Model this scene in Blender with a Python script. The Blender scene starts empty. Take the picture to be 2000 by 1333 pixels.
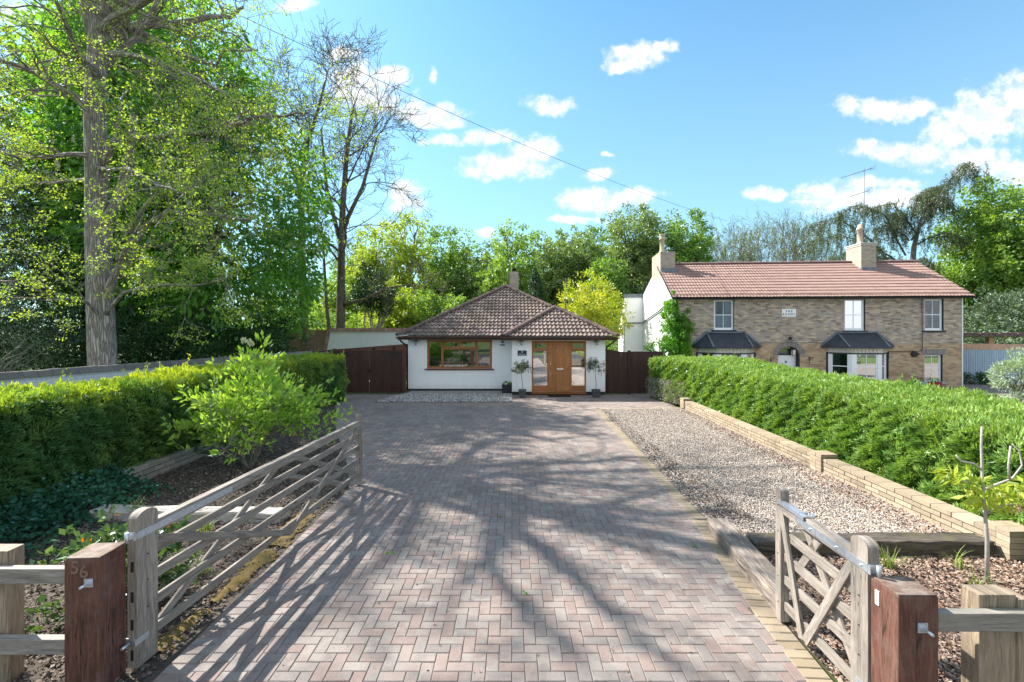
import bpy, bmesh, math, random
import numpy as np
from mathutils import Vector, Matrix
R = math.radians
SC = bpy.context.scene
# ------------------------------------------------------------------ camera, world, sun, exposure
F, CH, HZ = 900.0, 2.6, 643.0      # focal length in photo pixels, eye height, horizon row
cd = bpy.data.cameras.new('camera'); cam = bpy.data.objects.new('camera', cd); SC.collection.objects.link(cam)
cam.location = (0, 0, CH); cam.rotation_euler = (R(90), 0, 0)
cd.sensor_width = 36; cd.lens = 36*F/2000; cd.shift_y = -(666.5-HZ)/2000; cd.clip_end = 2000; cd.clip_start = .05
SC.camera = cam
SC.view_settings.view_transform = 'Standard'; SC.view_settings.look = 'None'
SC.view_settings.exposure = 1.42; SC.view_settings.gamma = 1
SC.cycles.max_bounces = 8; SC.cycles.transparent_max_bounces = 8
SUNV = Vector((-.84, .50, .93)).normalized()          # towards the sun
EL = math.asin(SUNV.z)
sl = bpy.data.lights.new('sun', 'SUN'); sl.energy = 5.0; sl.angle = R(.5); sl.color = (1, .94, .85)
so = bpy.data.objects.new('sun', sl); SC.collection.objects.link(so)
so.rotation_euler = SUNV.to_track_quat('Z', 'Y').to_euler(); so.location = (-20, 20, 30)

class NT:
    """tiny node-tree writer"""
    def __init__(s, tree): s.t = tree; tree.nodes.clear()
    def __call__(s, typ, ins=None, out=0, **kw):
        n = s.t.nodes.new('ShaderNode'+typ)
        for k, v in kw.items(): setattr(n, k, v)
        for k, v in (ins or {}).items():
            sock = n.inputs[k]
            if hasattr(v, 'is_output'): s.t.links.new(v, sock)
            else:
                if isinstance(v, tuple) and len(v) == 3 and sock.type == 'RGBA': v = v+(1,)
                sock.default_value = v
        return n.outputs[out] if len(n.outputs) else n
    def math(s, op, a, b=0, c=0): return s('Math', {0: a, 1: b, 2: c}, operation=op)
    def mix(s, f, a, b, bt='MIX'): return s('MixRGB', {0: f, 1: a, 2: b}, blend_type=bt)
    def ramp(s, f, stops, interp='LINEAR'):
        n = s.t.nodes.new('ShaderNodeValToRGB'); s.t.links.new(f, n.inputs[0]); cr = n.color_ramp; cr.interpolation = interp
        while len(cr.elements) < len(stops): cr.elements.new(.5)
        for e, (p, c) in zip(cr.elements, stops):
            e.position = p; e.color = (c+(1,)) if isinstance(c, tuple) else (c, c, c, 1)
        return n.outputs[0]

w = bpy.data.worlds.new("World"); SC.world = w; w.use_nodes = True
N = NT(w.node_tree)
sky = N('TexSky', sky_type='NISHITA', sun_disc=False, sun_elevation=EL, sun_rotation=math.atan2(SUNV.x, SUNV.y), altitude=50, air_density=1.0, dust_density=.6, ozone_density=2.2)
SKY_TINT = (.55, .88, .90)
skyc = N.mix(1.0, sky, SKY_TINT, 'MULTIPLY')
dirv = N('TexCoord', out=0)
sep = N('SeparateXYZ', {0: dirv}, 0); sepn = sep.node
ypos = N.math('MAXIMUM', sepn.outputs[1], .02)
uu = N.math('DIVIDE', sepn.outputs[0], ypos); vv = N.math('DIVIDE', sepn.outputs[2], ypos)
uv = N('CombineXYZ', {0: uu, 1: vv, 2: 0})
# cumulus: direction of each cloud (tangent of bearing, tangent of height) and half sizes
CL = [(1243,108,62,34),(1288,92,34,18),(1210,125,36,16),(1070,205,52,26),(838,222,82,26),(872,232,40,16),(768,150,40,20),(716,188,90,42),(868,270,42,15),(935,268,34,17),(968,272,46,15),(1060,283,34,16),(985,322,105,27),(1040,300,55,30),
      (1150,388,66,32),(1235,388,62,22),(1170,340,32,13),(1130,426,70,9),(842,145,12,20),(1185,303,12,6),(1720,216,88,28),(1662,204,32,20),(1792,206,38,24),(1856,258,66,50),(1925,230,84,66),(1992,190,62,52),(1716,296,74,22),(1800,306,80,26),(1905,312,105,32),
      (1720,357,90,14),(1620,380,85,32),(1740,388,120,28),(1980,335,60,30),(575,8,50,18),(690,170,60,60),(790,365,40,30),(670,110,40,20),(1500,380,50,12),(800,395,40,20),(2090,230,90,70),(2200,320,120,50),(945,455,24,10),(30,30,120,20),(2350,120,90,40)]
warp = N('TexNoise', {'Vector': uv, 'Scale': 9, 'Detail': 3}, 1)
wv = N('VectorMath', {0: warp, 1: (.5,.5,.5)}, operation='SUBTRACT'); wv = N('VectorMath', {0: wv, 3: .055}, operation='SCALE')
uvw = N('VectorMath', {0: uv, 1: wv}, operation='ADD')
best = None; bh = None
for (cx, cy, a, b) in CL:
    d = N('VectorMath', {0: uvw, 1: ((cx-1000)/F, (HZ-cy)/F, 0)}, operation='SUBTRACT')
    d = N('VectorMath', {0: d, 1: (F/a, F/b, 0)}, operation='MULTIPLY')
    l = N('VectorMath', {0: d}, 1, operation='LENGTH')
    m = N.math('SUBTRACT', 1.0, l)
    best = m if best is None else N.math('SMOOTH_MAX', best, m, .25)
n1 = N('TexNoise', {'Vector': uv, 'Scale': 26, 'Detail': 7, 'Roughness': .62})
n2 = N('TexNoise', {'Vector': uv, 'Scale': 9, 'Detail': 5, 'Roughness': .6})
dens = N.math('MULTIPLY_ADD', N.math('SUBTRACT', n1, .5), 1.7, best)
mask = N('MapRange', {0: dens, 1: -.14, 2: .66}, interpolation_type='SMOOTHSTEP')
# soft shade in the thick middle, bright rims and tops
offv = N('VectorMath', {0: uv, 1: (.008, -.018, 0)}, operation='ADD')
n3 = N('TexNoise', {'Vector': offv, 'Scale': 26, 'Detail': 5, 'Roughness': .6})
sh = N('MapRange', {0: N.math('SUBTRACT', n1, n3), 1: -.10, 2: .05})
ccol = N.mix(sh, (2.95, 3.3, 3.75), (4.2, 4.2, 4.2))
ahead = N('MapRange', {0: sepn.outputs[1], 1: .03, 2: .12})
mask = N.math('MULTIPLY', N.math('MULTIPLY', mask, .95), ahead)
# thin high veil behind the scene and elsewhere
veil = N('TexNoise', {'Vector': N('VectorMath', {0: uv, 1: (1, 2.6, 1)}, operation='MULTIPLY'), 'Scale': 2.2, 'Detail': 6, 'Roughness': .6})
veil = N('MapRange', {0: veil, 1: .5, 2: .85, 3: 0, 4: .32})
hz = N('MapRange', {0: sepn.outputs[2], 1: 0.0, 2: .6, 3: .62, 4: 0.04})
vm = N.math('MAXIMUM', N.math('MULTIPLY', veil, ahead), hz)
skyc = N.mix(vm, skyc, (2.0, 2.85, 3.6))
# bright cloud cover added behind the camera to lift the shaded house fronts
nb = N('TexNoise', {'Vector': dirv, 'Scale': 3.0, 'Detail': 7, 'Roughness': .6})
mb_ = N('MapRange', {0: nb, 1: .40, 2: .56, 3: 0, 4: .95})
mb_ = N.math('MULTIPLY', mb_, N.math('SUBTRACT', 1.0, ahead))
fin = N.mix(mask, skyc, ccol)
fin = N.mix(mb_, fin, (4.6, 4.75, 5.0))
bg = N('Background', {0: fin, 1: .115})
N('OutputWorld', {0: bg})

# ------------------------------------------------------------------ helpers: photo measure -> metres
def Wp(px, py, s): return Vector(((px-1000)/s, F/s, CH-(py-HZ)/s))      # s = photo pixels per metre at that distance
def Gp(px, py, z=0): return Wp(px, py, (py-HZ)/(CH-z))

def tag(o, label=None, cat=None, group=None, kind=None):
    if label: o['label'] = label
    if cat: o['category'] = cat
    if group: o['group'] = group
    if kind: o['kind'] = kind
    return o
def empty(name, loc=(0,0,0), rz=0, **k):
    o = bpy.data.objects.new(name, None); SC.collection.objects.link(o); o.location = loc; o.rotation_euler = (0,0,rz)
    o.empty_display_size = .3
    return tag(o, **k)
def link(name, me, parent=None, **k):
    o = bpy.data.objects.new(name, me); SC.collection.objects.link(o)
    if parent is not None: o.parent = parent
    return tag(o, **k)
def npmesh(name, V, Q, mats, UV=None, ID=None, smooth=False, MI=None):
    """V (n,3), Q (m,k) all faces with k corners; UV/ID per corner"""
    me = bpy.data.meshes.new(name); V = np.asarray(V, np.float32); Q = np.asarray(Q, np.int32)
    m, k = Q.shape
    me.vertices.add(len(V)); me.vertices.foreach_set('co', V.ravel())
    me.loops.add(m*k); me.loops.foreach_set('vertex_index', Q.ravel())
    me.polygons.add(m); me.polygons.foreach_set('loop_start', np.arange(0, m*k, k, dtype=np.int32)); me.polygons.foreach_set('loop_total', np.full(m, k, np.int32))
    if MI is not None: me.polygons.foreach_set('material_index', np.asarray(MI, np.int32))
    me.polygons.foreach_set('use_smooth', np.full(m, smooth))
    for nm, A in (('uv', UV), ('rnd', ID)):
        if A is not None:
            l = me.uv_layers.new(name=nm); l.data.foreach_set('uv', np.asarray(A, np.float32).ravel())
    for mt in (mats if isinstance(mats, (list, tuple)) else [mats]): me.materials.append(mt)
    me.update(calc_edges=True)
    return me

class MB:
    """collects faces with uv (metres) and id (random per piece); build() links them as ONE mesh object"""
    def __init__(s, seed=0): s.V = []; s.Fc = []; s.U = []; s.I = []; s.S = []; s.M = []; s.r = random.Random(seed)
    def face(s, pts, uv=None, idv=(0.5,.5), smooth=False, mi=0):
        b = len(s.V); s.V += [tuple(p) for p in pts]; n = len(pts); s.Fc.append(tuple(range(b, b+n)))
        s.U.append(uv or [(0,0)]*n); s.I.append(idv); s.S.append(smooth); s.M.append(mi)
    def hexa(s, c, mi=0, L=None):
        """c: 8 corners, 0-3 bottom loop, 4-7 top loop"""
        idv = (s.r.random(), s.r.random()); ox, oy = s.r.random()*9, s.r.random()*9
        c = [Vector(p) for p in c]
        for f in ((0,3,2,1),(4,5,6,7),(0,1,5,4),(1,2,6,5),(2,3,7,6),(3,0,4,7)):
            p = [c[i] for i in f]; e0 = (p[1]-p[0]).length; e1 = (p[2]-p[1]).length
            if L is not None:      # u follows the long axis
                d = L
                us = [q.dot(d) for q in p]; a = (p[1]-p[0]).normalized() if e0 > 1e-6 else Vector((1,0,0)); b2 = (p[2]-p[1]).normalized() if e1 > 1e-6 else Vector((0,0,1))
                o_ = b2 if abs(a.dot(d)) > abs(b2.dot(d)) else a
                uv = [(ox+us[k], oy+p[k].dot(o_)) for k in range(4)]
            else:
                uv = [(ox, oy), (ox+e0, oy), (ox+e0, oy+e1), (ox, oy+e1)]
            s.face(p, uv, idv, False, mi)
    def box(s, x0, x1, y0, y1, z0, z1, mi=0, bev=0, L=None):
        s.hexa([(x0,y0,z0),(x1,y0,z0),(x1,y1,z0),(x0,y1,z0),(x0,y0,z1),(x1,y0,z1),(x1,y1,z1),(x0,y1,z1)], mi, L or Vector(((1,0,0),(0,1,0),(0,0,1))[int(np.argmax([abs(x1-x0),abs(y1-y0),abs(z1-z0)]))]))
    def beam(s, p0, p1, wd, ht, side=None, mi=0):
        """bar from p0 to p1; wd along `side`, ht along the third axis"""
        p0, p1 = Vector(p0), Vector(p1); d = (p1-p0).normalized()
        if side is None: side = d.cross(Vector((0,0,1)));  side = side if side.length > 1e-3 else Vector((1,0,0))
        side = (Vector(side)-d*Vector(side).dot(d)).normalized(); up = side.cross(d).normalized()
        a, b = side*wd/2, up*ht/2
        s.hexa([p0-a-b, p0+a-b, p1+a-b, p1-a-b, p0-a+b, p0+a+b, p1+a+b, p1-a+b], mi, d)
    def tube(s, pts, rad, n=8, cap=True, mi=0, smooth=True):
        pts = [Vector(p) for p in pts]; rad = rad if isinstance(rad, (list, tuple)) else [rad]*len(pts)
        idv = (s.r.random(), s.r.random()); ox = s.r.random()*5
        d = (pts[1]-pts[0]).normalized(); x = d.orthogonal().normalized(); rings = []; ln = 0; ls = []
        for i, p in enumerate(pts):
            dd = (pts[min(i+1, len(pts)-1)]-pts[max(i-1, 0)])
            dd = dd.normalized() if dd.length > 1e-9 else d
            x = (x-dd*x.dot(dd)); x = x.normalized() if x.length > 1e-6 else dd.orthogonal().normalized(); y = dd.cross(x)
            if i: ln += (p-pts[i-1]).length
            ls.append(ln)
            b = len(s.V); s.V += [tuple(p+(x*math.cos(2*math.pi*k/n)+y*math.sin(2*math.pi*k/n))*rad[i]) for k in range(n)]; rings.append(b)
        r0 = max(rad)
        for i in range(len(pts)-1):
            for k in range(n):
                k2 = (k+1) % n; s.Fc.append((rings[i]+k, rings[i]+k2, rings[i+1]+k2, rings[i+1]+k))
                a, c = 2*math.pi*r0*k/n, 2*math.pi*r0*(k+1)/n
                s.U.append([(ox+ls[i], a), (ox+ls[i], c), (ox+ls[i+1], c), (ox+ls[i+1], a)]); s.I.append(idv); s.S.append(smooth); s.M.append(mi)
        if cap:
            for b, rev in ((rings[0], True), (rings[-1], False)):
                f = tuple(b+k for k in range(n)); f = f[::-1] if rev else f
                s.Fc.append(f); s.U.append([(0,0)]*n); s.I.append(idv); s.S.append(False); s.M.append(mi)
    def lathe(s, prof, c, n=16, mi=0, smooth=True, axis=None):
        """prof: (radius, height) list turned about a vertical axis through c"""
        c = Vector(c); idv = (s.r.random(), s.r.random()); b = len(s.V)
        for (r_, h) in prof:
            for k in range(n):
                a = 2*math.pi*k/n; s.V.append(tuple(c+Vector((r_*math.cos(a), r_*math.sin(a), h))))
        for i in range(len(prof)-1):
            for k in range(n):
                k2 = (k+1) % n; s.Fc.append((b+i*n+k, b+i*n+k2, b+(i+1)*n+k2, b+(i+1)*n+k)); s.U.append([(0,0)]*4); s.I.append(idv); s.S.append(smooth); s.M.append(mi)
    def ball(s, c, r_, n=10, sz=1.0):
        s.lathe([(max(1e-4, r_*math.sin(math.pi*i/6)), -r_*sz*math.cos(math.pi*i/6)) for i in range(7)], c, n)
    def mesh(s, name, mats):
        me = bpy.data.meshes.new(name); me.from_pydata(s.V, [], s.Fc)
        u = me.uv_layers.new(name='uv'); i_ = me.uv_layers.new(name='rnd')
        u.data.foreach_set('uv', np.array([c for f in s.U for c in f], np.float32).ravel())
        i_.data.foreach_set('uv', np.array([s.I[k] for k, f in enumerate(s.Fc) for _ in f], np.float32).ravel())
        me.polygons.foreach_set('use_smooth', s.S); me.polygons.foreach_set('material_index', s.M)
        for mt in (mats if isinstance(mats, (list, tuple)) else [mats]): me.materials.append(mt)
        me.update(); return me
    def build(s, name, mats, parent=None, bevel=0, **k):
        me = s.mesh(name, mats)
        if bevel:
            bm = bmesh.new(); bm.from_mesh(me); bmesh.ops.remove_doubles(bm, verts=bm.verts, dist=1e-5)
            es = [e for e in bm.edges if len(e.link_faces) == 2 and e.calc_face_angle(0) > .5]
            bmesh.ops.bevel(bm, geom=es, offset=bevel, segments=2, profile=.6, affect='EDGES'); bm.to_mesh(me); bm.free()
        return link(name, me, parent, **k)
def copy_tree(o, parent=None):
    c = o.copy(); SC.collection.objects.link(c); c.parent = parent
    for ch in list(o.children): copy_tree(ch, c)
    return c

# ------------------------------------------------------------------ materials
MT = {}
def mat(name):
    m = bpy.data.materials.new(name); m.use_nodes = True; MT[name] = m; return NT(m.node_tree)
def fin_(N, col, rough=.8, bump=None, bs=.3, bd=.02, metal=0.0, spec=.3, **extra):
    ins = {'Base Color': col, 'Roughness': rough, 'Metallic': metal, 'Specular IOR Level': spec}
    if bump is not None: ins['Normal'] = N('Bump', {'Height': bump, 'Strength': bs, 'Distance': bd})
    ins.update(extra)
    N('OutputMaterial', {0: N('BsdfPrincipled', ins)})
def obj_co(N): return N('TexCoord', out=3)
def uvn(N, nm='uv'): return N('UVMap', uv_map=nm)
def idx(N): return N('SeparateXYZ', {0: N('UVMap', uv_map='rnd')}, 0).node.outputs
def noise(N, vec, sc, det=4, ro=.55, out=0): return N('TexNoise', {'Vector': vec, 'Scale': sc, 'Detail': det, 'Roughness': ro}, out)
def scalev(N, vec, v): return N('VectorMath', {0: vec, 1: v}, operation='MULTIPLY')

def plain(name, c, rough=.6, metal=0, var=.12, sc=6, bs=.1, spec=.35):
    N = mat(name); co = obj_co(N); n = noise(N, co, sc, 5)
    col = N.mix(N('MapRange', {0: n, 1: .3, 2: .7}), tuple(x*(1-var) for x in c), tuple(min(1, x*(1+var)) for x in c))
    fin_(N, col, rough, noise(N, co, sc*12, 3), bs, .004, metal, spec)
plain('black_metal', (.02,.02,.022), .45, .3)
plain('dark_plastic', (.03,.03,.033), .5)
plain('galvanised', (.55,.60,.66), .38, .75, .15, 25)
plain('steel', (.62,.62,.62), .25, .9)
plain('brown_plastic', (.075,.04,.03), .4)
plain('black_paint', (.022,.024,.028), .55)
plain('white_gloss', (.80,.82,.84), .4, var=.04)
plain('cream_paint', (.58,.57,.52), .6, var=.18, sc=9)
plain('lead_grey', (.15,.17,.20), .5, .1, .25, 5)
plain('slate', (.035,.042,.055), .45, 0, .3, 4, .4)
plain('terracotta_pot', (.42,.35,.27), .8, 0, .2, 8, .4)
plain('stone_cap', (.42,.40,.37), .9, 0, .2, 9, .6)
plain('navy_sign', (.018,.025,.05), .4)
plain('grey_planter', (.065,.07,.075), .6)
plain('rubber', (.012,.012,.013), .9)
plain('red_trough', (.30,.02,.05), .5)
plain('green_trough', (.25,.42,.33), .6)
plain('soil_dark', (.035,.027,.022), .95, 0, .4, 30, .8)
plain('curtain', (.62,.64,.68), .9, 0, .08, 5, .2)
plain('curtain_beige', (.50,.47,.43), .9, 0, .08, 5, .2)
plain('room_wall', (.25,.24,.23), .9)
plain('white_petal', (.85,.82,.80), .6, var=.05)
plain('pink_petal', (.80,.55,.58), .6, var=.08)
plain('cable_black', (.02,.02,.02), .6)
plain('fence_cream', (.55,.36,.25), .8, 0, .2, 6, .3)
plain('orange_wood', (.50,.30,.15), .7, 0, .2, 6, .3)
plain('aluminium', (.16,.17,.19), .45, .5)

def glassmat(name, tint=(.9,.95,1), base=.16):
    N = mat(name); fr = N('Fresnel', {'IOR': 1.5}); f = N.math('ADD', N.math('MULTIPLY', fr, 1.0), base)
    bu = N('Bump', {'Height': noise(N, obj_co(N), 1.2, 1), 'Strength': .05, 'Distance': .02})
    g = N('BsdfGlossy', {'Color': (.95,.97,1), 'Roughness': .01, 'Normal': bu}); t = N('BsdfTransparent', {'Color': tint})
    N('OutputMaterial', {0: N('MixShader', {0: f, 1: t, 2: g})})
glassmat('glass', (.6,.65,.67), .17)
glassmat('glass_clear', (.7,.76,.8), .0)
glassmat('glass_shiny', (.5,.55,.6), .62)

def white_render():
    N = mat('white_render'); co = obj_co(N); n = noise(N, co, 1.6, 6, .65)
    st = noise(N, scalev(N, co, (7, 7, .7)), 1.0, 5, .6)
    c = N.mix(N('MapRange', {0: n, 1: .35, 2: .75}), (.88,.88,.88), (.83,.84,.85))
    c = N.mix(N('MapRange', {0: st, 1: .58, 2: .8, 3: 0, 4: .35}), c, (.60,.60,.57))
    zz = N('SeparateXYZ', {0: co}).node.outputs[2]; spl = N('MapRange', {0: N.math('ADD', zz, N.math('MULTIPLY', noise(N, co, 4, 6, .7), .5)), 1: .38, 2: .60, 3: .45, 4: 0}); c = N.mix(spl, c, (.50,.47,.42))
    fin_(N, c, .85, N.math('ADD', noise(N, co, 45, 4), N.math('MULTIPLY', noise(N, co, 6, 3), .8)), .35, .01)
white_render()
def white_brick():
    N = mat('white_brick'); co = obj_co(N); s_ = N('SeparateXYZ', {0: co}).node.outputs
    v = N('CombineXYZ', {0: N.math('ADD', s_[0], s_[1]), 1: s_[2], 2: 0})
    br = N('TexBrick', {'Vector': v, 'Scale': 1, 'Mortar Size': .006, 'Brick Width': .225, 'Row Height': .075, 'Color1': (.66,.72,.80), 'Color2': (.72,.76,.82), 'Mortar': (.50,.56,.64)})
    n = noise(N, co, 2.5, 6, .7)
    c = N.mix(N('MapRange', {0: n, 1: .6, 2: .75, 3: 0, 4: .5}), br, (.42,.42,.40))
    fin_(N, c, .8, br.node.outputs[1], -.5, .008)
white_brick()
def bricks(name, pal, mortar, band=None, scale_u='x', rw=.0755, bw=.225, rot=0):
    N = mat(name); co = obj_co(N); s_ = N('SeparateXYZ', {0: co}).node.outputs
    u = {'x': s_[0], 'y': s_[1], 'xy': N.math('ADD', s_[0], s_[1])}[scale_u]
    v = N('CombineXYZ', {0: u, 1: s_[2], 2: 0})
    wv = noise(N, v, 3, 2, .5, 1); v = N('VectorMath', {0: v, 1: N('VectorMath', {0: wv, 3: .012}, operation='SCALE')}, operation='ADD')
    br = N('TexBrick', {'Vector': v, 'Scale': 1, 'Mortar Size': .0065, 'Mortar Smooth': .3, 'Bias': 0, 'Brick Width': bw, 'Row Height': rw, 'Color1': (0,0,0), 'Color2': (1,1,1), 'Mortar': (.5,.5,.5)})
    per = N('MapRange', {0: N('SeparateXYZ', {0: br}, 0), 1: .12, 2: .88})
    c = N.ramp(per, [(i/(len(pal)-1), p) for i, p in enumerate(pal)])
    n = noise(N, v, 1.1, 6, .7)
    if band:      # brickwork of the lower storey is a warmer yellow, the upper greyer
        z0, pal2 = band
        c2 = N.ramp(per, [(i/(len(pal2)-1), p) for i, p in enumerate(pal2)])
        hm = N('MapRange', {0: N.math('ADD', s_[2], N.math('MULTIPLY', n, .25)), 1: z0-.03, 2: z0+.06})
        c = N.mix(hm, c2, c)
    c = N.mix(N('MapRange', {0: noise(N, v, 2.2, 7, .75), 1: .55, 2: .72, 3: 0, 4: .45}), c, tuple(x*.45 for x in pal[0]))
    c = N.mix(.22, c, tuple(sum(p[k] for p in pal)/len(pal) for k in range(3))) if not band else c
    c = N.mix(N('MapRange', {0: noise(N, v, 3.7, 6, .7), 1: .60, 2: .72, 3: 0, 4: .4}), c, (.50,.46,.40))
    c = N.mix(N('MapRange', {0: noise(N, co, 60, 3), 1: .4, 2: .8, 3: 0, 4: .25}), c, tuple(x*.6 for x in pal[0]))
    c = N.mix(br.node.outputs[1], c, mortar)
    h = N.math('SUBTRACT', N.math('MULTIPLY', noise(N, co, 60, 4), .5), br.node.outputs[1])
    fin_(N, c, .9, h, .55, .012)
GREYB = [(lambda c: tuple(x*1.18 for x in c))(q) for q in [(.20,.155,.12),(.36,.30,.23),(.27,.225,.19),(.46,.38,.28),(.33,.26,.20),(.25,.21,.18),(.52,.42,.30),(.30,.27,.25)]]
YELB = [(.33,.22,.12),(.50,.35,.19),(.40,.26,.15),(.58,.43,.25),(.30,.19,.11),(.50,.37,.22)]
bricks('house_brick', GREYB, (.33,.31,.28), (2.02, YELB))
bricks('chimney_brick', [(.30,.25,.20),(.42,.36,.28),(.46,.40,.31),(.36,.30,.25)], (.36,.34,.31), scale_u='xy')
bricks('old_brick', [(.16,.11,.09),(.22,.16,.12),(.26,.17,.12),(.14,.11,.10)], (.20,.19,.17), scale_u='xy')
def block_piece(name, pal, mort=(.3,.28,.25), bs=.5):      # for walls whose bricks are real pieces
    N = mat(name); i = idx(N); co = obj_co(N)
    c = N.ramp(i[0], [(k/(len(pal)-1), p) for k, p in enumerate(pal)])
    c = N.mix(N('MapRange', {0: noise(N, co, 14, 6, .7), 1: .5, 2: .75, 3: 0, 4: .5}), c, tuple(x*.55 for x in pal[0]))
    c = N.mix(N('MapRange', {0: noise(N, co, 5, 5, .7), 1: .58, 2: .7, 3: 0, 4: .55}), c, (.13,.12,.07))
    fin_(N, c, .92, noise(N, co, 70, 5), bs, .01)
block_piece('buff_block', [(.29,.225,.155),(.36,.295,.21),(.27,.22,.16),(.41,.34,.25)])
block_piece('grey_block', [(.30,.27,.24),(.38,.34,.30),(.26,.24,.22)])
block_piece('coping_brick', [(.24,.13,.10),(.30,.18,.13),(.36,.26,.21),(.20,.14,.12),(.42,.33,.28)])
block_piece('coping_dark', [(.13,.12,.12),(.17,.16,.155),(.15,.14,.13),(.20,.19,.18)])
block_piece('arch_brick', [(.17,.16,.16),(.22,.21,.21),(.26,.24,.23)])

def wood(name, c1, c2, grain=1.0, rough=.75, stain=None, cracks=.0, fine=90):
    N = mat(name); uv = uvn(N); i = idx(N)
    st = scalev(N, uv, (1.6, 26, 1)); dist = noise(N, scalev(N, uv, (1.0, 6, 1)), 1.6, 3, .5)
    st2 = N('VectorMath', {0: st, 1: N('CombineXYZ', {0: 0, 1: N.math('MULTIPLY', dist, 5.0), 2: N.math('MULTIPLY', i[0], 7)})}, operation='ADD')
    g = noise(N, st2, 1.5, 7, .65); f = noise(N, scalev(N, uv, (6, fine, 1)), 1.3, 4, .6)
    gg = N.math('ADD', N.math('MULTIPLY', g, .65), N.math('MULTIPLY', f, .35))
    c = N.ramp(gg, [(.33, tuple(x*.55 for x in c1)), (.45, c1), (.62, c2)])
    c = N.mix(N.math('MULTIPLY', N.math('SUBTRACT', i[1], .3), .45), c, tuple(x*.55 for x in c1))
    if stain: c = N.mix(N('MapRange', {0: noise(N, obj_co(N), 3.5, 6, .7), 1: .5, 2: .7, 3: 0, 4: .7}), c, stain)
    h = gg
    if cracks:
        ck = N('TexNoise', {'Vector': scalev(N, uv, (.9, 16, 1)), 'Scale': 1.3, 'Detail': 3, 'Roughness': .5})
        ck = N('MapRange', {0: N.math('ABSOLUTE', N.math('SUBTRACT', ck, .5)), 1: 0, 2: .018, 3: 1, 4: 0})
        sel = N('MapRange', {0: noise(N, scalev(N, uv, (.8, 3, 1)), 1.7, 2), 1: .5, 2: .58})
        ck = N.math('MULTIPLY', ck, N.math('MULTIPLY', sel, cracks)); c = N.mix(ck, c, (.01,.008,.007)); h = N.math('SUBTRACT', gg, N.math('MULTIPLY', ck, 2))
    fin_(N, c, rough, h, .5, .006)
wood('grey_oak', (.21,.18,.155), (.38,.335,.295), stain=(.20,.19,.155), cracks=.7)
wood('grey_oak_dark', (.13,.115,.10), (.24,.215,.19), stain=(.10,.10,.05), cracks=.5)
wood('stained_post', (.095,.043,.032), (.18,.083,.06), stain=(.17,.12,.10), cracks=1.0, rough=.7)
wood('post_top', (.12,.07,.05), (.27,.19,.15), cracks=1, stain=(.3,.28,.25))
wood('pale_pine', (.26,.20,.14), (.44,.35,.255), cracks=.5, stain=(.22,.19,.15))
wood('grey_rail', (.22,.20,.175), (.38,.35,.315), cracks=.5, stain=(.25,.23,.20))
wood('sleeper_dark', (.055,.045,.038), (.13,.11,.09), stain=(.11,.10,.05), cracks=.8, fine=50)
wood('sleeper_weathered', (.17,.135,.11), (.36,.31,.27), stain=(.10,.075,.05), cracks=1, fine=50)
wood('log_white', (.42,.40,.37), (.62,.60,.56), stain=(.22,.16,.05), cracks=.9, fine=40)
wood('oak_door', (.33,.135,.045), (.50,.23,.085), rough=.45)
wood('oak_frame', (.30,.115,.04), (.42,.17,.06), rough=.45)
wood('brown_board', (.045,.022,.018), (.075,.038,.030), rough=.7)
wood('brown_board_warm', (.085,.032,.024), (.13,.055,.04), rough=.7)

def roof_tile(name, pal, dark, moss=None, mossamt=.5, rough=.85):
    N = mat(name); uv = uvn(N)
    fl = N('VectorMath', {0: uv}, operation='FLOOR'); wn = N('TexWhiteNoise', {'Vector': fl}, 0, noise_dimensions='3D')
    c = N.ramp(wn, [(k/(len(pal)-1), p) for k, p in enumerate(pal)])
    co = obj_co(N)
    c = N.mix(N('MapRange', {0: noise(N, co, 22, 6, .75), 1: .48, 2: .66, 3: 0, 4: mossamt}), c, dark)
    if moss:
        m = N.math('MULTIPLY', N('MapRange', {0: noise(N, co, .55, 4, .6), 1: .46, 2: .64}), N('MapRange', {0: noise(N, co, 13, 6, .7), 1: .45, 2: .58}))
        c = N.mix(m, c, moss)
        c = N.mix(N('MapRange', {0: noise(N, co, 30, 4, .7), 1: .62, 2: .68, 3: 0, 4: .7}), c, (.55,.54,.50))
    fin_(N, c, rough, noise(N, co, 60, 5), .4, .008)
roof_tile('tile_brown', [(.145,.105,.092),(.22,.165,.148),(.18,.135,.12),(.28,.215,.195),(.12,.09,.08)], (.035,.03,.03), (.14,.11,.045), .95)
roof_tile('tile_pink', [(.255,.160,.135),(.285,.183,.156),(.265,.17,.143),(.30,.195,.168)], (.20,.13,.115), None, .45)
plain('ridge_brown', (.12,.085,.075), .9, 0, .45, 9, .8)
plain('ridge_pink', (.21,.135,.125), .85, 0, .3, 7, .5)

def leafmat(name, c1, c2, trans=.42, c3=None, clump=.8, gloss=.12):
    N = mat(name); i = idx(N); co = obj_co(N)
    c = N.mix(i[0], c1, c2)
    c = N.mix(N('MapRange', {0: noise(N, co, clump, 3), 1: .42, 2: .62, 3: 0, 4: .75}), c, c3 or tuple(x*.7 for x in c1))
    tc = N.mix(1, c, (1.5,1.45,.55), 'MULTIPLY')
    d = N('BsdfDiffuse', {'Color': c}); t = N('BsdfTranslucent', {'Color': tc}); g = N('BsdfGlossy', {'Color': (.8,.9,1), 'Roughness': .45})
    s1 = N('MixShader', {0: trans, 1: d, 2: t}); fr = N('Fresnel', {'IOR': 1.4})
    N('OutputMaterial', {0: N('MixShader', {0: N.math('MULTIPLY', fr, gloss), 1: s1, 2: g})})
leafmat('leaf_robinia', (.27,.40,.05), (.46,.55,.10), .45, (.20,.34,.05))
leafmat('leaf_chestnut', (.10,.25,.045), (.19,.38,.07), .52, (.075,.20,.04), .5)
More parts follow.
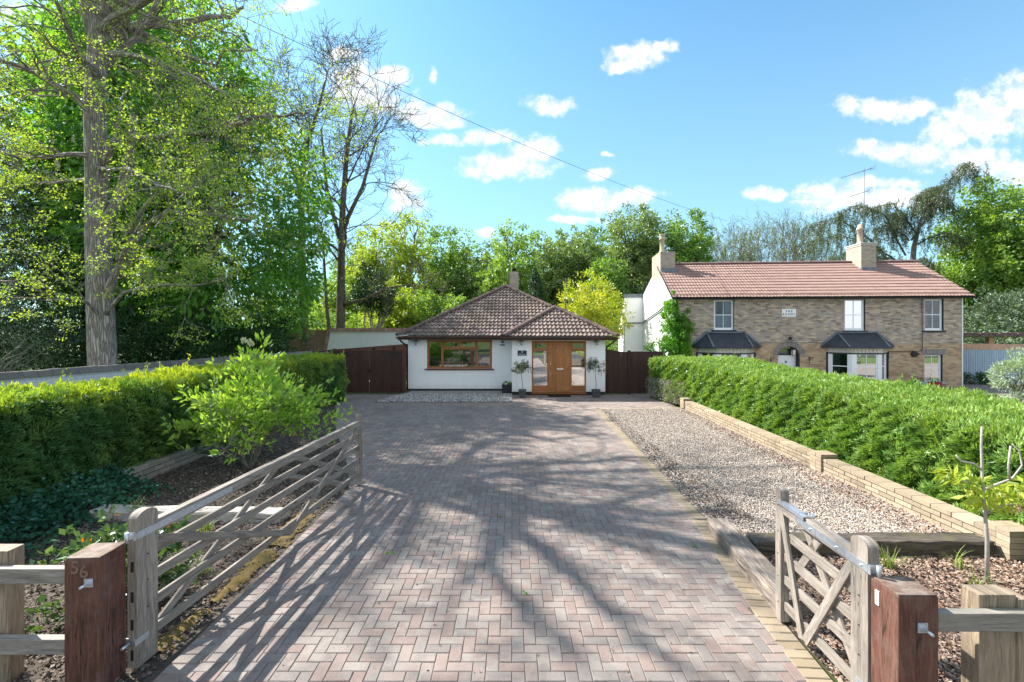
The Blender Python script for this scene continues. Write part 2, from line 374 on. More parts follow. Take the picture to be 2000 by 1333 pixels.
leafmat('leaf_conifer', (.06,.12,.075), (.12,.19,.11), .3)
leafmat('leaf_conifer_grey', (.10,.14,.10), (.17,.21,.15), .2)
leafmat('leaf_bronze_green', (.26,.38,.04), (.42,.50,.08), .45, (.20,.26,.05))
leafmat('leaf_mid', (.14,.26,.05), (.24,.38,.08), .4, (.11,.21,.05), .35)
leafmat('leaf_fresh', (.17,.29,.05), (.31,.44,.09), .40, (.12,.23,.045), .6)
leafmat('leaf_grey_green', (.15,.23,.08), (.26,.35,.13), .38, (.12,.19,.07), .35)
leafmat('leaf_yellow', (.34,.40,.04), (.52,.52,.06), .4, (.30,.40,.03), .6)
leafmat('leaf_dark', (.025,.065,.022), (.06,.13,.04), .25)
leafmat('leaf_cedar', (.07,.11,.05), (.14,.19,.085), .25, (.07,.10,.05))
leafmat('leaf_rhodo', (.09,.14,.08), (.22,.28,.18), .15)
leafmat('leaf_hedge_r', (.13,.26,.05), (.30,.43,.10), .36, (.10,.22,.05), 1.6)
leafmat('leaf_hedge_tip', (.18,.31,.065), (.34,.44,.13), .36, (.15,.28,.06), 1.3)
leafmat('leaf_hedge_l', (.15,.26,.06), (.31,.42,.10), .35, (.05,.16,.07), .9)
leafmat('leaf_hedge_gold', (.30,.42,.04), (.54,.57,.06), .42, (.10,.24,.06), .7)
leafmat('leaf_ivy', (.03,.12,.075), (.07,.20,.11), .25)
leafmat('leaf_ivy_bright', (.10,.28,.03), (.22,.46,.05), .4)
leafmat('leaf_magnolia', (.24,.42,.06), (.50,.64,.15), .45, (.18,.36,.05), 3.5)
leafmat('leaf_olive', (.06,.075,.045), (.17,.18,.11), .2)
leafmat('leaf_rose', (.06,.13,.06), (.14,.22,.09), .3)
leafmat('leaf_red', (.45,.05,.02), (.55,.22,.03), .4)
leafmat('leaf_cherry', (.36,.50,.07), (.60,.60,.14), .45)
leafmat('leaf_silver', (.22,.32,.20), (.42,.50,.38), .3)
leafmat('blade', (.14,.26,.03), (.38,.40,.12), .35)
leafmat('blossom_white', (.5,.5,.42), (.75,.72,.62), .3)

def bark(name, c1, c2, sc=1.0, deep=.03):
    N = mat(name); uv = uvn(N); v = scalev(N, uv, (1.2*sc, 7*sc, 1))
    wv = noise(N, v, 1.2, 3, .5, 1); v2 = N('VectorMath', {0: v, 1: N('VectorMath', {0: wv, 3: 1.2}, operation='SCALE')}, operation='ADD')
    vo = N('TexVoronoi', {'Vector': v2, 'Scale': 1.6}, 0, feature='DISTANCE_TO_EDGE')
    h = N('MapRange', {0: vo, 1: 0, 2: .28}); n = noise(N, obj_co(N), 9, 5, .7)
    c = N.ramp(h, [(0, tuple(x*.35 for x in c1)), (.35, c1), (1, c2)])
    c = N.mix(N.math('MULTIPLY', n, .5), c, tuple(x*.6 for x in c2))
    fin_(N, c, .95, N.math('ADD', h, N.math('MULTIPLY', n, .5)), .9, deep)
bark('bark_grey', (.26,.225,.20), (.52,.47,.43))
bark('bark_mid', (.15,.125,.105), (.30,.26,.22), 2)
bark('bark_pale', (.26,.23,.20), (.44,.41,.37), 3, .01)
bark('bark_dark', (.04,.034,.028), (.09,.075,.06), 2)

def paver():
    N = mat('paver'); i = idx(N); co = obj_co(N)
    P = [(.195,.148,.138),(.225,.185,.176),(.18,.172,.172),(.22,.208,.20),(.235,.20,.188),(.15,.142,.143),(.245,.232,.222),(.205,.163,.153)]
    a = N.ramp(i[0], [(k/8, p) for k, p in enumerate(P)], 'CONSTANT'); b = N.ramp(i[1], [(k/8, p) for k, p in enumerate(P[::-1])], 'CONSTANT')
    off = N('VectorMath', {0: co, 1: N('CombineXYZ', {0: N.math('MULTIPLY', i[0], 30), 1: N.math('MULTIPLY', i[1], 30), 2: 0})}, operation='ADD')
    c = N.mix(N('MapRange', {0: noise(N, off, 7, 2), 1: .42, 2: .60}), a, b)
    c = N.mix(N('MapRange', {0: noise(N, co, 130, 3, .8), 1: .40, 2: .70, 3: 0, 4: .4}), c, (.42,.40,.38))
    c = N.mix(N('MapRange', {0: noise(N, co, 190, 2, .8), 1: .55, 2: .72, 3: 0, 4: .6}), c, (.07,.065,.065))
    c = N.mix(N('MapRange', {0: noise(N, co, .9, 6, .7), 1: .50, 2: .72, 3: 0, 4: .62}), c, (.10,.09,.09))
    c = N.mix(N('MapRange', {0: noise(N, co, 2.3, 6, .7), 1: .58, 2: .74, 3: 0, 4: .35}), c, (.38,.35,.33))
    sx = N('SeparateXYZ', {0: co}).node.outputs[0]; tr_ = N('MapRange', {0: N.math('ABSOLUTE', N.math('SUBTRACT', N.math('ABSOLUTE', N.math('ADD', sx, N.math('MULTIPLY', noise(N, co, .25, 2), 1.2))), .85)), 1: .1, 2: .45, 3: .22, 4: 0}); c = N.mix(N.math('MULTIPLY', tr_, N('MapRange', {0: noise(N, co, 1.4, 4), 1: .35, 2: .6})), c, (.10,.09,.088)); c = N.mix(N('MapRange', {0: noise(N, co, 5.5, 7, .75), 1: .60, 2: .68, 3: 0, 4: .5}), c, (.11,.10,.095)); c = N.mix(1, c, (.97,.90,.855), 'MULTIPLY')
    fin_(N, c, .9, N.math('ADD', noise(N, co, 160, 4), N.math('MULTIPLY', noise(N, co, 20, 3), .6)), .45, .004)
    N = mat('paver_buff'); i = idx(N); co = obj_co(N)
    c = N.ramp(i[0], [(0, (.235,.185,.125)), (.5, (.29,.235,.165)), (1, (.26,.215,.16))])
    c = N.mix(N('MapRange', {0: noise(N, co, 150, 3, .8), 1: .45, 2: .75, 3: 0, 4: .5}), c, (.16,.13,.09))
    c = N.mix(N('MapRange', {0: noise(N, co, 2.0, 6, .7), 1: .48, 2: .66, 3: 0, 4: .65}), c, (.15,.13,.10))
    fin_(N, c, .9, noise(N, co, 150, 4), .45, .004)
    N = mat('paver_joint'); co = obj_co(N)
    c = N.mix(N('MapRange', {0: noise(N, co, 3, 5, .7), 1: .45, 2: .65}), (.10,.085,.07), (.085,.09,.04)); fin_(N, c, .95)
paver()
def groundmat(name, cols, sc=3, fs=80, bs=.8):
    N = mat(name); co = obj_co(N)
    c = N.ramp(noise(N, co, sc, 7, .7), [(.3+.4*k/(len(cols)-1), x) for k, x in enumerate(cols)])
    c = N.mix(N('MapRange', {0: noise(N, co, fs, 4, .8), 1: .4, 2: .65, 3: 0, 4: .7}), c, tuple(x*.45 for x in cols[0]))
    fin_(N, c, .95, noise(N, co, fs, 6, .75), bs, .03)
groundmat('grass_ground', [(.05,.08,.02), (.10,.14,.035), (.08,.12,.03)], 1.2, 60)
groundmat('bed_soil', [(.075,.060,.048), (.12,.098,.08), (.15,.125,.10)], 3, 55)
groundmat('gravel_bed', [(.17,.135,.11), (.27,.235,.205), (.22,.185,.16)], 1.6, 70)
groundmat('gravel_grey_bed', [(.07,.07,.07), (.12,.115,.11)], 2.4, 70)
groundmat('asphalt', [(.05,.05,.052), (.07,.07,.07)], 2.4, 90)
groundmat('moss', [(.14,.10,.03), (.23,.16,.05), (.12,.11,.03)], 9, 120)
plain('twig_pale', (.42,.39,.35), .85, 0, .25, 14, .5)
plain('numeral_paint', (.20,.125,.10), .8, 0, .2, 20, .4)
def piece(name, pal, rough=.85, var=1.0):
    N = mat(name); i = idx(N); c = N.ramp(i[0], [(k/(len(pal)-1), p) for k, p in enumerate(pal)])
    fin_(N, c, rough)
piece('stone', [(.20,.15,.12),(.40,.34,.29),(.50,.45,.40),(.28,.23,.19),(.60,.56,.52),(.16,.145,.14),(.36,.27,.21),(.46,.40,.34)])
piece('stone_grey', [(.08,.08,.085),(.36,.36,.36),(.48,.46,.43),(.14,.135,.13),(.56,.54,.50),(.06,.06,.065)])
piece('chip', [(.10,.06,.045),(.24,.15,.11),(.36,.25,.19),(.17,.11,.08),(.46,.36,.29),(.13,.09,.07)])
piece('chip_dark', [(.05,.04,.033),(.12,.09,.07),(.20,.155,.125),(.08,.06,.05),(.30,.25,.21)])
def corrugated():
    N = mat('corrugated_blue'); co = obj_co(N)
    c = N.mix(N('MapRange', {0: noise(N, scalev(N, co, (3, 3, .6)), 2, 5, .7), 1: .35, 2: .7}), (.36,.48,.58), (.46,.57,.66))
    fin_(N, c, .55, noise(N, co, 30, 3), .1, .004, .2)
corrugated()
# ------------------------------------------------------------------ foliage helpers (all real leaf-sized faces)
def nrm(a): return a/np.maximum(np.linalg.norm(a, axis=1, keepdims=True), 1e-9)
def rdir(g, n): return nrm(g.normal(size=(n, 3)))
def leaves_arr(g, pos, axis, L, Wd, fold=.0):
    n = len(pos); axis = nrm(axis); side = nrm(np.cross(axis, rdir(g, n))); up = np.cross(side, axis)
    L = np.asarray(L).reshape(-1, 1)*np.ones((n, 1)); Wd = np.asarray(Wd).reshape(-1, 1)*np.ones((n, 1))
    mid = pos+axis*L*.48
    V = np.stack([pos, mid+side*Wd/2+up*Wd*.15, pos+axis*L, mid-side*Wd/2+up*Wd*.15], 1).reshape(-1, 3)
    Q = np.arange(4*n).reshape(n, 4); r1 = g.random((n, 1)); r2 = g.random((n, 1))
    ID = np.repeat(np.concatenate([r1, r2], 1), 4, 0)
    return V, Q, ID
def join(parts):
    Vs, Qs, Is, o = [], [], [], 0
    for V, Q, I in parts: Vs.append(V); Qs.append(Q+o); Is.append(I); o += len(V)
    return np.concatenate(Vs), np.concatenate(Qs), np.concatenate(Is)
def leaf_obj(name, parts, m, parent=None, **k):
    V, Q, I = join(parts)
    return link(name, npmesh(name, V, Q, MT[m], ID=I), parent, **k)
def clumps(g, ells, n, lump=.18, inner=.45):
    """clump centres inside a union of ellipsoids (cx,cy,cz,rx,ry,rz), denser near the surface, with an uneven outline"""
    vol = np.array([e[3]*e[4]*e[5] for e in ells]); pick = g.choice(len(ells), n, p=vol/vol.sum()); E = np.array(ells)[pick]
    d = rdir(g, n); rr = (inner+(1-inner)*g.random((n, 1))**.55)
    a = np.arctan2(d[:, 1], d[:, 0]); ph = g.random(4)*6
    wob = 1+lump*(np.sin(3*a+ph[0]+2*d[:, 2])+.7*np.sin(5*a+ph[1]-4*d[:, 2])+.6*np.sin(7*d[:, 2]+ph[2]))[:, None]*.6
    return E[:, :3]+d*E[:, 3:]*rr*wob, d
def crown(g, C, D, cr, per, L, Wd, droop=.2, flat=.65, out=.5, jit=.8, var=.35):
    n = len(C)*per; c = np.repeat(C, per, 0); dd = np.repeat(D, per, 0)
    u = rdir(g, n); p = c+u*(g.random((n, 1))**.5)*cr*np.repeat(.6+.8*g.random((len(C), 1)), per, 0)*np.array([1, 1, flat])
    ax = dd*out+u*.4+rdir(g, n)*jit+np.array([0, 0, -droop])
    s = 1+var*(g.random((n, 1))*2-1)
    return leaves_arr(g, p, ax, L*s, Wd*s)
def limb_pts(a, b, bow, g, k=6, wig=.06):
    a, b = np.array(a), np.array(b); out = []; L = np.linalg.norm(b-a)
    j = g.normal(size=(k+1, 3))*wig*L*.25; j[0] = 0; j[-1] = 0
    for i in range(k+1):
        t = i/k; out.append(a*(1-t)+b*t+np.array([0, 0, bow*L*math.sin(math.pi*t)])+j[i])
    return out
def tree(name, label, cat, x, y, ht, th, tr, ells, n, cr, per, L, Wd, lm, bk='bark_mid', seed=1, limbs=12, droop=.2, flat=.65, group=None, out=.5, lump=.18, inner=.45, lean=(0, 0), z0=0, extra=None, jit=.8):
    g = np.random.default_rng(seed); root = empty(name, (x, y, z0), label=label, cat=cat, group=group)
    C, D = clumps(g, ells, n, lump, inner)
    t = MB(seed); top = (lean[0], lean[1], th); tp = limb_pts((0, 0, -.2), top, 0, g, 7, .04)
    t.tube(tp, [tr*(1.25 if i == 0 else 1)*(1-.55*i/7) for i in range(8)], 10)
    far = C[g.choice(len(C), min(limbs, len(C)), replace=False)]
    for c in far:
        f = .35+.6*g.random(); i = f*7; k = int(i); base = np.array(tp[k])*(1-(i-k))+np.array(tp[min(7, k+1)])*(i-k)
        if c[2] < base[2]-1: base = np.array(tp[max(1, k-2)])
        pp = limb_pts(base, c, .12, g, 5, .12); r0 = tr*.38
        t.tube(pp, [r0*(1-.85*q/5) for q in range(6)], 6)
        near = C[np.argsort(((C-c)**2).sum(1))[1:5]]
        for q in near: t.tube(limb_pts(pp[3], q, .05, g, 3, .15), [r0*.4, r0*.3, r0*.2, .012], 4)
    t.build('trunk', MT[bk], root)
    leaf_obj('crown', [crown(g, C, D, cr, per, L, Wd, droop, flat, out, jit)], lm, root)
    return root
def grow(mb, tips, g, p, d, L, r, depth, up=.06, wig=.22, kids=3, ang=.75, shr=.68, sides=5, rshr=.62, minr=.006):
    n = 5 if depth > 1 else 3; pts = [p.copy()]; rad = [r]; dirs = [d]
    for i in range(n):
        d = d+g.normal(size=3)*wig+np.array([0, 0, up]); d = d/np.linalg.norm(d); p = p+d*L/n
        pts.append(p.copy()); rad.append(max(minr, r*(1-(1-rshr)*(i+1)/n))); dirs.append(d)
    mb.tube([tuple(q) for q in pts], rad, sides if r > .05 else (4 if r > .02 else 3), cap=False)
    if depth <= 0:
        tips.append((pts[-1], d)); tips.append((pts[1], d)); return
    for k in range(kids):
        i = n if k == 0 else int(1+g.random()*(n-.01)); q = dirs[i]; s = rdir(g, 1)[0]; s = s-q*s.dot(q); s /= np.linalg.norm(s)+1e-9
        a = ang*(.55+.7*g.random())*(.5 if k == 0 else 1); nd = q*math.cos(a)+s*math.sin(a)
        grow(mb, tips, g, pts[i].copy(), nd, L*shr*(.75+.5*g.random()), rad[i]*(.85 if k == 0 else .6), depth-1, up, wig, kids, ang, shr, sides, rshr, minr)
def tip_leaves(g, tips, per, cr, L, Wd, droop=.1, flat=.5, out=.3):
    C = np.array([t[0] for t in tips]); D = np.array([t[1] for t in tips])
    return crown(g, C, D, cr, per, L, Wd, droop, flat, out)
def flatpoly(name, pts, z, m, **k):
    me = bpy.data.meshes.new(name); me.from_pydata([(p[0], p[1], z) for p in pts], [], [tuple(range(len(pts)))]); me.materials.append(MT[m])
    if me.polygons[0].normal.z < 0: me.flip_normals()
    return link(name, me, **k)
def inside(poly, X, Y):
    c = np.zeros(len(X), bool); n = len(poly)
    for i in range(n):
        x1, y1 = poly[i]; x2, y2 = poly[(i+1) % n]
        if y1 == y2: continue
        cond = (y1 > Y) != (y2 > Y); c ^= cond & (X < (x2-x1)*(Y-y1)/(y2-y1)+x1)
    return c
def edge_dist(poly, X, Y):
    D = np.full(len(X), 1e9); n = len(poly)
    for i in range(n):
        a = np.array(poly[i]); b = np.array(poly[(i+1) % n]); ab = b-a; L2 = (ab**2).sum()+1e-9
        t = np.clip(((X-a[0])*ab[0]+(Y-a[1])*ab[1])/L2, 0, 1); D = np.minimum(D, np.hypot(X-a[0]-t*ab[0], Y-a[1]-t*ab[1]))
    return D
def scatter(name, poly, n, size, m, seed, z=0.0, flat=.6, bias=None, zr=.01, **k):
    """loose stones or bark chips as small solid pieces lying in a polygon"""
    g = np.random.default_rng(seed); P = np.array(poly); x0, y0 = P.min(0); x1, y1 = P.max(0); X = []; 
    while sum(len(a) for a in X) < n:
        q = g.random((n, 2))*[x1-x0, y1-y0]+[x0, y0]
        if bias: q[:, 1] = y0+(y1-y0)*g.random(n)**bias
        X.append(q[inside(poly, q[:, 0], q[:, 1])])
    X = np.concatenate(X)[:n]; s = size*(.5+1.0*g.random((n, 1)))
    ax = rdir(g, n)*[1, 1, .3]; ax = nrm(ax); bx = nrm(np.cross(ax, rdir(g, n)*[.4, .4, 1])); cx = np.cross(ax, bx)
    c = np.concatenate([X, z+g.random((n, 1))*zr], 1)
    a, b, h = ax*s*.62, bx*s*.45, cx*s*.5*flat
    V = np.stack([c+a, c-a, c+b, c-b, c+h, c-h], 1).reshape(-1, 3)
    T = np.array([[0,2,4],[2,1,4],[1,3,4],[3,0,4],[2,0,5],[1,2,5],[3,1,5],[0,3,5]])
    Q = (np.arange(n)[:, None, None]*6+T[None]).reshape(-1, 3); ID = np.repeat(np.concatenate([g.random((n, 1)), g.random((n, 1))], 1), 24, 0)
    return link(name, npmesh(name, V, Q, MT[m], ID=ID), **k)

# ------------------------------------------------------------------ ground, drive, beds
flatpoly('ground', [(-400, -300), (400, -300), (400, 500), (-400, 500)], -.09, 'grass_ground', kind='structure')
flatpoly('road', [(-60, -11), (60, -11), (60, -4.6), (-60, -4.6)], -.05, 'asphalt', kind='structure')
LE = [(-2.66, -4.5), (-2.66, 7.5), (-2.95, 8.3), (-3.37, 9.3), (-4.55, 11.9), (-5.2, 13.6), (-6.0, 15.6), (-6.1, 16.1), (-6.5, 16.4), (-7.7, 16.6), (-7.7, 18.45)]
RE = [(2.30, -4.5), (2.34, 2.7), (2.42, 4.2), (2.66, 6.3), (2.74, 9.3), (2.87, 14.9), (5.5, 15.05), (5.62, 18.45)]
DRIVE = RE+LE[::-1]
GP = [(-4.40, 18.9), (-4.42, 16.55), (.02, 16.55), (.02, 18.9)]; GP[1] = (-4.95, 16.3); GP[0] = (-4.3, 18.6); GP[2] = (0, 16.3); GP[3] = (0, 18.6)
def driveway():
    mb = npV = []; g = np.random.default_rng(5); a = .1; gap = .0032
    X, Y, Hh = [], [], []
    for i in range(-110, 110):
        for j in range(-60, 220):
            # 90 degree herringbone on a square grid of half bricks
            k = (i-j) % 4
            if k == 0: X.append((i+1)*a); Y.append((j+.5)*a); Hh.append(1)      # lies along x
            elif k == 3: X.append((i+.5)*a); Y.append((j+1)*a); Hh.append(0)     # lies along y (cell and the one above)
    X = np.array(X); Y = np.array(Y); Hh = np.array(Hh)
    ok = inside(DRIVE, X, Y) & (X > -8) & (edge_dist(DRIVE, X, Y) > .13) & ~(inside(GP, X, Y) & (edge_dist(GP, X, Y) > .0))
    X, Y, Hh = X[ok], Y[ok], Hh[ok]; n = len(X)
    hx = np.where(Hh == 1, a, a/2)-gap/2; hy = np.where(Hh == 1, a/2, a)-gap/2
    rects = [(X, Y, hx, hy, np.zeros(n), np.zeros(n, int))]
    # border course: header bricks along the edges
    BX, BY, BA, BM = [], [], [], []
    def course(line, m, w, inset):
        for (p, q) in zip(line[:-1], line[1:]):
            p, q = np.array(p, float), np.array(q, float); L = np.linalg.norm(q-p); d = (q-p)/L; nn = np.array([-d[1], d[0]])
            for t in np.arange(.05, L, .1033):
                c = p+d*t+nn*inset; BX.append(c[0]); BY.append(c[1]); BA.append(math.atan2(d[1], d[0])); BM.append(m)
    course(RE[:6], 1, .2, .105); course([(2.87, 14.9), (5.5, 15.05)], 1, .2, .105); course(LE[::-1][2:], 0, .2, .105)
    course([(GP[1][0]-.02, 16.2), (0.02, 16.2)], 1, .2, .0)
    B = len(BX); al = np.concatenate([np.zeros(n), BA]); cx = np.concatenate([X, BX]); cy = np.concatenate([Y, BY])
    hx = np.concatenate([hx, np.full(B, .05)-.002]); hy = np.concatenate([hy, np.full(B, .1)-.002])
    tz = np.concatenate([g.normal(size=n)*.0012, np.full(B, .004)+g.normal(size=B)*.001]); MI = np.concatenate([np.zeros(n, int), BM]).astype(int)
    al = al+g.normal(size=len(al))*.006; ca, sa = np.cos(al), np.sin(al); b = .0055; Vs = []
    tilt = g.normal(size=(len(al), 2))*.006
    for (ins, dz) in ((b, 0), (0, -.0055), (0, -.02)):
        for (ux, uy) in ((-1, -1), (1, -1), (1, 1), (-1, 1)):
            lx, ly = ux*(hx-ins), uy*(hy-ins); Vs.append(np.stack([cx+lx*ca-ly*sa, cy+lx*sa+ly*ca, tz+dz+lx*tilt[:, 0]+ly*tilt[:, 1]], 1))
    V = np.stack(Vs, 1).reshape(-1, 3); f = [[0, 1, 2, 3]]
    for k in range(4): f += [[4+k, 4+(k+1) % 4, (k+1) % 4, k], [8+k, 8+(k+1) % 4, 4+(k+1) % 4, 4+k]]
    T = np.array(f); m = len(cx); Q = (np.arange(m)[:, None, None]*12+T[None]).reshape(-1, 4)
    I = np.repeat(g.random((m, 2)), len(T)*4, 0)
    # jointing sand sheet
    base = DRIVE; o = len(V); V = np.concatenate([V, [(p[0], p[1], -.0075) for p in [(-2.66,-4.5),(2.3,-4.5),(2.34,2.7),(2.42,4.2),(2.66,6.3),(-2.66,6.3)]]])
    me = npmesh('driveway', V[:o], Q, [MT['paver'], MT['paver_buff']], ID=I, MI=np.repeat(MI, len(T)))
    ob = link('driveway', me, kind='structure')
    bm = bmesh.new(); vs = [bm.verts.new((p[0], p[1], -.0065)) for p in DRIVE]; fc = bm.faces.new(vs); bmesh.ops.triangulate(bm, faces=[fc]); me2 = bpy.data.meshes.new('jointing_sand')
    for f_ in bm.faces:
        if f_.normal.z < 0: f_.normal_flip()
    bm.to_mesh(me2); bm.free(); me2.materials.append(MT['paver_joint']); link('jointing_sand', me2, kind='structure')
driveway()
flatpoly('gravel_base', [(p[0], p[1]) for p in GP], .006, 'gravel_grey_bed', kind='structure')
scatter('gravel', [(-4.9,16.36),(0,16.36),(0,18.5),(-4.3,18.5)], 6500, .055, 'stone_grey', 3, .012, .7, kind='stuff', label='grey pebble gravel strip under the wide wooden window')
GR = [(2.66, 5.6), (5.75, 5.3), (5.7, 8.2), (5.62, 15.0), (2.87, 14.9), (2.74, 9.3), (2.66, 6.3)]
bm_ = flatpoly('gravel_parking', GR, -.004, 'gravel_bed', kind='structure')
scatter('gravel_stones', GR, 70000, .022, 'stone', 4, .003, .7, bias=1.5, zr=.014, kind='stuff', label='pale pinkish shingle spread over the parking strip beside the drive')
scatter('dry_leaves', [(5.05, 5.6), (5.6, 5.5), (5.58, 15.0), (5.35, 15.0)], 2600, .034, 'chip', 16, .012, .2, bias=1.3, kind='stuff', label='brown dead leaves gathered on the shingle along the low buff wall')
scatter('dry_leaves', [(2.68, 6.35), (3.3, 6.2), (3.0, 14.8), (2.88, 14.8), (2.76, 9.3)], 2600, .03, 'chip_dark', 17, .012, .2, bias=1.6, kind='stuff', label='dark debris and leaf scraps on the shingle along the buff paving edge')
RB = [(2.34, -4.5), (12, -4.5), (12, 5.6), (5.9, 5.6), (2.6, 5.7), (2.42, 4.2)]
flatpoly('bed_right', RB, -.012, 'bed_soil', kind='structure')
scatter('bark_mulch', [(2.36, 2.2), (7.5, 2.2), (7.5, 5.4), (2.75, 5.4), (2.43, 4.2)], 48000, .027, 'chip', 6, .0, .25, zr=.02, kind='stuff', label='brown bark chippings covering the bed behind the short gate')
LB = [(-2.66, -4.5), (-2.66, 7.5), (-2.95, 8.3), (-3.37, 9.3), (-4.55, 11.9), (-5.2, 13.6), (-6.0, 15.6), (-6.1, 16.1), (-6.5, 16.4), (-7.9, 16.6), (-9, 15), (-12, -4.5)]
flatpoly('bed_left', LB, -.012, 'bed_soil', kind='structure')
scatter('bark_litter', [(-2.72, 2.5), (-2.72, 7.5), (-3.1, 8.5), (-6.0, 15), (-6.4, 14), (-6.6, 2.5)], 40000, .026, 'chip_dark', 7, .0, .25, bias=1.4, zr=.02, kind='stuff', label='dark leaf litter and bark on the bed behind the long gate')
flatpoly('garden_path', [(7.9, 5), (30, 5), (30, 23), (8.3, 22), (8.2, 17)], -.03, 'gravel_bed', kind='structure')
def moss_strip():
    g = random.Random(3); bm = bmesh.new(); n = 60; rows = []
    for i in range(n+1):
        y = 3.7+i*(3.6/n); c = -2.90+.055*math.sin(y*1.7)+(y-3.5)*.02; w_ = .10+.05*math.sin(y*2.3+1)+g.random()*.03
        rows.append([bm.verts.new((c+w_*t*(.6+.8*g.random()), y+g.uniform(-.02, .02), .0+.016*max(0, 1-t*t)+g.random()*.012-.008*(abs(t) > .9))) for t in (-1, -.6, -.2, .2, .6, 1)])
    for a, b in zip(rows[:-1], rows[1:]):
        for k in range(5):
            if not (.42 < ((rows.index(a)/60*3.1) % 1) < .55): bm.faces.new((a[k], a[k+1], b[k+1], b[k]))
    me = bpy.data.meshes.new('moss'); bm.to_mesh(me); bm.free(); me.materials.append(MT['moss']); [setattr(p, 'use_smooth', True) for p in me.polygons]
    link('moss', me, kind='stuff', label='golden brown moss growing along the bed edge under the long gate')
moss_strip()

# ------------------------------------------------------------------ entrance gates and posts
def arched_stile(name, x0, x1, y0, y1, h, parent, along='y', m='grey_oak'):
    """upright with a rounded top; the round runs across its width"""
    mb = MB(int(abs(x0*100))); pts = []
    if along == 'y': a0, a1 = y0, y1
    else: a0, a1 = x0, x1
    r_ = (a1-a0)/2; c = (a0+a1)/2; prof = [(a0, 0.02), (a1, 0.02)]+[(c+r_*math.cos(t), h-r_*.62+r_*.62*math.sin(t)) for t in [math.pi*k/12 for k in range(13)]]
    def P(a, z, s): return (x0 if s == 0 else x1, a, z) if along == 'y' else (a, y0 if s == 0 else y1, z)
    A = [P(a, z, 0) for a, z in prof]; B = [P(a, z, 1) for a, z in prof]; ox = mb.r.random()*9
    mb.face(A[::-1], [(z, a+ox) for a, z in prof][::-1]); mb.face(B, [(z, a+ox+3) for a, z in prof])
    n = len(A)
    for k in range(n):
        k2 = (k+1) % n; mb.face([A[k], A[k2], B[k2], B[k]], [(prof[k][1], ox+5), (prof[k2][1], ox+5), (prof[k2][1], ox+5+abs(x1-x0 if along == 'y' else y1-y0)), (prof[k][1], ox+5+abs(x1-x0 if along == 'y' else y1-y0))], (.3, .3), 2 < k < n-1)
    return mb.build(name, MT[m], parent)
def gate(name, label, hinge, end, flip, rails, hgt, top_z, braces, sw, label_cat='gate'):
    """field gate in its own frame: y runs from the hinge stile to the shutting stile, x is its thickness"""
    hx, hy = hinge; ex, ey = end; L = math.hypot(ex-hx, ey-hy); ang = math.atan2(ey-hy, ex-hx)-math.pi/2
    root = empty(name, (hx, hy, 0), ang, label=label, cat='gate'); t = .0375; T = lambda f: f*L
    arched_stile('stile', -t, t, 0, sw, hgt, root); arched_stile('stile', -t, t, L-.085, L, hgt-.01, root)
    mb = MB(9); mb.beam((0, sw-.01, top_z), (0, L-.08, top_z), .068, .10); mb.build('top_rail', MT['grey_oak'], root, bevel=.006)
    for z in rails:
        mb = MB(int(z*100)); mb.beam((0, sw-.01, z), (0, L-.08, z), .026, .075); mb.build('rail', MT['grey_oak'], root, bevel=.003)
    for (f0, z0, f1, z1, s) in braces:
        mb = MB(int(f0*50+z0*70)); x = s*flip*.026; mb.beam((x, T(f0), z0), (x, T(f1), z1), .022, .07, side=(1, 0, 0)); mb.build('brace', MT['grey_oak'], root, bevel=.003)
    x = flip*(t+.004)
    mb = MB(2); mb.box(min(x-.003, x+.003), max(x-.003, x+.003), -.03, min(1.05, L*.72), top_z-.028, top_z+.028, L=Vector((0, 1, 0)))
    mb.box(-t-.007, t+.007, -.008, -.001, top_z-.028, top_z+.028); mb.tube([(0, -.045, top_z-.04), (0, -.045, top_z+.04)], .014, 8)
    for yy in (.05, .3, .6, .95):
        if yy < L*.7: mb.ball((x+flip*.004, yy, top_z), .011, 8, .6)
    mb.build('hinge_strap', MT['galvanised'], root)
    mb = MB(3); mb.box(min(x-.003, x+.003), max(x-.003, x+.003), -.02, .10, .20, .25); mb.box(-t-.007, t+.007, -.008, -.001, .20, .25); mb.tube([(0, -.03, .225), (0, -.09, .225)], .012, 8)
    mb.build('bottom_hinge', MT['galvanised'], root)
    for z in rails+[top_z]:
        for yy in (sw*.5, L-.045): mb = MB(4); mb.ball((flip*(t+.001), yy, z+.01), .008, 6, .5); mb.build('peg', MT['black_metal'], root)
    return root, L
LG, LL = gate('long_gate', 'long weathered grey oak gate swung open on the left of the drive', (-2.885, 3.5), (-2.54, 7.70), 1, [.20, .43, .64, .84], 1.20, 1.03,
    [(.02, .97, .5, .13, 1), (.04, .17, .46, 1.0, -1), (.5, .13, .985, 1.0, 1), (.54, 1.0, .985, .2, -1)], .19)
for z in (.35, .56, .79, .12): mb = MB(5); mb.box(-.012, .012, -.0015, .01, z-.04, z+.04); mb.build('mortise', MT['black_paint'], LG)
RG, RL = gate('short_gate', 'short weathered grey oak gate with steel throw-over latch standing open', (2.370, 3.02), (2.405, 4.14), -1, [.17, .40, .60, .80], 1.20, 1.03,
    [(.14, 1.0, .62, .08, 1), (.66, .07, .94, 1.03, 1), (.12, .15, .7, .98, -1), (.5, 1.0, .95, .3, -1)], .16)
mb = MB(6); mb.box(-.045, -.005, RL-.44, RL-.05, 1.083, 1.089); mb.box(-.055, -.05, RL-.44, RL-.05, 1.06, 1.09); mb.box(-.045, .06, RL-.44, RL-.425, 1.089, 1.094); mb.box(-.045, .06, RL-.36, RL-.345, 1.089, 1.094); mb.box(.045, .06, RL-.44, RL-.345, 1.089, 1.094)
mb.build('latch', MT['galvanised'], RG)

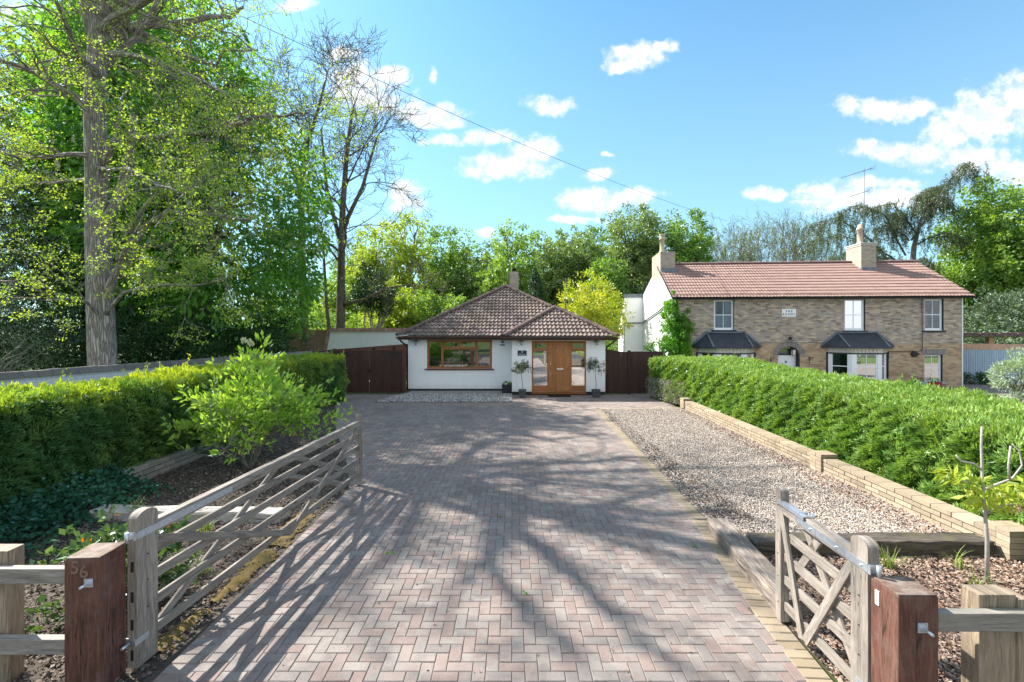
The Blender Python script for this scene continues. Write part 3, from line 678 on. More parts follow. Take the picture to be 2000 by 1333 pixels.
def thick_post(name, label, x0, x1, y0, y1, h, rz=0):
    cx, cy = (x0+x1)/2, (y0+y1)/2; a, b = (x1-x0)/2, (y1-y0)/2; root = empty(name, (cx, cy, 0), R(rz), label=label, cat='gate post', group='stained gate posts')
    mb = MB(int(h*100)+int(x0)); mb.box(-a, a, -b, b, -.05, h-.012, L=Vector((0, 0, 1))); mb.build('shaft', MT['stained_post'], root, bevel=.008)
    bm = bmesh.new(); 
    mb = MB(8); mb.box(-a+.004, a-.004, -b+.004, b-.004, h-.012, h, L=Vector((1, 0, 0))); mb.build('end_grain', MT['post_top'], root, bevel=.004)
    return root
LP = thick_post('gate_post', 'thick red-brown stained post carrying the number 56 and the long gate', -3.16, -2.92, 3.25, 3.49, .985, 3)
RP = thick_post('gate_post', 'thick red-brown stained post beside the short gate, small tag near its top', 2.335, 2.575, 2.78, 3.0, .995, -1)
def bolt(parent, x, y, z, dx=0):
    mb = MB(1); mb.hexa([(x-.03, y-.006, z-.03), (x+.03, y-.006, z-.03), (x+.03, y, z-.03), (x-.03, y, z-.03), (x-.03, y-.006, z+.03), (x+.03, y-.006, z+.03), (x+.03, y, z+.03), (x-.03, y, z+.03)])
    mb.tube([(x, y, z), (x+dx*.3, y-.075, z)], .009, 8); mb.tube([(x, y-.005, z), (x+dx*.05, y-.022, z)], .018, 6, smooth=False)
    return mb.build('threaded_bolt', MT['galvanised'], parent)
bolt(LP, .05, -.122, .81); bolt(RP, .02, -.112, .80)
mb = MB(2); mb.box(-.127, -.1205, .035, .065, .84, .93); t_ = mb.build('tag_plate', MT['white_gloss'], RP)
mb = MB(2); mb.box(.1205, .124, -.03, .02, .92, .985); mb.build('wood_patch', MT['brown_board_warm'], LP)
def text(s, size, m, name, parent, loc, rot=(R(90), 0, 0), ext=.002, align='CENTER', bold=0, sx=1.0, sp=1.0):
    c = bpy.data.curves.new(name, 'FONT'); c.body = s; c.size = size; c.extrude = ext; c.align_x = align; c.align_y = 'CENTER'; c.offset = bold; c.space_character = sp
    o = bpy.data.objects.new(name, c); SC.collection.objects.link(o); bpy.context.view_layer.update()
    me = bpy.data.meshes.new_from_object(o.evaluated_get(bpy.context.evaluated_depsgraph_get())); bpy.data.objects.remove(o); me.materials.clear(); me.materials.append(MT[m])
    for v in me.vertices: v.co.x *= sx
    o = link(name, me, parent); o.location = loc; o.rotation_euler = rot; return o
text('5', .125, 'numeral_paint', 'numeral', LP, (-.045, -.121, .915), ext=.004, bold=.001); text('6', .125, 'numeral_paint', 'numeral', LP, (.015, -.121, .885), ext=.004, bold=.001)

def post_and_rail(name, label, px0, px1, y0, y1, rails, rx0, rx1, ry0, ry1, h, tags=None):
    root = empty(name, ((px0+px1)/2, (y0+y1)/2, 0), label=label, cat='fence'); ox, oy = (px0+px1)/2, (y0+y1)/2
    mb = MB(3); mb.box(px0-ox, px1-ox, y0-oy, y1-oy, -.05, h, L=Vector((0, 0, 1))); mb.build('post', MT['pale_pine'], root, bevel=.006)
    for (a, b) in rails:
        mb = MB(int(a*100)); mb.box(rx0-ox, rx1-ox, ry0-oy, ry1-oy, a, b, L=Vector((1, 0, 0))); mb.build('rail', MT['grey_rail'], root, bevel=.005)
    return root
post_and_rail('rail_fence', 'two-rail pine fence ending at the numbered gate post', -4.02, -3.70, 3.38, 3.50, [(.77, .88), (.265, .375)], -6.2, -3.155, 3.30, 3.36, .97)
r_ = post_and_rail('rail_fence', 'pine post with one grey rail butting the plain gate post', 2.90, 3.13, 2.86, 2.98, [(.765, .875)], 2.58, 5.5, 2.79, 2.85, .95)
mb = MB(3); mb.box(3.13-3.015+.0, 3.2-3.015, -.075, .06, -.05, .93, L=Vector((0, 0, 1))); mb.build('post', MT['pale_pine'], r_, bevel=.006)

def timber(name, label, x0, x1, y0, y1, z1, m, cat='sleeper', rz=0, n=14, seed=1, axis='x', group=None):
    """old railway sleeper: worn edges, split ends, uneven top"""
    g = random.Random(seed); cx, cy = (x0+x1)/2, (y0+y1)/2; Ln = (x1-x0) if axis == 'x' else (y1-y0); Wd = (y1-y0) if axis == 'x' else (x1-x0)
    mb = MB(seed); prof = [(-.5, 0), (-.5, .82), (-.44, 1), (-.15, 1.0), (.12, .97), (.42, 1), (.5, .84), (.5, 0)]; rows = []
    for i in range(n+1):
        t = -Ln/2+Ln*i/n; rows.append([(t+(g.uniform(-.02, .02) if i in (0, n) else 0), a*Wd+g.uniform(-.007, .007), b*z1+(g.uniform(-.012, .006) if b > .5 else -.02)) for a, b in prof])
    f = (lambda p: p) if axis == 'x' else (lambda p: (p[1], p[0], p[2])); ox = g.random()*5
    for i in range(n):
        for k in range(len(prof)-1):
            q = [rows[i][k], rows[i+1][k], rows[i+1][k+1], rows[i][k+1]]; v0 = k*.09; mb.face([f(p) for p in (q if axis == 'x' else q[::-1])][::-1], [(q_[0]+ox, v0+(.09 if j in (2, 3) else 0)) for j, q_ in enumerate(q)][::-1] if axis == 'x' else [(q_[0]+ox, v0+(.09 if j in (2, 3) else 0)) for j, q_ in enumerate(q)], (.5, .5), False)
    mb.face([f(p) for p in rows[0]], [(p[1], p[2]) for p in rows[0]]); mb.face([f(p) for p in rows[-1][::-1]], [(p[1], p[2]) for p in rows[-1][::-1]])
    o = mb.build(name, MT[m], None, label=label, cat=cat, group=group); o.location = (cx, cy, 0); o.rotation_euler = (0, 0, R(rz)); return o
timber('railway_sleeper', 'dark horizontal railway sleeper dividing the shingle from the bark bed', 2.80, 5.52, 5.26, 5.52, .17, 'sleeper_dark', seed=2)
timber('railway_sleeper', 'cracked silvery railway sleeper lying along the buff edging by the short gate', 2.46, 2.74, 4.15, 5.95, .16, 'sleeper_weathered', seed=3, axis='y', rz=-4)
timber('fallen_timber', 'whitened mossy timber lying across the bed behind the long gate', -5.75, -3.1, 6.22, 6.46, .13, 'log_white', seed=4, cat='timber', rz=-2)
timber('fallen_timber', 'grey board lying beside the bed at the far end of the long gate', -3.9, -2.75, 7.72, 7.9, .06, 'sleeper_weathered', seed=5, cat='timber', rz=-22)

def low_wall(name, label, x, y0, y1, th, h, m, courses, piers=(), bl=.29, seed=1, lean=0.0, cap=.0):
    """every block is a real piece with its own joint; blocks are pattern inside one mesh"""
    root = empty(name, (x, y0, 0), label=label, cat='garden wall'); mb = MB(seed); ch = h/courses; L = y1-y0; g = random.Random(seed)
    for c in range(courses):
        y = -(bl/2 if c % 2 else 0)
        while y < L:
            a, b = max(0, y)+.006, min(L, y+bl)-.006
            if b-a > .03: mb.box(lean*a+g.uniform(-.004, .004), th+lean*a, a, b, c*ch+(.006 if c else -.03), (c+1)*ch-.007, L=Vector((0, 1, 0)))
            y += bl
    mb.build('block_courses', MT[m], root)
    mb = MB(2); mb.box(.014+lean*L*.5, th-.014+lean*L*.5, .05, L-.02, -.03, h-.02); mb.build('mortar', MT['soil_dark'], root)
    for (py, ph, pn) in piers:
        mb = MB(int(py*10)); k = 0; z = 0
        while z < ph-.01:
            for q in range(2):
                yy = py-y0-.15+q*.15; mb.box(-.035+lean*(py-y0)+g.uniform(-.003, .003), th+(.03 if not pn else pn)+lean*(py-y0), yy+.003, yy+.147, z+.003, z+ch-.003, L=Vector((0, 1, 0)))
            z += ch
        mb.build('pier', MT[m], root)
    return root
low_wall('garden_wall', 'low buff block wall along the foot of the long clipped hedge', 5.60, 5.15, 15.2, .24, .27, 'buff_block', 4, [(5.30, .34, .28), (8.45, .33, 0), (15.1, .32, 0)], seed=4)
low_wall('garden_wall', 'low grey block wall under the shaded hedge behind the magnolia', -6.52, 6.75, 13.2, .22, .27, 'grey_block', 3, seed=5, bl=.25)
# ------------------------------------------------------------------ building helpers
def wall_face(mb, o, u, W_, z0, z1, holes, depth=.12, nout=Vector((0, -1, 0)), mi=0, rev_mi=0, rev_right_mi=None):
    """wall plane from o along u with rectangular openings (u0,u1,z0,z1) and their reveals"""
    o, u = Vector(o), Vector(u); us = sorted({0, W_, *[h[0] for h in holes], *[h[1] for h in holes]}); zs = sorted({z0, z1, *[h[2] for h in holes], *[h[3] for h in holes]})
    P = lambda a, z, d=0: o+u*a+Vector((0, 0, z))-nout*d
    for a, b in zip(us[:-1], us[1:]):
        for c, d in zip(zs[:-1], zs[1:]):
            if any(h[0]-1e-6 <= a and b <= h[1]+1e-6 and h[2]-1e-6 <= c and d <= h[3]+1e-6 for h in holes): continue
            mb.face([P(a, c), P(b, c), P(b, d), P(a, d)], [(a, c), (b, c), (b, d), (a, d)], mi=mi)
    for h in holes:
        a, b, c, d = h[:4]
        for q, m_ in (((a, c), (a, d)), rev_mi), (((b, d), (b, c)), rev_mi if rev_right_mi is None else rev_right_mi), (((a, d), (b, d)), rev_mi), (((b, c), (a, c)), rev_mi):
            mb.face([P(*q[0]), P(*q[1]), P(*q[1], depth), P(*q[0], depth)][::-1], mi=m_)
def bar_frame(mb, u0, u1, z0, z1, t, y0, y1):
    """four-sided frame in the local x-z plane, y0 front y1 back"""
    mb.box(u0, u1, y0, y1, z0, z0+t); mb.box(u0, u1, y0, y1, z1-t, z1); mb.box(u0, u0+t, y0, y1, z0+t, z1-t); mb.box(u1-t, u1, y0, y1, z0+t, z1-t)
def pane(parent, u0, u1, z0, z1, y, m='glass', name='pane'):
    mb = MB(1); mb.box(u0, u1, y, y+.006, z0, z1); return mb.build(name, MT[m], parent)
def tiled_plane(parent, name, o, u, v, poly, m, tw=.165, wave=.165, course=.30, amp=.034, step=.055, clip=None):
    """tiled roof slope: o eave corner, u along the eave, v up the slope, poly convex outline in (u,v)"""
    o, u, v = Vector(o), Vector(u).normalized(), Vector(v).normalized(); n = u.cross(v).normalized()
    if n.z < 0: n = -n
    P = np.array(poly); U0, V0 = P.min(0); U1, V1 = P.max(0); nu = int((U1-U0)/(wave/6))+1; Us = np.linspace(U0, U1, nu+1); ph = (Us/wave) % 1
    prof = amp*np.where(ph < .5, np.sin(ph*2*np.pi), -.25*np.sin((ph-.5)*2*np.pi)*1.0)
    k0, k1 = int(math.floor(V0/course)), int(math.ceil(V1/course)); verts = []; faces = []; uvs = []; rows = []
    g = np.random.default_rng(int(abs(U1)*37)+7)
    for k in range(k0, k1+1):
        jig = g.normal(size=int(nu//6)+3)*.0035
        for (vv, hh) in ((k*course, step), ((k+1)*course, .003)):
            rows.append((vv, hh+prof+ (np.repeat(jig, 6)[:nu+1] if hh > .01 else 0), k))
    V = np.zeros((len(rows), nu+1, 3))
    for i, (vv, hh, k) in enumerate(rows): V[i] = np.array(o)+np.outer(Us, u)+vv*np.array(v)+np.outer(hh, n)
    Q = []; UV = []
    for i in range(len(rows)-1):
        a = np.arange(nu)+i*(nu+1); q = np.stack([a, a+1, a+nu+2, a+nu+1], 1); Q.append(q); k = rows[i][2]; tu = (Us/tw+ .5*(k % 2)); top = i % 2 == 1
        va, vb = (k+.05, k+.95) if not top else (k+1.02, k+1.03)
        UV.append(np.stack([np.stack([tu[:-1], np.full(nu, va)], 1), np.stack([tu[1:]-1e-4, np.full(nu, va)], 1), np.stack([tu[1:]-1e-4, np.full(nu, vb)], 1), np.stack([tu[:-1], np.full(nu, vb)], 1)], 1))
    me = npmesh(name, V.reshape(-1, 3), np.concatenate(Q), MT[m], UV=np.concatenate(UV).reshape(-1, 2), smooth=False)
    bm = bmesh.new(); bm.from_mesh(me); pc = [o+u*a+v*b for a, b in poly]; cen = sum(pc, Vector())/len(pc)
    for i in range(len(pc)):
        a, b = pc[i], pc[(i+1) % len(pc)]; pn = (b-a).cross(n)
        if pn.dot(cen-a) > 0: pn = -pn
        bmesh.ops.bisect_plane(bm, geom=bm.verts[:]+bm.edges[:]+bm.faces[:], plane_co=a, plane_no=pn, clear_outer=True)
    bm.to_mesh(me); bm.free()
    if me.polygons and sum(p.normal.z for p in me.polygons) < 0: me.flip_normals()
    return link(name, me, parent)
def ridge_run(parent, p0, p1, r, m, seg=.42, name='ridge_tile'):
    p0, p1 = Vector(p0), Vector(p1); L = (p1-p0).length; d = (p1-p0)/L; n = max(1, int(L/seg)); mb = MB(int(L*10)); side = d.cross(Vector((0, 0, 1))).normalized(); up = side.cross(d).normalized()
    for i in range(n):
        a, b = p0+d*(L*i/n), p0+d*(L*(i+1)/n+.02); dz = up*mb.r.uniform(-.006, .006); sz = 1+mb.r.uniform(-.04, .04)
        A = [a+dz+side*r*1.0*sz*math.cos(t)+up*r*.85*sz*math.sin(t) for t in [math.pi*k/8 for k in range(9)]]; B = [b+dz+side*r*.95*math.cos(t)+up*r*.8*math.sin(t) for t in [math.pi*k/8 for k in range(9)]]
        for k in range(8): mb.face([A[k], A[k+1], B[k+1], B[k]], smooth=True)
        mb.face(A[::-1]); mb.face(B)
        mb.tube([a+up*.0-side*r*1.02, a+up*r*.5-side*r*.8, a+up*r*.88, a+up*r*.5+side*r*.8, a-up*0+side*r*1.02], .012, 4)
    return mb.build(name, MT[m], parent)
def half_gutter(parent, p0, p1, r, m, out):
    p0, p1, out = Vector(p0), Vector(p1), Vector(out); mb = MB(2); A = []; B = []
    for k in range(9):
        t = math.pi*k/8; off = out*r*math.cos(t)-Vector((0, 0, 1))*r*math.sin(t); A.append(p0+off); B.append(p1+off)
    for k in range(8): mb.face([A[k], A[k+1], B[k+1], B[k]], smooth=True)
    A2 = [p0+(a-p0)*.9 for a in A]; B2 = [p1+(b-p1)*.9 for b in B]
    for k in range(8): mb.face([B2[k], B2[k+1], A2[k+1], A2[k]], smooth=True)
    mb.face([A[0], B[0], B2[0], A2[0]]); mb.face([A2[8], B2[8], B[8], A[8]]); mb.face(A[::-1]); mb.face(B)
    L = (p1-p0).length; d = (p1-p0)/L
    for q in np.arange(.5, L, .9):
        c = p0+d*q; mb.tube([c+out*r*1.08*math.cos(t)-Vector((0, 0, 1))*r*1.08*math.sin(t) for t in [math.pi*k/6 for k in range(7)]], .008, 4)
    return mb.build('gutter', MT[m], parent)
def stack(parent, name, x0, x1, y0, y1, z0, z1, m, cap='stone_cap', band=True):
    mb = MB(3); mb.box(x0, x1, y0, y1, z0, z1); c = mb.build(name, MT[m], parent)
    if band:
        mb = MB(3); mb.box(x0-.05, x1+.05, y0-.05, y1+.05, z1-.0, z1+.07); mb.box(x0-.025, x1+.025, y0-.025, y1+.025, z1-.08, z1-.001); mb.build('chimney_cap', MT[cap], c, bevel=.02)
    return c
# ------------------------------------------------------------------ the bungalow
XL, XR, YM, YP = -4.29, 3.67, F/47.3, F/49.6          # left and right wall, main front, porch front
EZ = 2.30; PT = math.tan(R(29)); EY = YM-.38; EYP = YP-.38; DEP = 11.0
BG = empty('bungalow', ((XL+XR)/2, YM, 0), label='white rendered bungalow with hipped brown tile roof and timber front door', cat='bungalow')
bx, by = BG.location.x, BG.location.y; BL = lambda x, y, z: (x-bx, y-by, z)
wn = (834, 961, 664.5, 720.5); WX = lambda px, s: (px-1000)/s; ZZ = lambda py, s: CH-(py-HZ)/s
wx0, wx1, wz0, wz1 = WX(834, 47.3), WX(961, 47.3), ZZ(720.5, 47.3), ZZ(664.5, 47.3)
dx0, dx1, dz0, dz1 = WX(1038.6, 49.6), WX(1144.8, 49.6), .07, ZZ(666.4, 49.6)
mb = MB(1); fr = Vector((0, -1, 0)); ux = Vector((1, 0, 0))
wall_face(mb, BL(XL, YM, 0), ux, 0-XL+.0, .13, EZ+.06, [(wx0-XL, wx1-XL, wz0, wz1)], .09)
wall_face(mb, BL(0, YP, 0), ux, XR, .13, EZ+.06, [(dx0, dx1, .131, dz1)], .07)
wall_face(mb, BL(0, YM, 0), (0, -1, 0), YM-YP, .13, EZ+.06, [], nout=Vector((-1, 0, 0)))
wall_face(mb, BL(XR, YP, 0), (0, 1, 0), DEP, .13, EZ+.06, [], nout=Vector((1, 0, 0)))
wall_face(mb, BL(XL, YM+DEP, 0), (0, -1, 0), DEP, .13, EZ+.06, [], nout=Vector((-1, 0, 0)))
wall_face(mb, BL(XR, YM+DEP, 0), (-1, 0, 0), XR-XL, .13, EZ+.06, [], nout=Vector((0, 1, 0)))
mb.build('wall', MT['white_render'], BG)
mb = MB(1); e = .018
for a in ((XL+e, 0+e, YM+e, YM+.2), (0+e, dx0, YP+e, YP+.2), (dx1, XR-e, YP+e, YP+.2), (dx0, dx1, YP+.1, YP+.2)):
    mb.box(*(np.array(a)-[bx, bx, by, by]), 0 if a[0] != dx0 else -.02, .13 if a[0] != dx0 else .06)
mb.box(XL+e-bx, XL+.2-bx, YM+.2-by, YM+DEP-by, 0, .13); mb.box(XR-.2-bx, XR-e-bx, YP+.2-by, YM+DEP-by, 0, .13)
mb.build('plinth', MT['black_paint'], BG)
mb = MB(1); mb.box(XL+.3-bx, XR-.3-bx, 3.6, 3.7, 0, 2.3); mb.box(XL+.1-bx, XR-.1-bx, YP+.3-by, 3.6, -.02, .05); mb.box(-.05-bx, -.0-bx, .2, 3.6, .05, 2.3); mb.build('interior_wall', MT['room_wall'], BG)
mb = MB(1)
mb.box(wx0+.5-bx, wx0+1.6-bx, 1.6, 2.2, .4, 1.25); mb.box(wx0+1.9-bx, wx0+2.4-bx, 1.2, 1.7, .4, 1.4); mb.build('interior_furniture', MT['dark_plastic'], BG)
# window of four lights
win = empty('window', (0, 0, 0)); win.parent = BG; y0 = YM+.03-by
mb = MB(4); W0, W1 = wx0-bx, wx1-bx; bar_frame(mb, W0, W1, wz0, wz1, .055, y0, y0+.06)
ww = W1-W0; m1, m2 = W0+ww*.242, W0+ww*.757; mm = (m1+m2)/2; tz = wz1-.36
for m_ in (m1, m2): mb.box(m_-.028, m_+.028, y0-.001, y0+.06, wz0+.055, wz1-.055)
mb.box(m1+.028, m2-.028, y0-.002, y0+.06, tz-.03, tz+.03); mb.box(mm-.028, mm+.028, y0-.001, y0+.06, tz+.03, wz1-.055)
mb.build('frame', MT['oak_frame'], win, bevel=.004)
def casement(a, b, c, d):
    mb = MB(int(abs(a)*10)); bar_frame(mb, a, b, c, d, .042, y0-.012, y0+.03); mb.build('sash', MT['oak_door'], win, bevel=.003); pane(win, a+.042, b-.042, c+.042, d-.042, y0+.008)
casement(W0+.05, m1-.024, wz0+.05, wz1-.05); casement(m2+.024, W1-.05, wz0+.05, wz1-.05)
casement(m1+.024, mm-.024, tz+.026, wz1-.05); casement(mm+.024, m2-.024, tz+.026, wz1-.05); pane(win, m1+.03, m2-.03, wz0+.055, tz-.03, y0+.02)
mb = MB(4); mb.box(W0-.09, W1+.09, -.075, .04, wz0-.05, wz0-.002); mb.build('sill', MT['brown_board_warm'], win, bevel=.008)
# front door screen
dr = empty('door_screen', (0, 0, 0)); dr.parent = BG; dy = YP+.02-by; D0, D1 = dx0-bx, dx1-bx; s1, s2 = WX(1071.2, 49.6)-bx, WX(1114.6, 49.6)-bx
mb = MB(5); bar_frame(mb, D0, D1, dz0, dz1, .06, dy, dy+.07)
for q in (s1, s2): mb.box(q-.045, q+.045, dy-.001, dy+.07, dz0+.06, dz1-.06)
for a, b in ((D0+.06, s1-.045), (s2+.045, D1-.06)):
    mb.box(a, b, dy-.002, dy+.06, dz0+.06, dz0+.30); mb.box(a, b, dy-.002, dy+.06, dz1-.40, dz1-.335); 
mb.build('frame', MT['oak_frame'], dr, bevel=.005)
for a, b in ((D0+.06, s1-.045), (s2+.045, D1-.06)):
    mb = MB(6); bar_frame(mb, a, b, dz1-.335, dz1-.06, .04, dy-.012, dy+.04); mb.build('fanlight', MT['oak_door'], dr, bevel=.003)
    pane(dr, a+.04, b-.04, dz1-.295, dz1-.10, dy+.02, 'glass'); pane(dr, a, b, dz0+.30, dz1-.40, dy+.02, 'glass_shiny')
door = empty('door', (0, 0, 0)); door.parent = dr; E0, E1 = s1+.045, s2-.045; zt = dz1-.06
mb = MB(7); n = 6; wd = (E1-E0-.16)/n
mb.box(E0, E0+.08, dy+.005, dy+.05, dz0+.06, zt, L=Vector((0, 0, 1))); mb.box(E1-.08, E1, dy+.005, dy+.05, dz0+.06, zt, L=Vector((0, 0, 1))); mb.box(E0+.08, E1-.08, dy+.004, dy+.05, zt-.10, zt)
for k in range(n): mb.box(E0+.08+k*wd+.003, E0+.08+(k+1)*wd-.003, dy+.014, dy+.05, dz0+.06, zt-.10, L=Vector((0, 0, 1)))
mb.box(E0+.08, E1-.08, dy+.024, dy+.05, dz0+.06, zt-.1); mb.box(E0-.01, E1+.01, dy-.04, dy+.004, dz0+.065, dz0+.10)
mb.build('leaf', MT['oak_door'], dr, bevel=.003); bpy.data.objects.remove(door)
mb = MB(8); zc = 1.02; xc = (E0+E1)/2+.02; mb.box(xc-.13, xc+.13, dy-.004, dy+.014, zc-.035, zc+.035); mb.build('letter_plate', MT['steel'], dr, bevel=.004)
mb = MB(8); mb.lathe([(.001, 0), (.03, 0), (.03, .01), (.001, .01)], (0, 0, 0), 12); 
for (zz, rr) in ((1.22, .03), (.82, .022)): mb = MB(8); mb.tube([(E0+.04, dy+.005, zz), (E0+.04, dy-.012, zz)], rr, 12); mb.tube([(E0+.04, dy-.012, zz), (E0+.04, dy-.045, zz)], rr*.6, 10); mb.build('lock', MT['steel'], dr)
mb = MB(8); mb.box(D0-.02, D1+.02, dy-.09, dy+.0, dz0-.03, dz0-.001); mb.build('threshold', MT['oak_frame'], dr, bevel=.006)
# roof
hw = (XR+.35+.03-(XL-.35))/2; RX0 = XL-.35; RX1 = RX0+2*hw; RC = RX0+hw; RZ = EZ+hw*PT; AY = EY+hw; BYb = YM+DEP+.35
roof = empty('roof', (0, 0, 0)); roof.parent = BG
sl_ = lambda dy_: dy_/math.cos(R(29)); vF = (0, math.cos(R(29)), math.sin(R(29)))
tiled_plane(roof, 'tiles', BL(RX0, EY, EZ), (1, 0, 0), vF, [(0, 0), (2*hw, 0), (hw, sl_(hw))], 'tile_brown')
tiled_plane(roof, 'tiles', BL(RX1, EY, EZ), (0, 1, 0), (-math.cos(R(29)), 0, math.sin(R(29))), [(0, 0), (BYb-EY, 0), (BYb-EY-hw, sl_(hw)), (hw, sl_(hw))], 'tile_brown')
tiled_plane(roof, 'tiles', BL(RX0, BYb, EZ), (0, -1, 0), (math.cos(R(29)), 0, math.sin(R(29))), [(0, 0), (BYb-EY, 0), (BYb-EY-hw, sl_(hw)), (hw, sl_(hw))], 'tile_brown')
tiled_plane(roof, 'tiles', BL(RX1, BYb, EZ), (-1, 0, 0), (0, -math.cos(R(29)), math.sin(R(29))), [(0, 0), (2*hw, 0), (hw, sl_(hw))], 'tile_brown')
PX0, PX1 = -.32, RX1; ph = (PX1-PX0)/2; PC = PX0+ph; PZ = EZ+ph*PT; PAY = EYP+ph; PB = EY+ph      # porch roof apex and where its ridge meets the main slope
tiled_plane(roof, 'tiles', BL(PX0, EYP, EZ), (1, 0, 0), vF, [(0, 0), (2*ph, 0), (ph, sl_(ph))], 'tile_brown')
c29, s29 = math.cos(R(29)), math.sin(R(29)); dP = EY-EYP
tiled_plane(roof, 'tiles', BL(PX1, EYP, EZ), (0, 1, 0), (-c29, 0, s29), [(0, 0), (dP, 0), (dP+ph, sl_(ph)), (ph, sl_(ph))], 'tile_brown')
tiled_plane(roof, 'tiles', BL(PX0, EYP, EZ), (0, 1, 0), (c29, 0, s29), [(0, 0), (dP, 0), (dP+ph, sl_(ph)), (ph, sl_(ph))], 'tile_brown')
up = .03
for a, b in (((RX0, EY, EZ), (RC, AY, RZ)), ((RX1, EY+.0, EZ), (RC, AY, RZ)), ((RC, AY, RZ), (RC, BYb-hw, RZ)), ((RX0, BYb, EZ), (RC, BYb-hw, RZ)), ((RX1, BYb, EZ), (RC, BYb-hw, RZ)),
             ((PX0, EYP, EZ), (PC, PAY, PZ)), ((PX1, EYP, EZ), (PC, PAY, PZ)), ((PC, PAY, PZ), (PC, PB, PZ))):
    if a == (RX1, EY, EZ): a = (PC+.02+ph*.5, EY+ph*.5, EZ+ph*.5*PT)
    if a[0] > 3 and a[1] == EY: a = (RX1-ph*.0, EY, EZ)
    ridge_run(roof, Vector(BL(*a))+Vector((0, 0, up)), Vector(BL(*b))+Vector((0, 0, up)), .125, 'ridge_brown')
mb = MB(2)      # soffit and fascia
mb.box(RX0+.02-bx, PX0-bx, EY+.03-by, YM-by, EZ-.05, EZ-.035); mb.box(PX0+.02-bx, RX1-.02-bx, EYP+.03-by, YP-by, EZ-.05, EZ-.035)
mb.box(RX0+.02-bx, XL-bx, YM-by, BYb-by, EZ-.05, EZ-.035); mb.box(XR-bx, RX1-.02-bx, YP-by, BYb-by, EZ-.05, EZ-.035); mb.box(PX0+.02-bx, -bx, YP-by, YM-by, EZ-.05, EZ-.035)
mb.build('soffit', MT['brown_plastic'], BG)
mb = MB(2); f0 = EZ-.14; f1 = EZ+.0
mb.box(RX0+.0-bx, PX0-bx, EY+.01-by, EY+.03-by, f0, f1); mb.box(PX0-bx, RX1-bx, EYP+.01-by, EYP+.03-by, f0, f1); mb.box(PX0-bx, PX0+.02-bx, EYP+.031-by, EY+.03-by, f0, f1)
mb.box(RX0-bx, RX0+.02-bx, EY+.031-by, BYb-by, f0, f1); mb.box(RX1-.02-bx, RX1-bx, EYP+.031-by, BYb-by, f0, f1); mb.build('fascia', MT['brown_plastic'], BG)
half_gutter(BG, BL(RX0-.05, EY-.05, EZ-.03), BL(PX0+.0, EY-.05, EZ-.03), .055, 'brown_plastic', (0, -1, 0)); half_gutter(BG, BL(PX0-.05, EYP-.05, EZ-.03), BL(RX1+.1, EYP-.05, EZ-.03), .055, 'brown_plastic', (0, -1, 0))
for (gx, wxx, yy) in ((RX0+.12, XL-.06, EY-.05), (RX1-.1, XR+.07, EYP-.05)):
    yw = (YM if gx < 0 else YP)+.12; mb = MB(2); mb.tube([Vector(BL(gx, yy, EZ-.08)), Vector(BL(gx, yy, EZ-.16)), Vector(BL(wxx, yw-.05, EZ-.42)), Vector(BL(wxx, yw, EZ-.5)), Vector(BL(wxx, yw, .05))], .034, 10); mb.build('downpipe', MT['brown_plastic'] if gx > 0 else MT['black_metal'], BG)
# chimney behind the ridge
cy0 = F/35.2; ch = stack(BG, 'chimney', -.14-bx, .36-bx, cy0-by, cy0+.5-by, RZ-.35, ZZ(531, 35.2), 'chimney_brick', 'stone_cap', False)
mb = MB(3); mb.lathe([(.12, 0), (.11, .16), (.15, .17), (.15, .20), (.001, .22)], (.11-bx, cy0+.25-by, ZZ(531, 35.2)), 12); mb.build('chimney_pot', MT['black_metal'], ch)
def aerial(name, label, loc, h, booms, r_=.018):
    root = empty(name, loc, label=label, cat='aerial'); mb = MB(1); mb.tube([(0, 0, 0), (0, 0, h)], r_, 8); mb.build('mast', MT['aluminium'], root)
    for (z, L, rot, n, rl) in booms:
        mb = MB(2); d = Vector((math.cos(R(rot)), math.sin(R(rot)), .0)); nrm_ = Vector((-d.y, d.x, 0)); c = Vector((0, 0, z)); tl = Vector((0, 0, .26))
        mb.tube([c-d*L*.28-tl*-.35*L, c+d*L*.72-tl*.9*L], .012, 6)
        for k in range(n):
            t = -.2+.92*k/(n-1); p = c+d*L*t-tl*(t*1.25*L-.0); mb.tube([p-Vector((0, 0, 1))*rl*.5 if rot else p-nrm_*rl, p+Vector((0, 0, 1))*rl*.5 if rot else p+nrm_*rl], .006, 4)
        for q in (-1, 1):
            for z2 in (-.1, -.03, .04, .11): mb.tube([c-d*L*.28+tl*.35*L+Vector((0, 0, z2))-nrm_*.18, c-d*L*.28+tl*.35*L+Vector((0, 0, z2))+nrm_*.18], .006, 4)
        mb.build('boom', MT['aluminium'], root)
    return root
aerial('radio_mast', 'thin pale mast strapped beside the bungalow chimney', (-.16, cy0-.05, RZ-.15), ZZ(452, 35.2)-RZ+.15, [], .016)
aerial('television_aerial', 'small television aerial on a pole behind the porch roof', (105/37, F/37, 3.0), ZZ(543, 37)-3.0, [(ZZ(546, 37)-3.0, .7, 178, 6, .12)], .02)
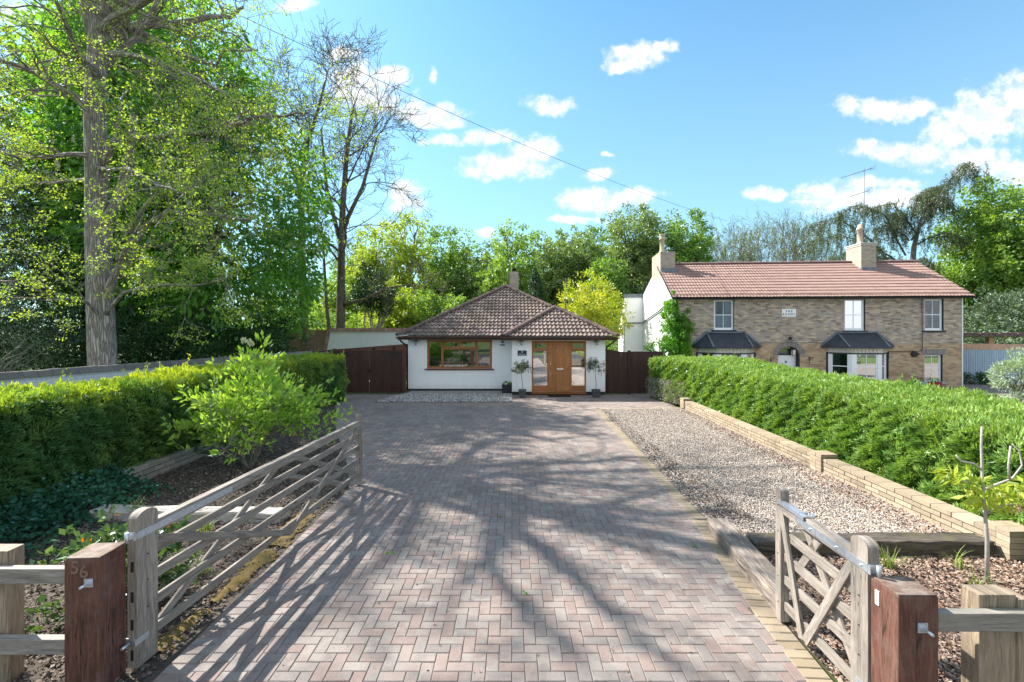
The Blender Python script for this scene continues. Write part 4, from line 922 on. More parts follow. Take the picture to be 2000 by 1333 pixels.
# things fixed to or standing by the bungalow
def lantern(label, px, py, s, src=None):
    x, z = WX(px, s), ZZ(py, s); yw = F/s
    if src: o = copy_tree(src); o.location = (x, yw, z); o['label'] = label; return o
    root = empty('wall_lantern', (x, yw, z), label=label, cat='wall light', group='bulkhead lanterns on the bungalow front')
    mb = MB(1); mb.tube([(0, 0, .10), (0, -.012, .10)], .05, 14); mb.tube([(0, -.01, .10), (0, -.10, .13), (0, -.17, .09), (0, -.17, .03)], [.012, .012, .012, .02], 8); mb.ball((0, -.05, .115), .035, 10); mb.build('bracket', MT['lead_grey'], root)
    mb = MB(2); mb.lathe([(.001, .045), (.03, .04), (.13, -.01), (.125, -.016), (.02, .02)], (0, -.17, .02), 20); mb.build('shade', MT['lead_grey'], root)
    mb = MB(3); mb.lathe([(.05, 0), (.052, -.10), (.035, -.14), (.001, -.145)], (0, -.17, .01), 14); mb.build('glass_jar', MT['glass'], root)
    mb = MB(4)
    for k in range(4): a = math.pi*(k/2+.25); mb.tube([(.055*math.cos(a), -.17+.055*math.sin(a), .01), (.057*math.cos(a), -.17+.057*math.sin(a), -.10), (0, -.17, -.15)], .006, 4)
    mb.build('cage', MT['lead_grey'], root); return root
l1 = lantern('galvanised wall lantern between the timber window and the side gates', 814, 668, 47.3)
lantern('galvanised wall lantern above the dark house sign', 1018.5, 668, 49.6, l1); lantern('galvanised wall lantern to the right of the front door', 1163.5, 668, 49.6, l1)
al = empty('alarm_box', (WX(981.5, 47.3), YM, ZZ(666, 47.3)), label='white burglar alarm box under the eaves beside the porch', cat='alarm')
mb = MB(1); mb.hexa([(-.09, -.07, -.14), (.09, -.07, -.14), (.10, 0, -.16), (-.10, 0, -.16), (-.10, -.06, .15), (.10, -.06, .15), (.11, 0, .16), (-.11, 0, .16)]); mb.build('housing', MT['white_gloss'], al, bevel=.015)
mb = MB(1); mb.tube([(-.0, -.066, .05), (0, -.072, .05)], .055, 14); mb.box(-.05, .05, -.077, -.07, -.09, -.02); mb.build('badge', MT['slate'], al)
mb = MB(1); mb.box(-.09, .09, -.06, -.0, -.19, -.161); mb.build('strobe', MT['navy_sign'], al)
sg = empty('house_sign', (WX(1019.8, 49.6), YP, ZZ(690, 49.6)), label='dark slate house sign with white lettering 56 Mill Lane', cat='sign')
mb = MB(1); mb.box(-.178, .178, -.014, -.002, -.10, .10); mb.build('plaque', MT['navy_sign'], sg, bevel=.003)
text('56', .085, 'white_gloss', 'lettering', sg, (0, -.015, .045), ext=.001); text('Mill Lane', .075, 'white_gloss', 'lettering', sg, (0, -.015, -.048), ext=.001)
db = empty('door_bell', (WX(1031, 49.6), YP, ZZ(707.5, 49.6)), label='small black doorbell on the wall below the house sign', cat='doorbell'); mb = MB(1); mb.box(-.022, .022, -.03, 0, -.055, .055); mb.build('casing', MT['black_metal'], db, bevel=.008)
mb = MB(1); mb.tube([(0, -.03, -.02), (0, -.034, -.02)], .013, 12); mb.build('button', MT['steel'], db)
mat_ = MB(1); mat_.box(-.43, .43, -.24, .24, .003, .018); dm = mat_.build('doormat', MT['rubber'], None, label='black doormat on the paving at the front door', cat='doormat', bevel=.004); dm.location = (WX(1092, 50.2), F/50.5, 0)
for i_ in range(1): pass
def olive(label, px, seed, n, dens, zc, rr, lm='leaf_olive'):
    s = 51.3; root = empty('potted_tree', (WX(px, s), F/s, 0), label=label, cat='potted tree', group='small standard trees in square pots'); g = np.random.default_rng(seed)
    mb = MB(1); a, b = .145, .12; mb.hexa([(-b, -b, .006), (b, -b, .006), (b, b, .006), (-b, b, .006), (-a, -a, .28), (a, -a, .28), (a, a, .28), (-a, a, .28)]); mb.box(-a-.008, a+.008, -a-.008, -a+.02, .26, .295); mb.box(-a-.008, a+.008, a-.02, a+.008, .26, .295); mb.box(-a-.008, -a+.02, -a+.02, a-.02, .26, .295); mb.box(a-.02, a+.008, -a+.02, a-.02, .26, .295)
    mb.build('pot', MT['grey_planter'], root, bevel=.006)
    mb = MB(2); mb.box(-a+.021, a-.021, -a+.021, a-.021, .25, .283); mb.build('soil', MT['soil_dark'], root)
    mb = MB(3); tips = []; mb.tube([(0, 0, .27), (.01, 0, .5), (-.02, 0, .75), (-.025, 0, zc-.1)], [.014, .012, .011, .009], 6)
    for k in range(n): grow(mb, tips, g, np.array([-.02, 0, zc-.2+.2*g.random()]), nrm(np.array([[g.normal(), g.normal(), .5+.6*g.random()]]))[0], rr*.8, .006, 1, .02, .25, 3, .8, .7, 4, .6, .0025)
    mb.build('stem', MT['bark_pale'], root); leaf_obj('foliage', [tip_leaves(g, tips, dens*2, rr*.28, .055, .022, .1, 1)], lm, root)
    return root
olive('small olive tree in a square grey pot on the window side of the door', 1020, 3, 13, 11, 1.10, .27)
olive('sparser small tree in a square grey pot on the fence side of the door', 1164, 8, 9, 11, 1.15, .32)
pl = empty('planter_box', (WX(991, 48.5), F/48.6, 0), label='black trough planter in the corner beside the porch', cat='planter')
mb = MB(1); mb.hexa([(-.20, -.16, .01), (.20, -.16, .01), (.20, .16, .01), (-.20, .16, .01), (-.22, -.18, .36), (.22, -.18, .36), (.22, .18, .36), (-.22, .18, .36)]); mb.build('trough', MT['dark_plastic'], pl, bevel=.01)
mb = MB(1); mb.box(-.19, .19, -.15, .15, .361, .37); mb.build('soil', MT['soil_dark'], pl); g_ = np.random.default_rng(3)
leaf_obj('plants', [crown(g_, g_.random((14, 3))*[.34, .26, .05]+[-.17, -.13, .39], rdir(g_, 14), .06, 14, .05, .03)], 'leaf_ivy_bright', pl); mb = MB(1); mb.ball((-.05, -.05, .40), .07, 8, .6); mb.ball((.06, .0, .40), .06, 8, .6); mb.build('pale_stone', MT['white_petal'], pl)
mb = MB(1); mb.tube([(-.06, .08, .37), (-.06, .08, .5)], .04, 10); mb.build('solar_lamp', MT['black_metal'], pl)

# ------------------------------------------------------------------ side gates and fences
def boards(mb, x0, x1, y, z0, z1, w_=.10, t=.018, top=None, seed=1):
    g = random.Random(seed); n = max(1, round((x1-x0)/w_)); w2 = (x1-x0)/n
    for k in range(n):
        a = x0+k*w2; h = z1 if top is None else top((a+w2/2-x0)/(x1-x0)); mb.box(a+.002, a+w2-.002, y+(k % 2)*.006, y+t, z0, h+g.uniform(-.002, .002), L=Vector((0, 0, 1)))
sgx0, sgx1, sgs = WX(657, 48.6), WX(786, 48.6), 48.6; gy = F/sgs
SG = empty('side_gates', ((sgx0+sgx1)/2, gy, 0), label='pair of dark brown boarded gates between the hedge and the bungalow', cat='gates'); ox = SG.location.x; hz_ = ZZ(685, sgs)
for (a, b) in ((sgx0-ox, -.012), (.012, sgx1-ox)):
    mb = MB(3); boards(mb, a, b, 0, .04, hz_, .125); lf = mb.build('gate_leaf', MT['brown_board'], SG)
    for z in (.25, hz_-.1):
        mb = MB(4); mb.box(a+.05 if a < 0 else b-.5, a+.5 if a < 0 else b-.05, -.012, -.001, z-.02, z+.02); mb.build('hinge', MT['black_metal'], lf)
mb = MB(4); mb.tube([(-.09, -.02, .92), (-.03, -.02, .92)], .02, 8); mb.box(-.10, .08, -.015, -.001, .95, .99); mb.box(-.012, .012, -.014, -.001, .84, .95); mb.build('latch', MT['black_metal'], SG)
for (a, b, m_) in ((sgx1+.01, WX(796.5, 47.6), 'brown_board_warm'), (sgx0-.16, sgx0-.01, 'brown_board')):
    o = MB(5); o.box(-abs(b-a)/2, abs(b-a)/2, -.06, .09, -.03, hz_+.06, L=Vector((0, 0, 1))); q = o.build('fence_post', MT[m_], None, label='red-brown timber post between the side gates and the bungalow wall' if m_ != 'brown_board' else 'dark timber post of the side gates against the hedge end', cat='post', bevel=.004); q.location = ((a+b)/2, gy, 0)
# boundary fence running back behind the gates
a_, b_ = Wp(612, 690, 47.5), Wp(806, 668, 31.2); a_.z = b_.z = 0; d_ = b_-a_; L_ = d_.length
BF = empty('boarded_fence', a_, math.atan2(d_.y, d_.x), label='brown featheredge fence running back behind the side gates', cat='fence'); mb = MB(6); boards(mb, 0, L_, 0, 0, 1.66, .11); mb.build('boards', MT['brown_board_warm'], BF)
mb = MB(6); mb.box(0, L_, -.02, .03, 1.66, 1.69, L=Vector((1, 0, 0))); mb.build('capping', MT['brown_board'], BF)
for k in range(5): mb = MB(k); mb.box(.3+k*L_/4.3, .4+k*L_/4.3, -.10, -.002, 0, 1.6, L=Vector((0, 0, 1))); mb.build('post', MT['brown_board'], BF)
# right-hand fence and gate
fy = F/49.0
def curved(zm, dip): return lambda t: zm-dip*math.sin(math.pi*t)
FG = empty('garden_gate', (WX(1206, 49), fy, 0), label='dark brown boarded gate with curved top against the porch side', cat='gate'); mb = MB(7); ox = FG.location.x
boards(mb, WX(1183.5, 49)-ox, WX(1228, 49)-ox, 0, .03, 1.75, .105, top=lambda t: ZZ(683.5, 49)-.12*math.sin(math.pi/2*t)**1.2); mb.build('boards', MT['brown_board'], FG)
mb = MB(7)
xa, xb = WX(1183.5, 49)-ox, WX(1228, 49)-ox
for k in range(14):
    t0, t1 = k/14, (k+.92)/14; z0_ = ZZ(683.5, 49)-.12*math.sin(math.pi/2*(t0+t1)/2)**1.2; mb.hexa([(xa+(xb-xa)*t0, -.02, z0_), (xa+(xb-xa)*t1, -.02, z0_-.006), (xa+(xb-xa)*t1, .03, z0_-.006), (xa+(xb-xa)*t0, .03, z0_), (xa+(xb-xa)*t0, -.02, z0_+.03), (xa+(xb-xa)*t1, -.02, z0_+.024), (xa+(xb-xa)*t1, .03, z0_+.024), (xa+(xb-xa)*t0, .03, z0_+.03)])
mb.build('capping', MT['brown_board_warm'], FG); mb = MB(4); mb.tube([(xb-.07, -.02, .95), (xb-.07, -.05, .95)], .022, 8); mb.build('handle', MT['black_metal'], FG)
FP = empty('boarded_fence', (WX(1253, 49), fy, 0), label='dark brown boarded fence panel between the curved gate and the green hedge', cat='fence'); ox = FP.location.x; mb = MB(8)
boards(mb, WX(1231, 49)-ox, WX(1295, 49)-ox, 0, .03, ZZ(687, 49), .105); mb.build('boards', MT['brown_board'], FP); mb = MB(8); mb.box(WX(1226, 49)-ox, WX(1231, 49)-ox, -.04, .04, 0, ZZ(686, 49)+.02, L=Vector((0, 0, 1))); mb.build('post', MT['brown_board'], FP)

# ------------------------------------------------------------------ white boundary walls on the left
def coping_run(parent, pts, w_, m, z, unit=.075, mb=None, r=.0, hh=.13):
    mb = MB(3); g = random.Random(4)
    for p, q in zip(pts[:-1], pts[1:]):
        p, q = Vector(p), Vector(q); d = q-p; L = d.length; d /= L; s = Vector((-d.y, d.x, 0)).normalized(); n = max(1, int(L/unit))
        for k in range(n):
            a, b = p+d*(L*k/n+.004), p+d*(L*(k+1)/n-.004); h = g.uniform(-.008, .008)
            mb.hexa([a-s*w_, b-s*w_, b+s*w_, a+s*w_, a-s*w_*.55+Vector((0, 0, hh+h)), b-s*w_*.55+Vector((0, 0, hh+h)), b+s*w_*.55+Vector((0, 0, hh+h)), a+s*w_*.55+Vector((0, 0, hh+h))])
    return mb.build('coping', MT[m], parent)
wp = [Vector((-12.2, 1.5, 0)), Vector((-10.6, 9.6, 0)), Vector((-9.1, 15.8, 0)), Vector((-8.1, 20.0, 0))]
WW = empty('boundary_wall', wp[1], label='long low white-painted wall with mossy dark coping behind the left hedge', cat='wall')
mb = MB(2)
for p, q in zip(wp[:-1], wp[1:]):
    d = (q-p).normalized(); s = Vector((-d.y, d.x, 0)); a, b = p-wp[1], q-wp[1]; h = Vector((0, 0, 1.56))
    mb.hexa([a-s*.11, b-s*.11, b+s*.11, a+s*.11, a-s*.11+h, b-s*.11+h, b+s*.11+h, a+s*.11+h], L=d)
mb.build('brickwork', MT['white_brick'], WW); coping_run(WW, [(p-wp[1])+Vector((0, 0, 1.56)) for p in wp], .18, 'coping_dark', 1.5, .25)
# tall white garden wall beyond, with brick coping swept down at its end
hs = 28.6; hy_ = F/hs; hx0, hx1 = WX(640, hs), WX(830, hs); hzt = ZZ(648, hs)
HW = empty('garden_wall', (hx0, hy_, 0), label='tall white-painted wall with swept red brick coping beyond the side gates', cat='wall')
mb = MB(2); Lw = hx1-hx0; outl = [(0-.35, 0), (-.35, 1.0), (-.16, 1.25), (-.06, 1.7), (0, 2.1), (.05, hzt-.05), (.12, hzt), (Lw, hzt), (Lw, 0)]
mb.face([(x, 0, z) for x, z in outl]); mb.face([(x, .22, z) for x, z in outl][::-1]); 
for (p, q) in zip(outl[:-1], outl[1:]): mb.face([(p[0], 0, p[1]), (p[0], .22, p[1]), (q[0], .22, q[1]), (q[0], 0, q[1])])
mb.build('brickwork', MT['white_brick'], HW)
coping_run(HW, [(.1, .11, hzt), (Lw, .11, hzt)], .24, 'coping_brick', 0, .075, hh=.24)
mb = MB(3)
for p, q in zip(outl[1:-3], outl[2:-2]):
    p, q = Vector((p[0], 0, p[1])), Vector((q[0], 0, q[1])); d = q-p; L = d.length; d /= L; n_ = Vector((-d.z, 0, d.x)); k_ = max(1, int(L/.075))
    for k in range(k_):
        a, b = p+d*(L*k/k_+.004), p+d*(L*(k+1)/k_-.004); mb.hexa([a+Vector((0, -.06, 0))-n_*.12, b+Vector((0, -.06, 0))-n_*.12, b+Vector((0, .28, 0))-n_*.12, a+Vector((0, .28, 0))-n_*.12, a+Vector((0, -.06, 0))+n_*.1, b+Vector((0, -.06, 0))+n_*.1, b+Vector((0, .28, 0))+n_*.1, a+Vector((0, .28, 0))+n_*.1])
mb.build('swept_coping', MT['coping_brick'], HW)
OB = MB(4); OB.box(-4.2, 2.2, 0, .25, 0, ZZ(645, 27.5)); o = OB.build('brick_wall', MT['old_brick'], None, label='dark shaded brick wall between the trees and the white wall', cat='wall'); o.location = (WX(600, 27.5)-.3, F/27.5, 0)
# ------------------------------------------------------------------ the brick house on the right
AX, AY_, RA = 7.64, 21.98, math.atan2(20.93-21.98, 20.47-7.64); ca_, sa_ = math.cos(RA), math.sin(RA)
BH = empty('brick_house', (AX, AY_, 0), RA, label='two-storey yellow and grey brick house with pink tiled roof and two bay windows', cat='house')
def HU(px, p=0.0):      # photo column -> metres along the front, on a plane p in front of the wall
    k = (px-1000)/F; x0 = AX+p*sa_; y0_ = AY_-p*ca_; return (k*y0_-x0)/(ca_-k*sa_)
def HZt(px, py, p=0.0):
    u = HU(px, p); Y = AY_-p*ca_+sa_*u; return CH-(py-HZ)*Y/F
HW_ = 12.87; ze = 4.15; rz = 6.02; ry = 3.05; GZ = -.3
def sash(parent, root_is_part, u0, u1, z0, z1, y, bars=1, curt=None, glass='glass', t=.045, m='white_gloss', mid=.5, xf=None, nm='window'):
    """sliding sash in the plane y; parent > window > pane, curtain"""
    mb = MB(int(u0*9)+3); bar_frame(mb, u0, u1, z0, z1, t, y, y+.07); zm = z0+(z1-z0)*mid
    mb.box(u0+t, u1-t, y+.012, y+.05, zm-.018, zm+.018); mb.box(u0-.02, u1+.02, y-.03, y+.05, z0-.045, z0-.001)
    for k in range(bars):
        x = u0+t+(u1-u0-2*t)*(k+1)/(bars+1); mb.box(x-.011, x+.011, y+.014, y+.045, z0+t, zm-.018); mb.box(x-.011, x+.011, y+.014, y+.045, zm+.018, z1-t)
    mb.box(u0+t, u0+t+.03, y+.013, y+.048, z0+t, z1-t); mb.box(u1-t-.03, u1-t, y+.013, y+.048, z0+t, z1-t); mb.box(u0+t+.03, u1-t-.03, y+.013, y+.048, z0+t, z0+t+.04)
    fr = mb.build(nm, MT[m], parent)
    p_ = pane(fr if not root_is_part else parent, u0+t, u1-t, z0+t, z1-t, y+.03, glass)
    for (a, b, c, d, mm) in (curt or []):
        cm = MB(5); n = 26; xs = [u0+t+(u1-u0-2*t)*(a+(b-a)*i/n) for i in range(n+1)]; zz0, zz1 = z0+(z1-z0)*c, z0+(z1-z0)*d
        for i in range(n):
            ya, yb = y+.12+.022*math.sin(i*1.9), y+.12+.022*math.sin((i+1)*1.9); cm.face([(xs[i], ya, zz0), (xs[i+1], yb, zz0), (xs[i+1], yb, zz1), (xs[i], ya, zz1)], smooth=True)
        cm.build('curtain', MT[mm], fr if not root_is_part else parent)
    return fr
upw = [(1394.5, 1434, 586, 645), (1649.5, 1690, 585, 646), (1806, 1843, 584, 646), (1805.5, 1841, 693, 746)]
hol = []
for a, b, c, d in upw: hol.append((HU(a), HU(b), HZt(a, d), HZt(a, c)))
du0, du1 = HU(1519.5), HU(1562); dzt = HZt(1540, 694.5); dza = HZt(1540, 677); hol.append((du0, du1, GZ, dza))
b1 = (HU(1363), HU(1472)); b2 = (HU(1617), HU(1731)); BZ1 = HZt(1430, 681); hol.append((b1[0]+.15, b1[1]-.15, GZ+.6, BZ1-.1)); hol.append((b2[0]+.15, b2[1]-.15, GZ+.6, BZ1-.1))
mb = MB(1); wall_face(mb, (0, 0, 0), (1, 0, 0), HW_, GZ, ze+.02, hol, .13, rev_right_mi=1)
r2 = (du1-du0)/2; cu = (du0+du1)/2; zc_ = dza-r2*.82; n = 14      # arched head: fill the corners of the opening
for k in range(n):
    t0, t1 = math.pi*k/n, math.pi*(k+1)/n; xa, xb = cu-r2*math.cos(t0), cu-r2*math.cos(t1); za, zb = zc_+r2*.82*math.sin(t0), zc_+r2*.82*math.sin(t1)
    mb.face([(xa, .001, za), (xb, .001, zb), (xb, .001, dza), (xa, .001, dza)], [(xa, za), (xb, zb), (xb, dza), (xa, dza)]); mb.face([(xa, .001, za), (xa, .25, za), (xb, .25, zb), (xb, .001, zb)])
mb.box(HW_-.0005, HW_, .0, 6.9, GZ, ze-.3); mb.face([(HW_, 0, GZ), (HW_, 6.9, GZ), (HW_, 6.9, 4.65), (HW_, ry, rz), (HW_, 0, ze)]); mb.face([(0, 6.9, GZ), (HW_, 6.9, GZ), (HW_, 6.9, 4.6), (0, 6.9, 4.6)][::-1])
mb.build('wall', [MT['house_brick'], MT['black_paint']], BH)
mb = MB(1); mb.box(HW_-.03, HW_+.012, -.012, .05, GZ, ze); mb.build('corner_strip', MT['white_gloss'], BH)
mb = MB(1); G_ = [(0, GZ), (6.9, GZ), (6.9, 4.68), (ry, rz-.02), (0, ze-.02)]; mb.face([(-.004, y, z) for y, z in G_][::-1]); mb.box(-.004, .2, 6.75, 6.9, GZ, 4.5)
mb.build('gable_wall', MT['white_render'], BH)
mb = MB(1); mb.box(.3, HW_-.3, 3.5, 3.6, GZ, 4.1); mb.box(.05, HW_-.05, .2, 3.5, 1.9, 2.0); mb.build('interior', MT['room_wall'], BH)
mb = MB(1); X0, X1 = -1.12, 2.5; ya, yb = 6.9, 9.5; zt_, zb_ = 4.66, 2.5
mb.hexa([(X0, ya+.002, GZ), (X1, ya+.002, GZ), (X1, yb, GZ), (X0, yb, GZ), (X0, ya+.002, zt_), (X1, ya+.002, zt_), (X1, yb, zb_), (X0, yb, zb_)]); ext = mb.build('rear_extension', MT['white_render'], BH)
mb = MB(1); sl2 = (zt_-zb_)/(yb-ya); mb.hexa([(X0-.06, ya-.05, zt_+.045), (X1, ya-.05, zt_+.045), (X1, yb+.1, zb_-.04), (X0-.06, yb+.1, zb_-.04), (X0-.06, ya-.05, zt_+.13), (X1, ya-.05, zt_+.13), (X1, yb+.1, zb_+.05), (X0-.06, yb+.1, zb_+.05)]); mb.box(X0-.04, 0, ya-.06, ya+.0, zt_-.10, zt_+.04); mb.build('roof', MT['lead_grey'], ext)
mb = MB(1); q = [(.12, -.12, ze-.1), (-.07, .2, ze-.22), (-.07, 2.4, 3.55), (-.07, 6.82, 2.98), (-.9, 6.83, 2.97), (-1.19, 6.95, 2.95), (-1.19, 9.2, 2.4)]; mb.tube(q, .04, 8); mb.build('waste_pipe', MT['lead_grey'], BH)
# roof
al_ = math.atan2(rz-ze, ry+.0); ol = .24; so_ = (ry+ol)/math.cos(al_); zee = ze-ol*math.tan(al_)+.08; vv_ = (0, math.cos(al_), math.sin(al_))
RF = empty('roof', (0, 0, 0)); RF.parent = BH
tiled_plane(RF, 'tiles', (-.02, -ol, zee), (1, 0, 0), vv_, [(0, 0), (HW_+.34, 0), (HW_+.34, so_), (0, so_)], 'tile_pink', tw=.30, wave=.15, course=.318, amp=.014, step=.03)
a2 = math.atan2(rz-4.68, 6.9-ry); s2_ = (6.9-ry+.2)/math.cos(a2); tiled_plane(RF, 'tiles', (HW_+.32, 6.9+.2, rz+.08-(6.9-ry+.2)*math.tan(a2)), (-1, 0, 0), (0, -math.cos(a2), math.sin(a2)), [(0, 0), (HW_+.34, 0), (HW_+.34, s2_), (0, s2_)], 'tile_pink', tw=.30, wave=.30, course=.318, amp=.014, step=.03)
zr = zee+(ry+ol)*math.tan(al_); ridge_run(RF, (0, ry, zr+.0), (HW_+.32, ry, zr+.0), .12, 'ridge_pink', .45)
mb = MB(2); e1 = zee-.03
mb.hexa([(HW_+.30, -ol, e1-.05), (HW_+.33, -ol, e1-.05), (HW_+.33, ry, zr-.13), (HW_+.30, ry, zr-.13), (HW_+.30, -ol, e1+.05), (HW_+.33, -ol, e1+.05), (HW_+.33, ry, zr-.0), (HW_+.30, ry, zr-.0)])
mb.hexa([(-.02, 0, ze-.1), (.0, 0, ze-.1), (.0, ry, zr-.17), (-.02, ry, zr-.17), (-.02, 0, ze+.05), (.0, 0, ze+.05), (.0, ry, zr-.03), (-.02, ry, zr-.03)]); mb.build('barge_board', MT['black_paint'], RF)
mb = MB(2); mb.box(-.02, HW_+.33, -.10, -.0, ze-.10, ze+.06); mb.build('fascia', MT['black_paint'], BH); mb = MB(2); mb.box(-.02, HW_+.33, -ol+.04, -.10, ze-.04, ze-.03); mb.build('soffit', MT['black_paint'], BH)
half_gutter(BH, (-.05, -ol-.03, zee-.04), (HW_+.45, -ol-.03, zee-.04), .06, 'black_metal', (0, -1, 0))
mb = MB(2); mb.tube([(HU(1799), -.05, ze-.1), (HU(1800), -.05, HZt(1800, 680)), (HU(1797), -.05, HZt(1797, 686)), (HU(1735), -.03, HZt(1735, 687)), (HU(1732), -.03, GZ+.4)], .014, 6); mb.tube([(HU(1735), -.02, HZt(1735, 668)), (HU(1495), -.02, HZt(1495, 670)), (HU(1478), -.02, HZt(1478, 671))], .007, 4); mb.build('service_pipe', MT['dark_plastic'], BH)
# windows
CB = [(0, .16, 0, 1, 'curtain'), (.62, 1, .45, 1, 'curtain'), (0, 1, .02, .5, 'curtain')]
w1 = hol[0]; sash(BH, False, w1[0]+.01, w1[1]-.01, w1[2]+.02, w1[3]-.02, .09, 1, CB, 'glass_clear', t=.05)
w2 = hol[1]; sash(BH, False, w2[0]+.01, w2[1]-.01, w2[2]+.02, w2[3]-.02, .09, 1, [(0, .3, 0, 1, 'curtain')], 'glass_shiny', t=.05)
w3 = hol[2]; sash(BH, False, w3[0]+.01, w3[1]-.01, w3[2]+.02, w3[3]-.02, .09, 1, [(0, .3, .1, .6, 'curtain')], 'glass_clear', t=.05)
w4 = hol[3]; sash(BH, False, w4[0]+.01, w4[1]-.01, w4[2]+.02, w4[3]-.02, .09, 1, [(0, .8, 0, 1, 'curtain')], 'glass_shiny', t=.045)
mb = MB(2)
for w_ in hol[:3]: mb.box(w_[0]-.09, w_[1]+.09, -.05, .10, w_[2]-.075, w_[2]-.002)
mb.build('window_sill', MT['black_paint'], BH)
mb = MB(2); mb.box(w4[0]-.12, w4[1]+.12, -.09, .1, w4[2]-.08, w4[2]-.002); mb.build('window_sill', MT['stone_cap'], BH)
# soldier arch over the lower window, ring arch over the door
mb = MB(3); n = 13; x0_, x1_ = w4[0]-.22, w4[1]+.22; 
for k in range(n):
    t0, t1 = k/n, (k+.9)/n; sk = lambda t: (t-.5)*.16
    a, b = w4[0]-.1+(w4[1]-w4[0]+.2)*t0, w4[0]-.1+(w4[1]-w4[0]+.2)*t1; mb.hexa([(a, -.006, w4[3]+.004), (b, -.006, w4[3]+.004), (b, .1, w4[3]+.004), (a, .1, w4[3]+.004), (a+sk(t0), -.006, w4[3]+.26), (b+sk(t1), -.006, w4[3]+.26), (b+sk(t1), .1, w4[3]+.26), (a+sk(t0), .1, w4[3]+.26)], L=Vector((0, 0, 1)))
mb.build('brick_arch', MT['arch_brick'], BH)
mb = MB(3); n = 25
for k in range(n):
    t0, t1 = math.pi*(k+.04)/n, math.pi*(k+.9)/n; pts = []
    for (rr, tt) in ((r2*1.0, t0), (r2*1.0, t1), (r2+.24, t1), (r2+.24, t0)): pts.append((cu-rr*math.cos(tt), zc_+(rr-r2+r2*.82 if rr > r2 else r2*.82)*math.sin(tt) if True else 0))
    mb.hexa([(pts[0][0], -.006, pts[0][1]), (pts[1][0], -.006, pts[1][1]), (pts[1][0], .1, pts[1][1]), (pts[0][0], .1, pts[0][1]), (pts[3][0], -.006, pts[3][1]), (pts[2][0], -.006, pts[2][1]), (pts[2][0], .1, pts[2][1]), (pts[3][0], .1, pts[3][1])])
mb.build('brick_arch', MT['arch_brick'], BH)
D = empty('front_door', (0, 0, 0)); D.parent = BH
mb = MB(4); fd0, fd1 = du0+.02, du1-.06; mb.box(fd0, fd1, .24, .28, GZ, dzt); 
for (a, b, c, d) in ((.08, .46, .08, .40), (.54, .92, .08, .40), (.08, .46, .46, .94), (.54, .92, .46, .94)):
    ww_ = fd1-fd0; hh_ = dzt-GZ; bar_frame(mb, fd0+ww_*a, fd0+ww_*b, GZ+hh_*c, GZ+hh_*d, .02, .228, .24)
mb.box(du0, du1, .2, .3, dzt, dzt+.06, mi=1); mb.build('leaf', [MT['white_gloss'], MT['black_paint']], D)
mb = MB(4); mb.ball((cu-.02, .21, GZ+1.35), .035, 8, 1.6); mb.build('knocker', MT['black_metal'], D)
mb = MB(4); mb.box(du0, du1, .245, .25, dzt+.06, dza+.02); mb.build('fanlight', MT['glass'], D)
mb = MB(4); mb.box(du1-.055, du1-.002, .0, .26, GZ, zc_); mb.build('door_reveal', MT['black_paint'], BH)
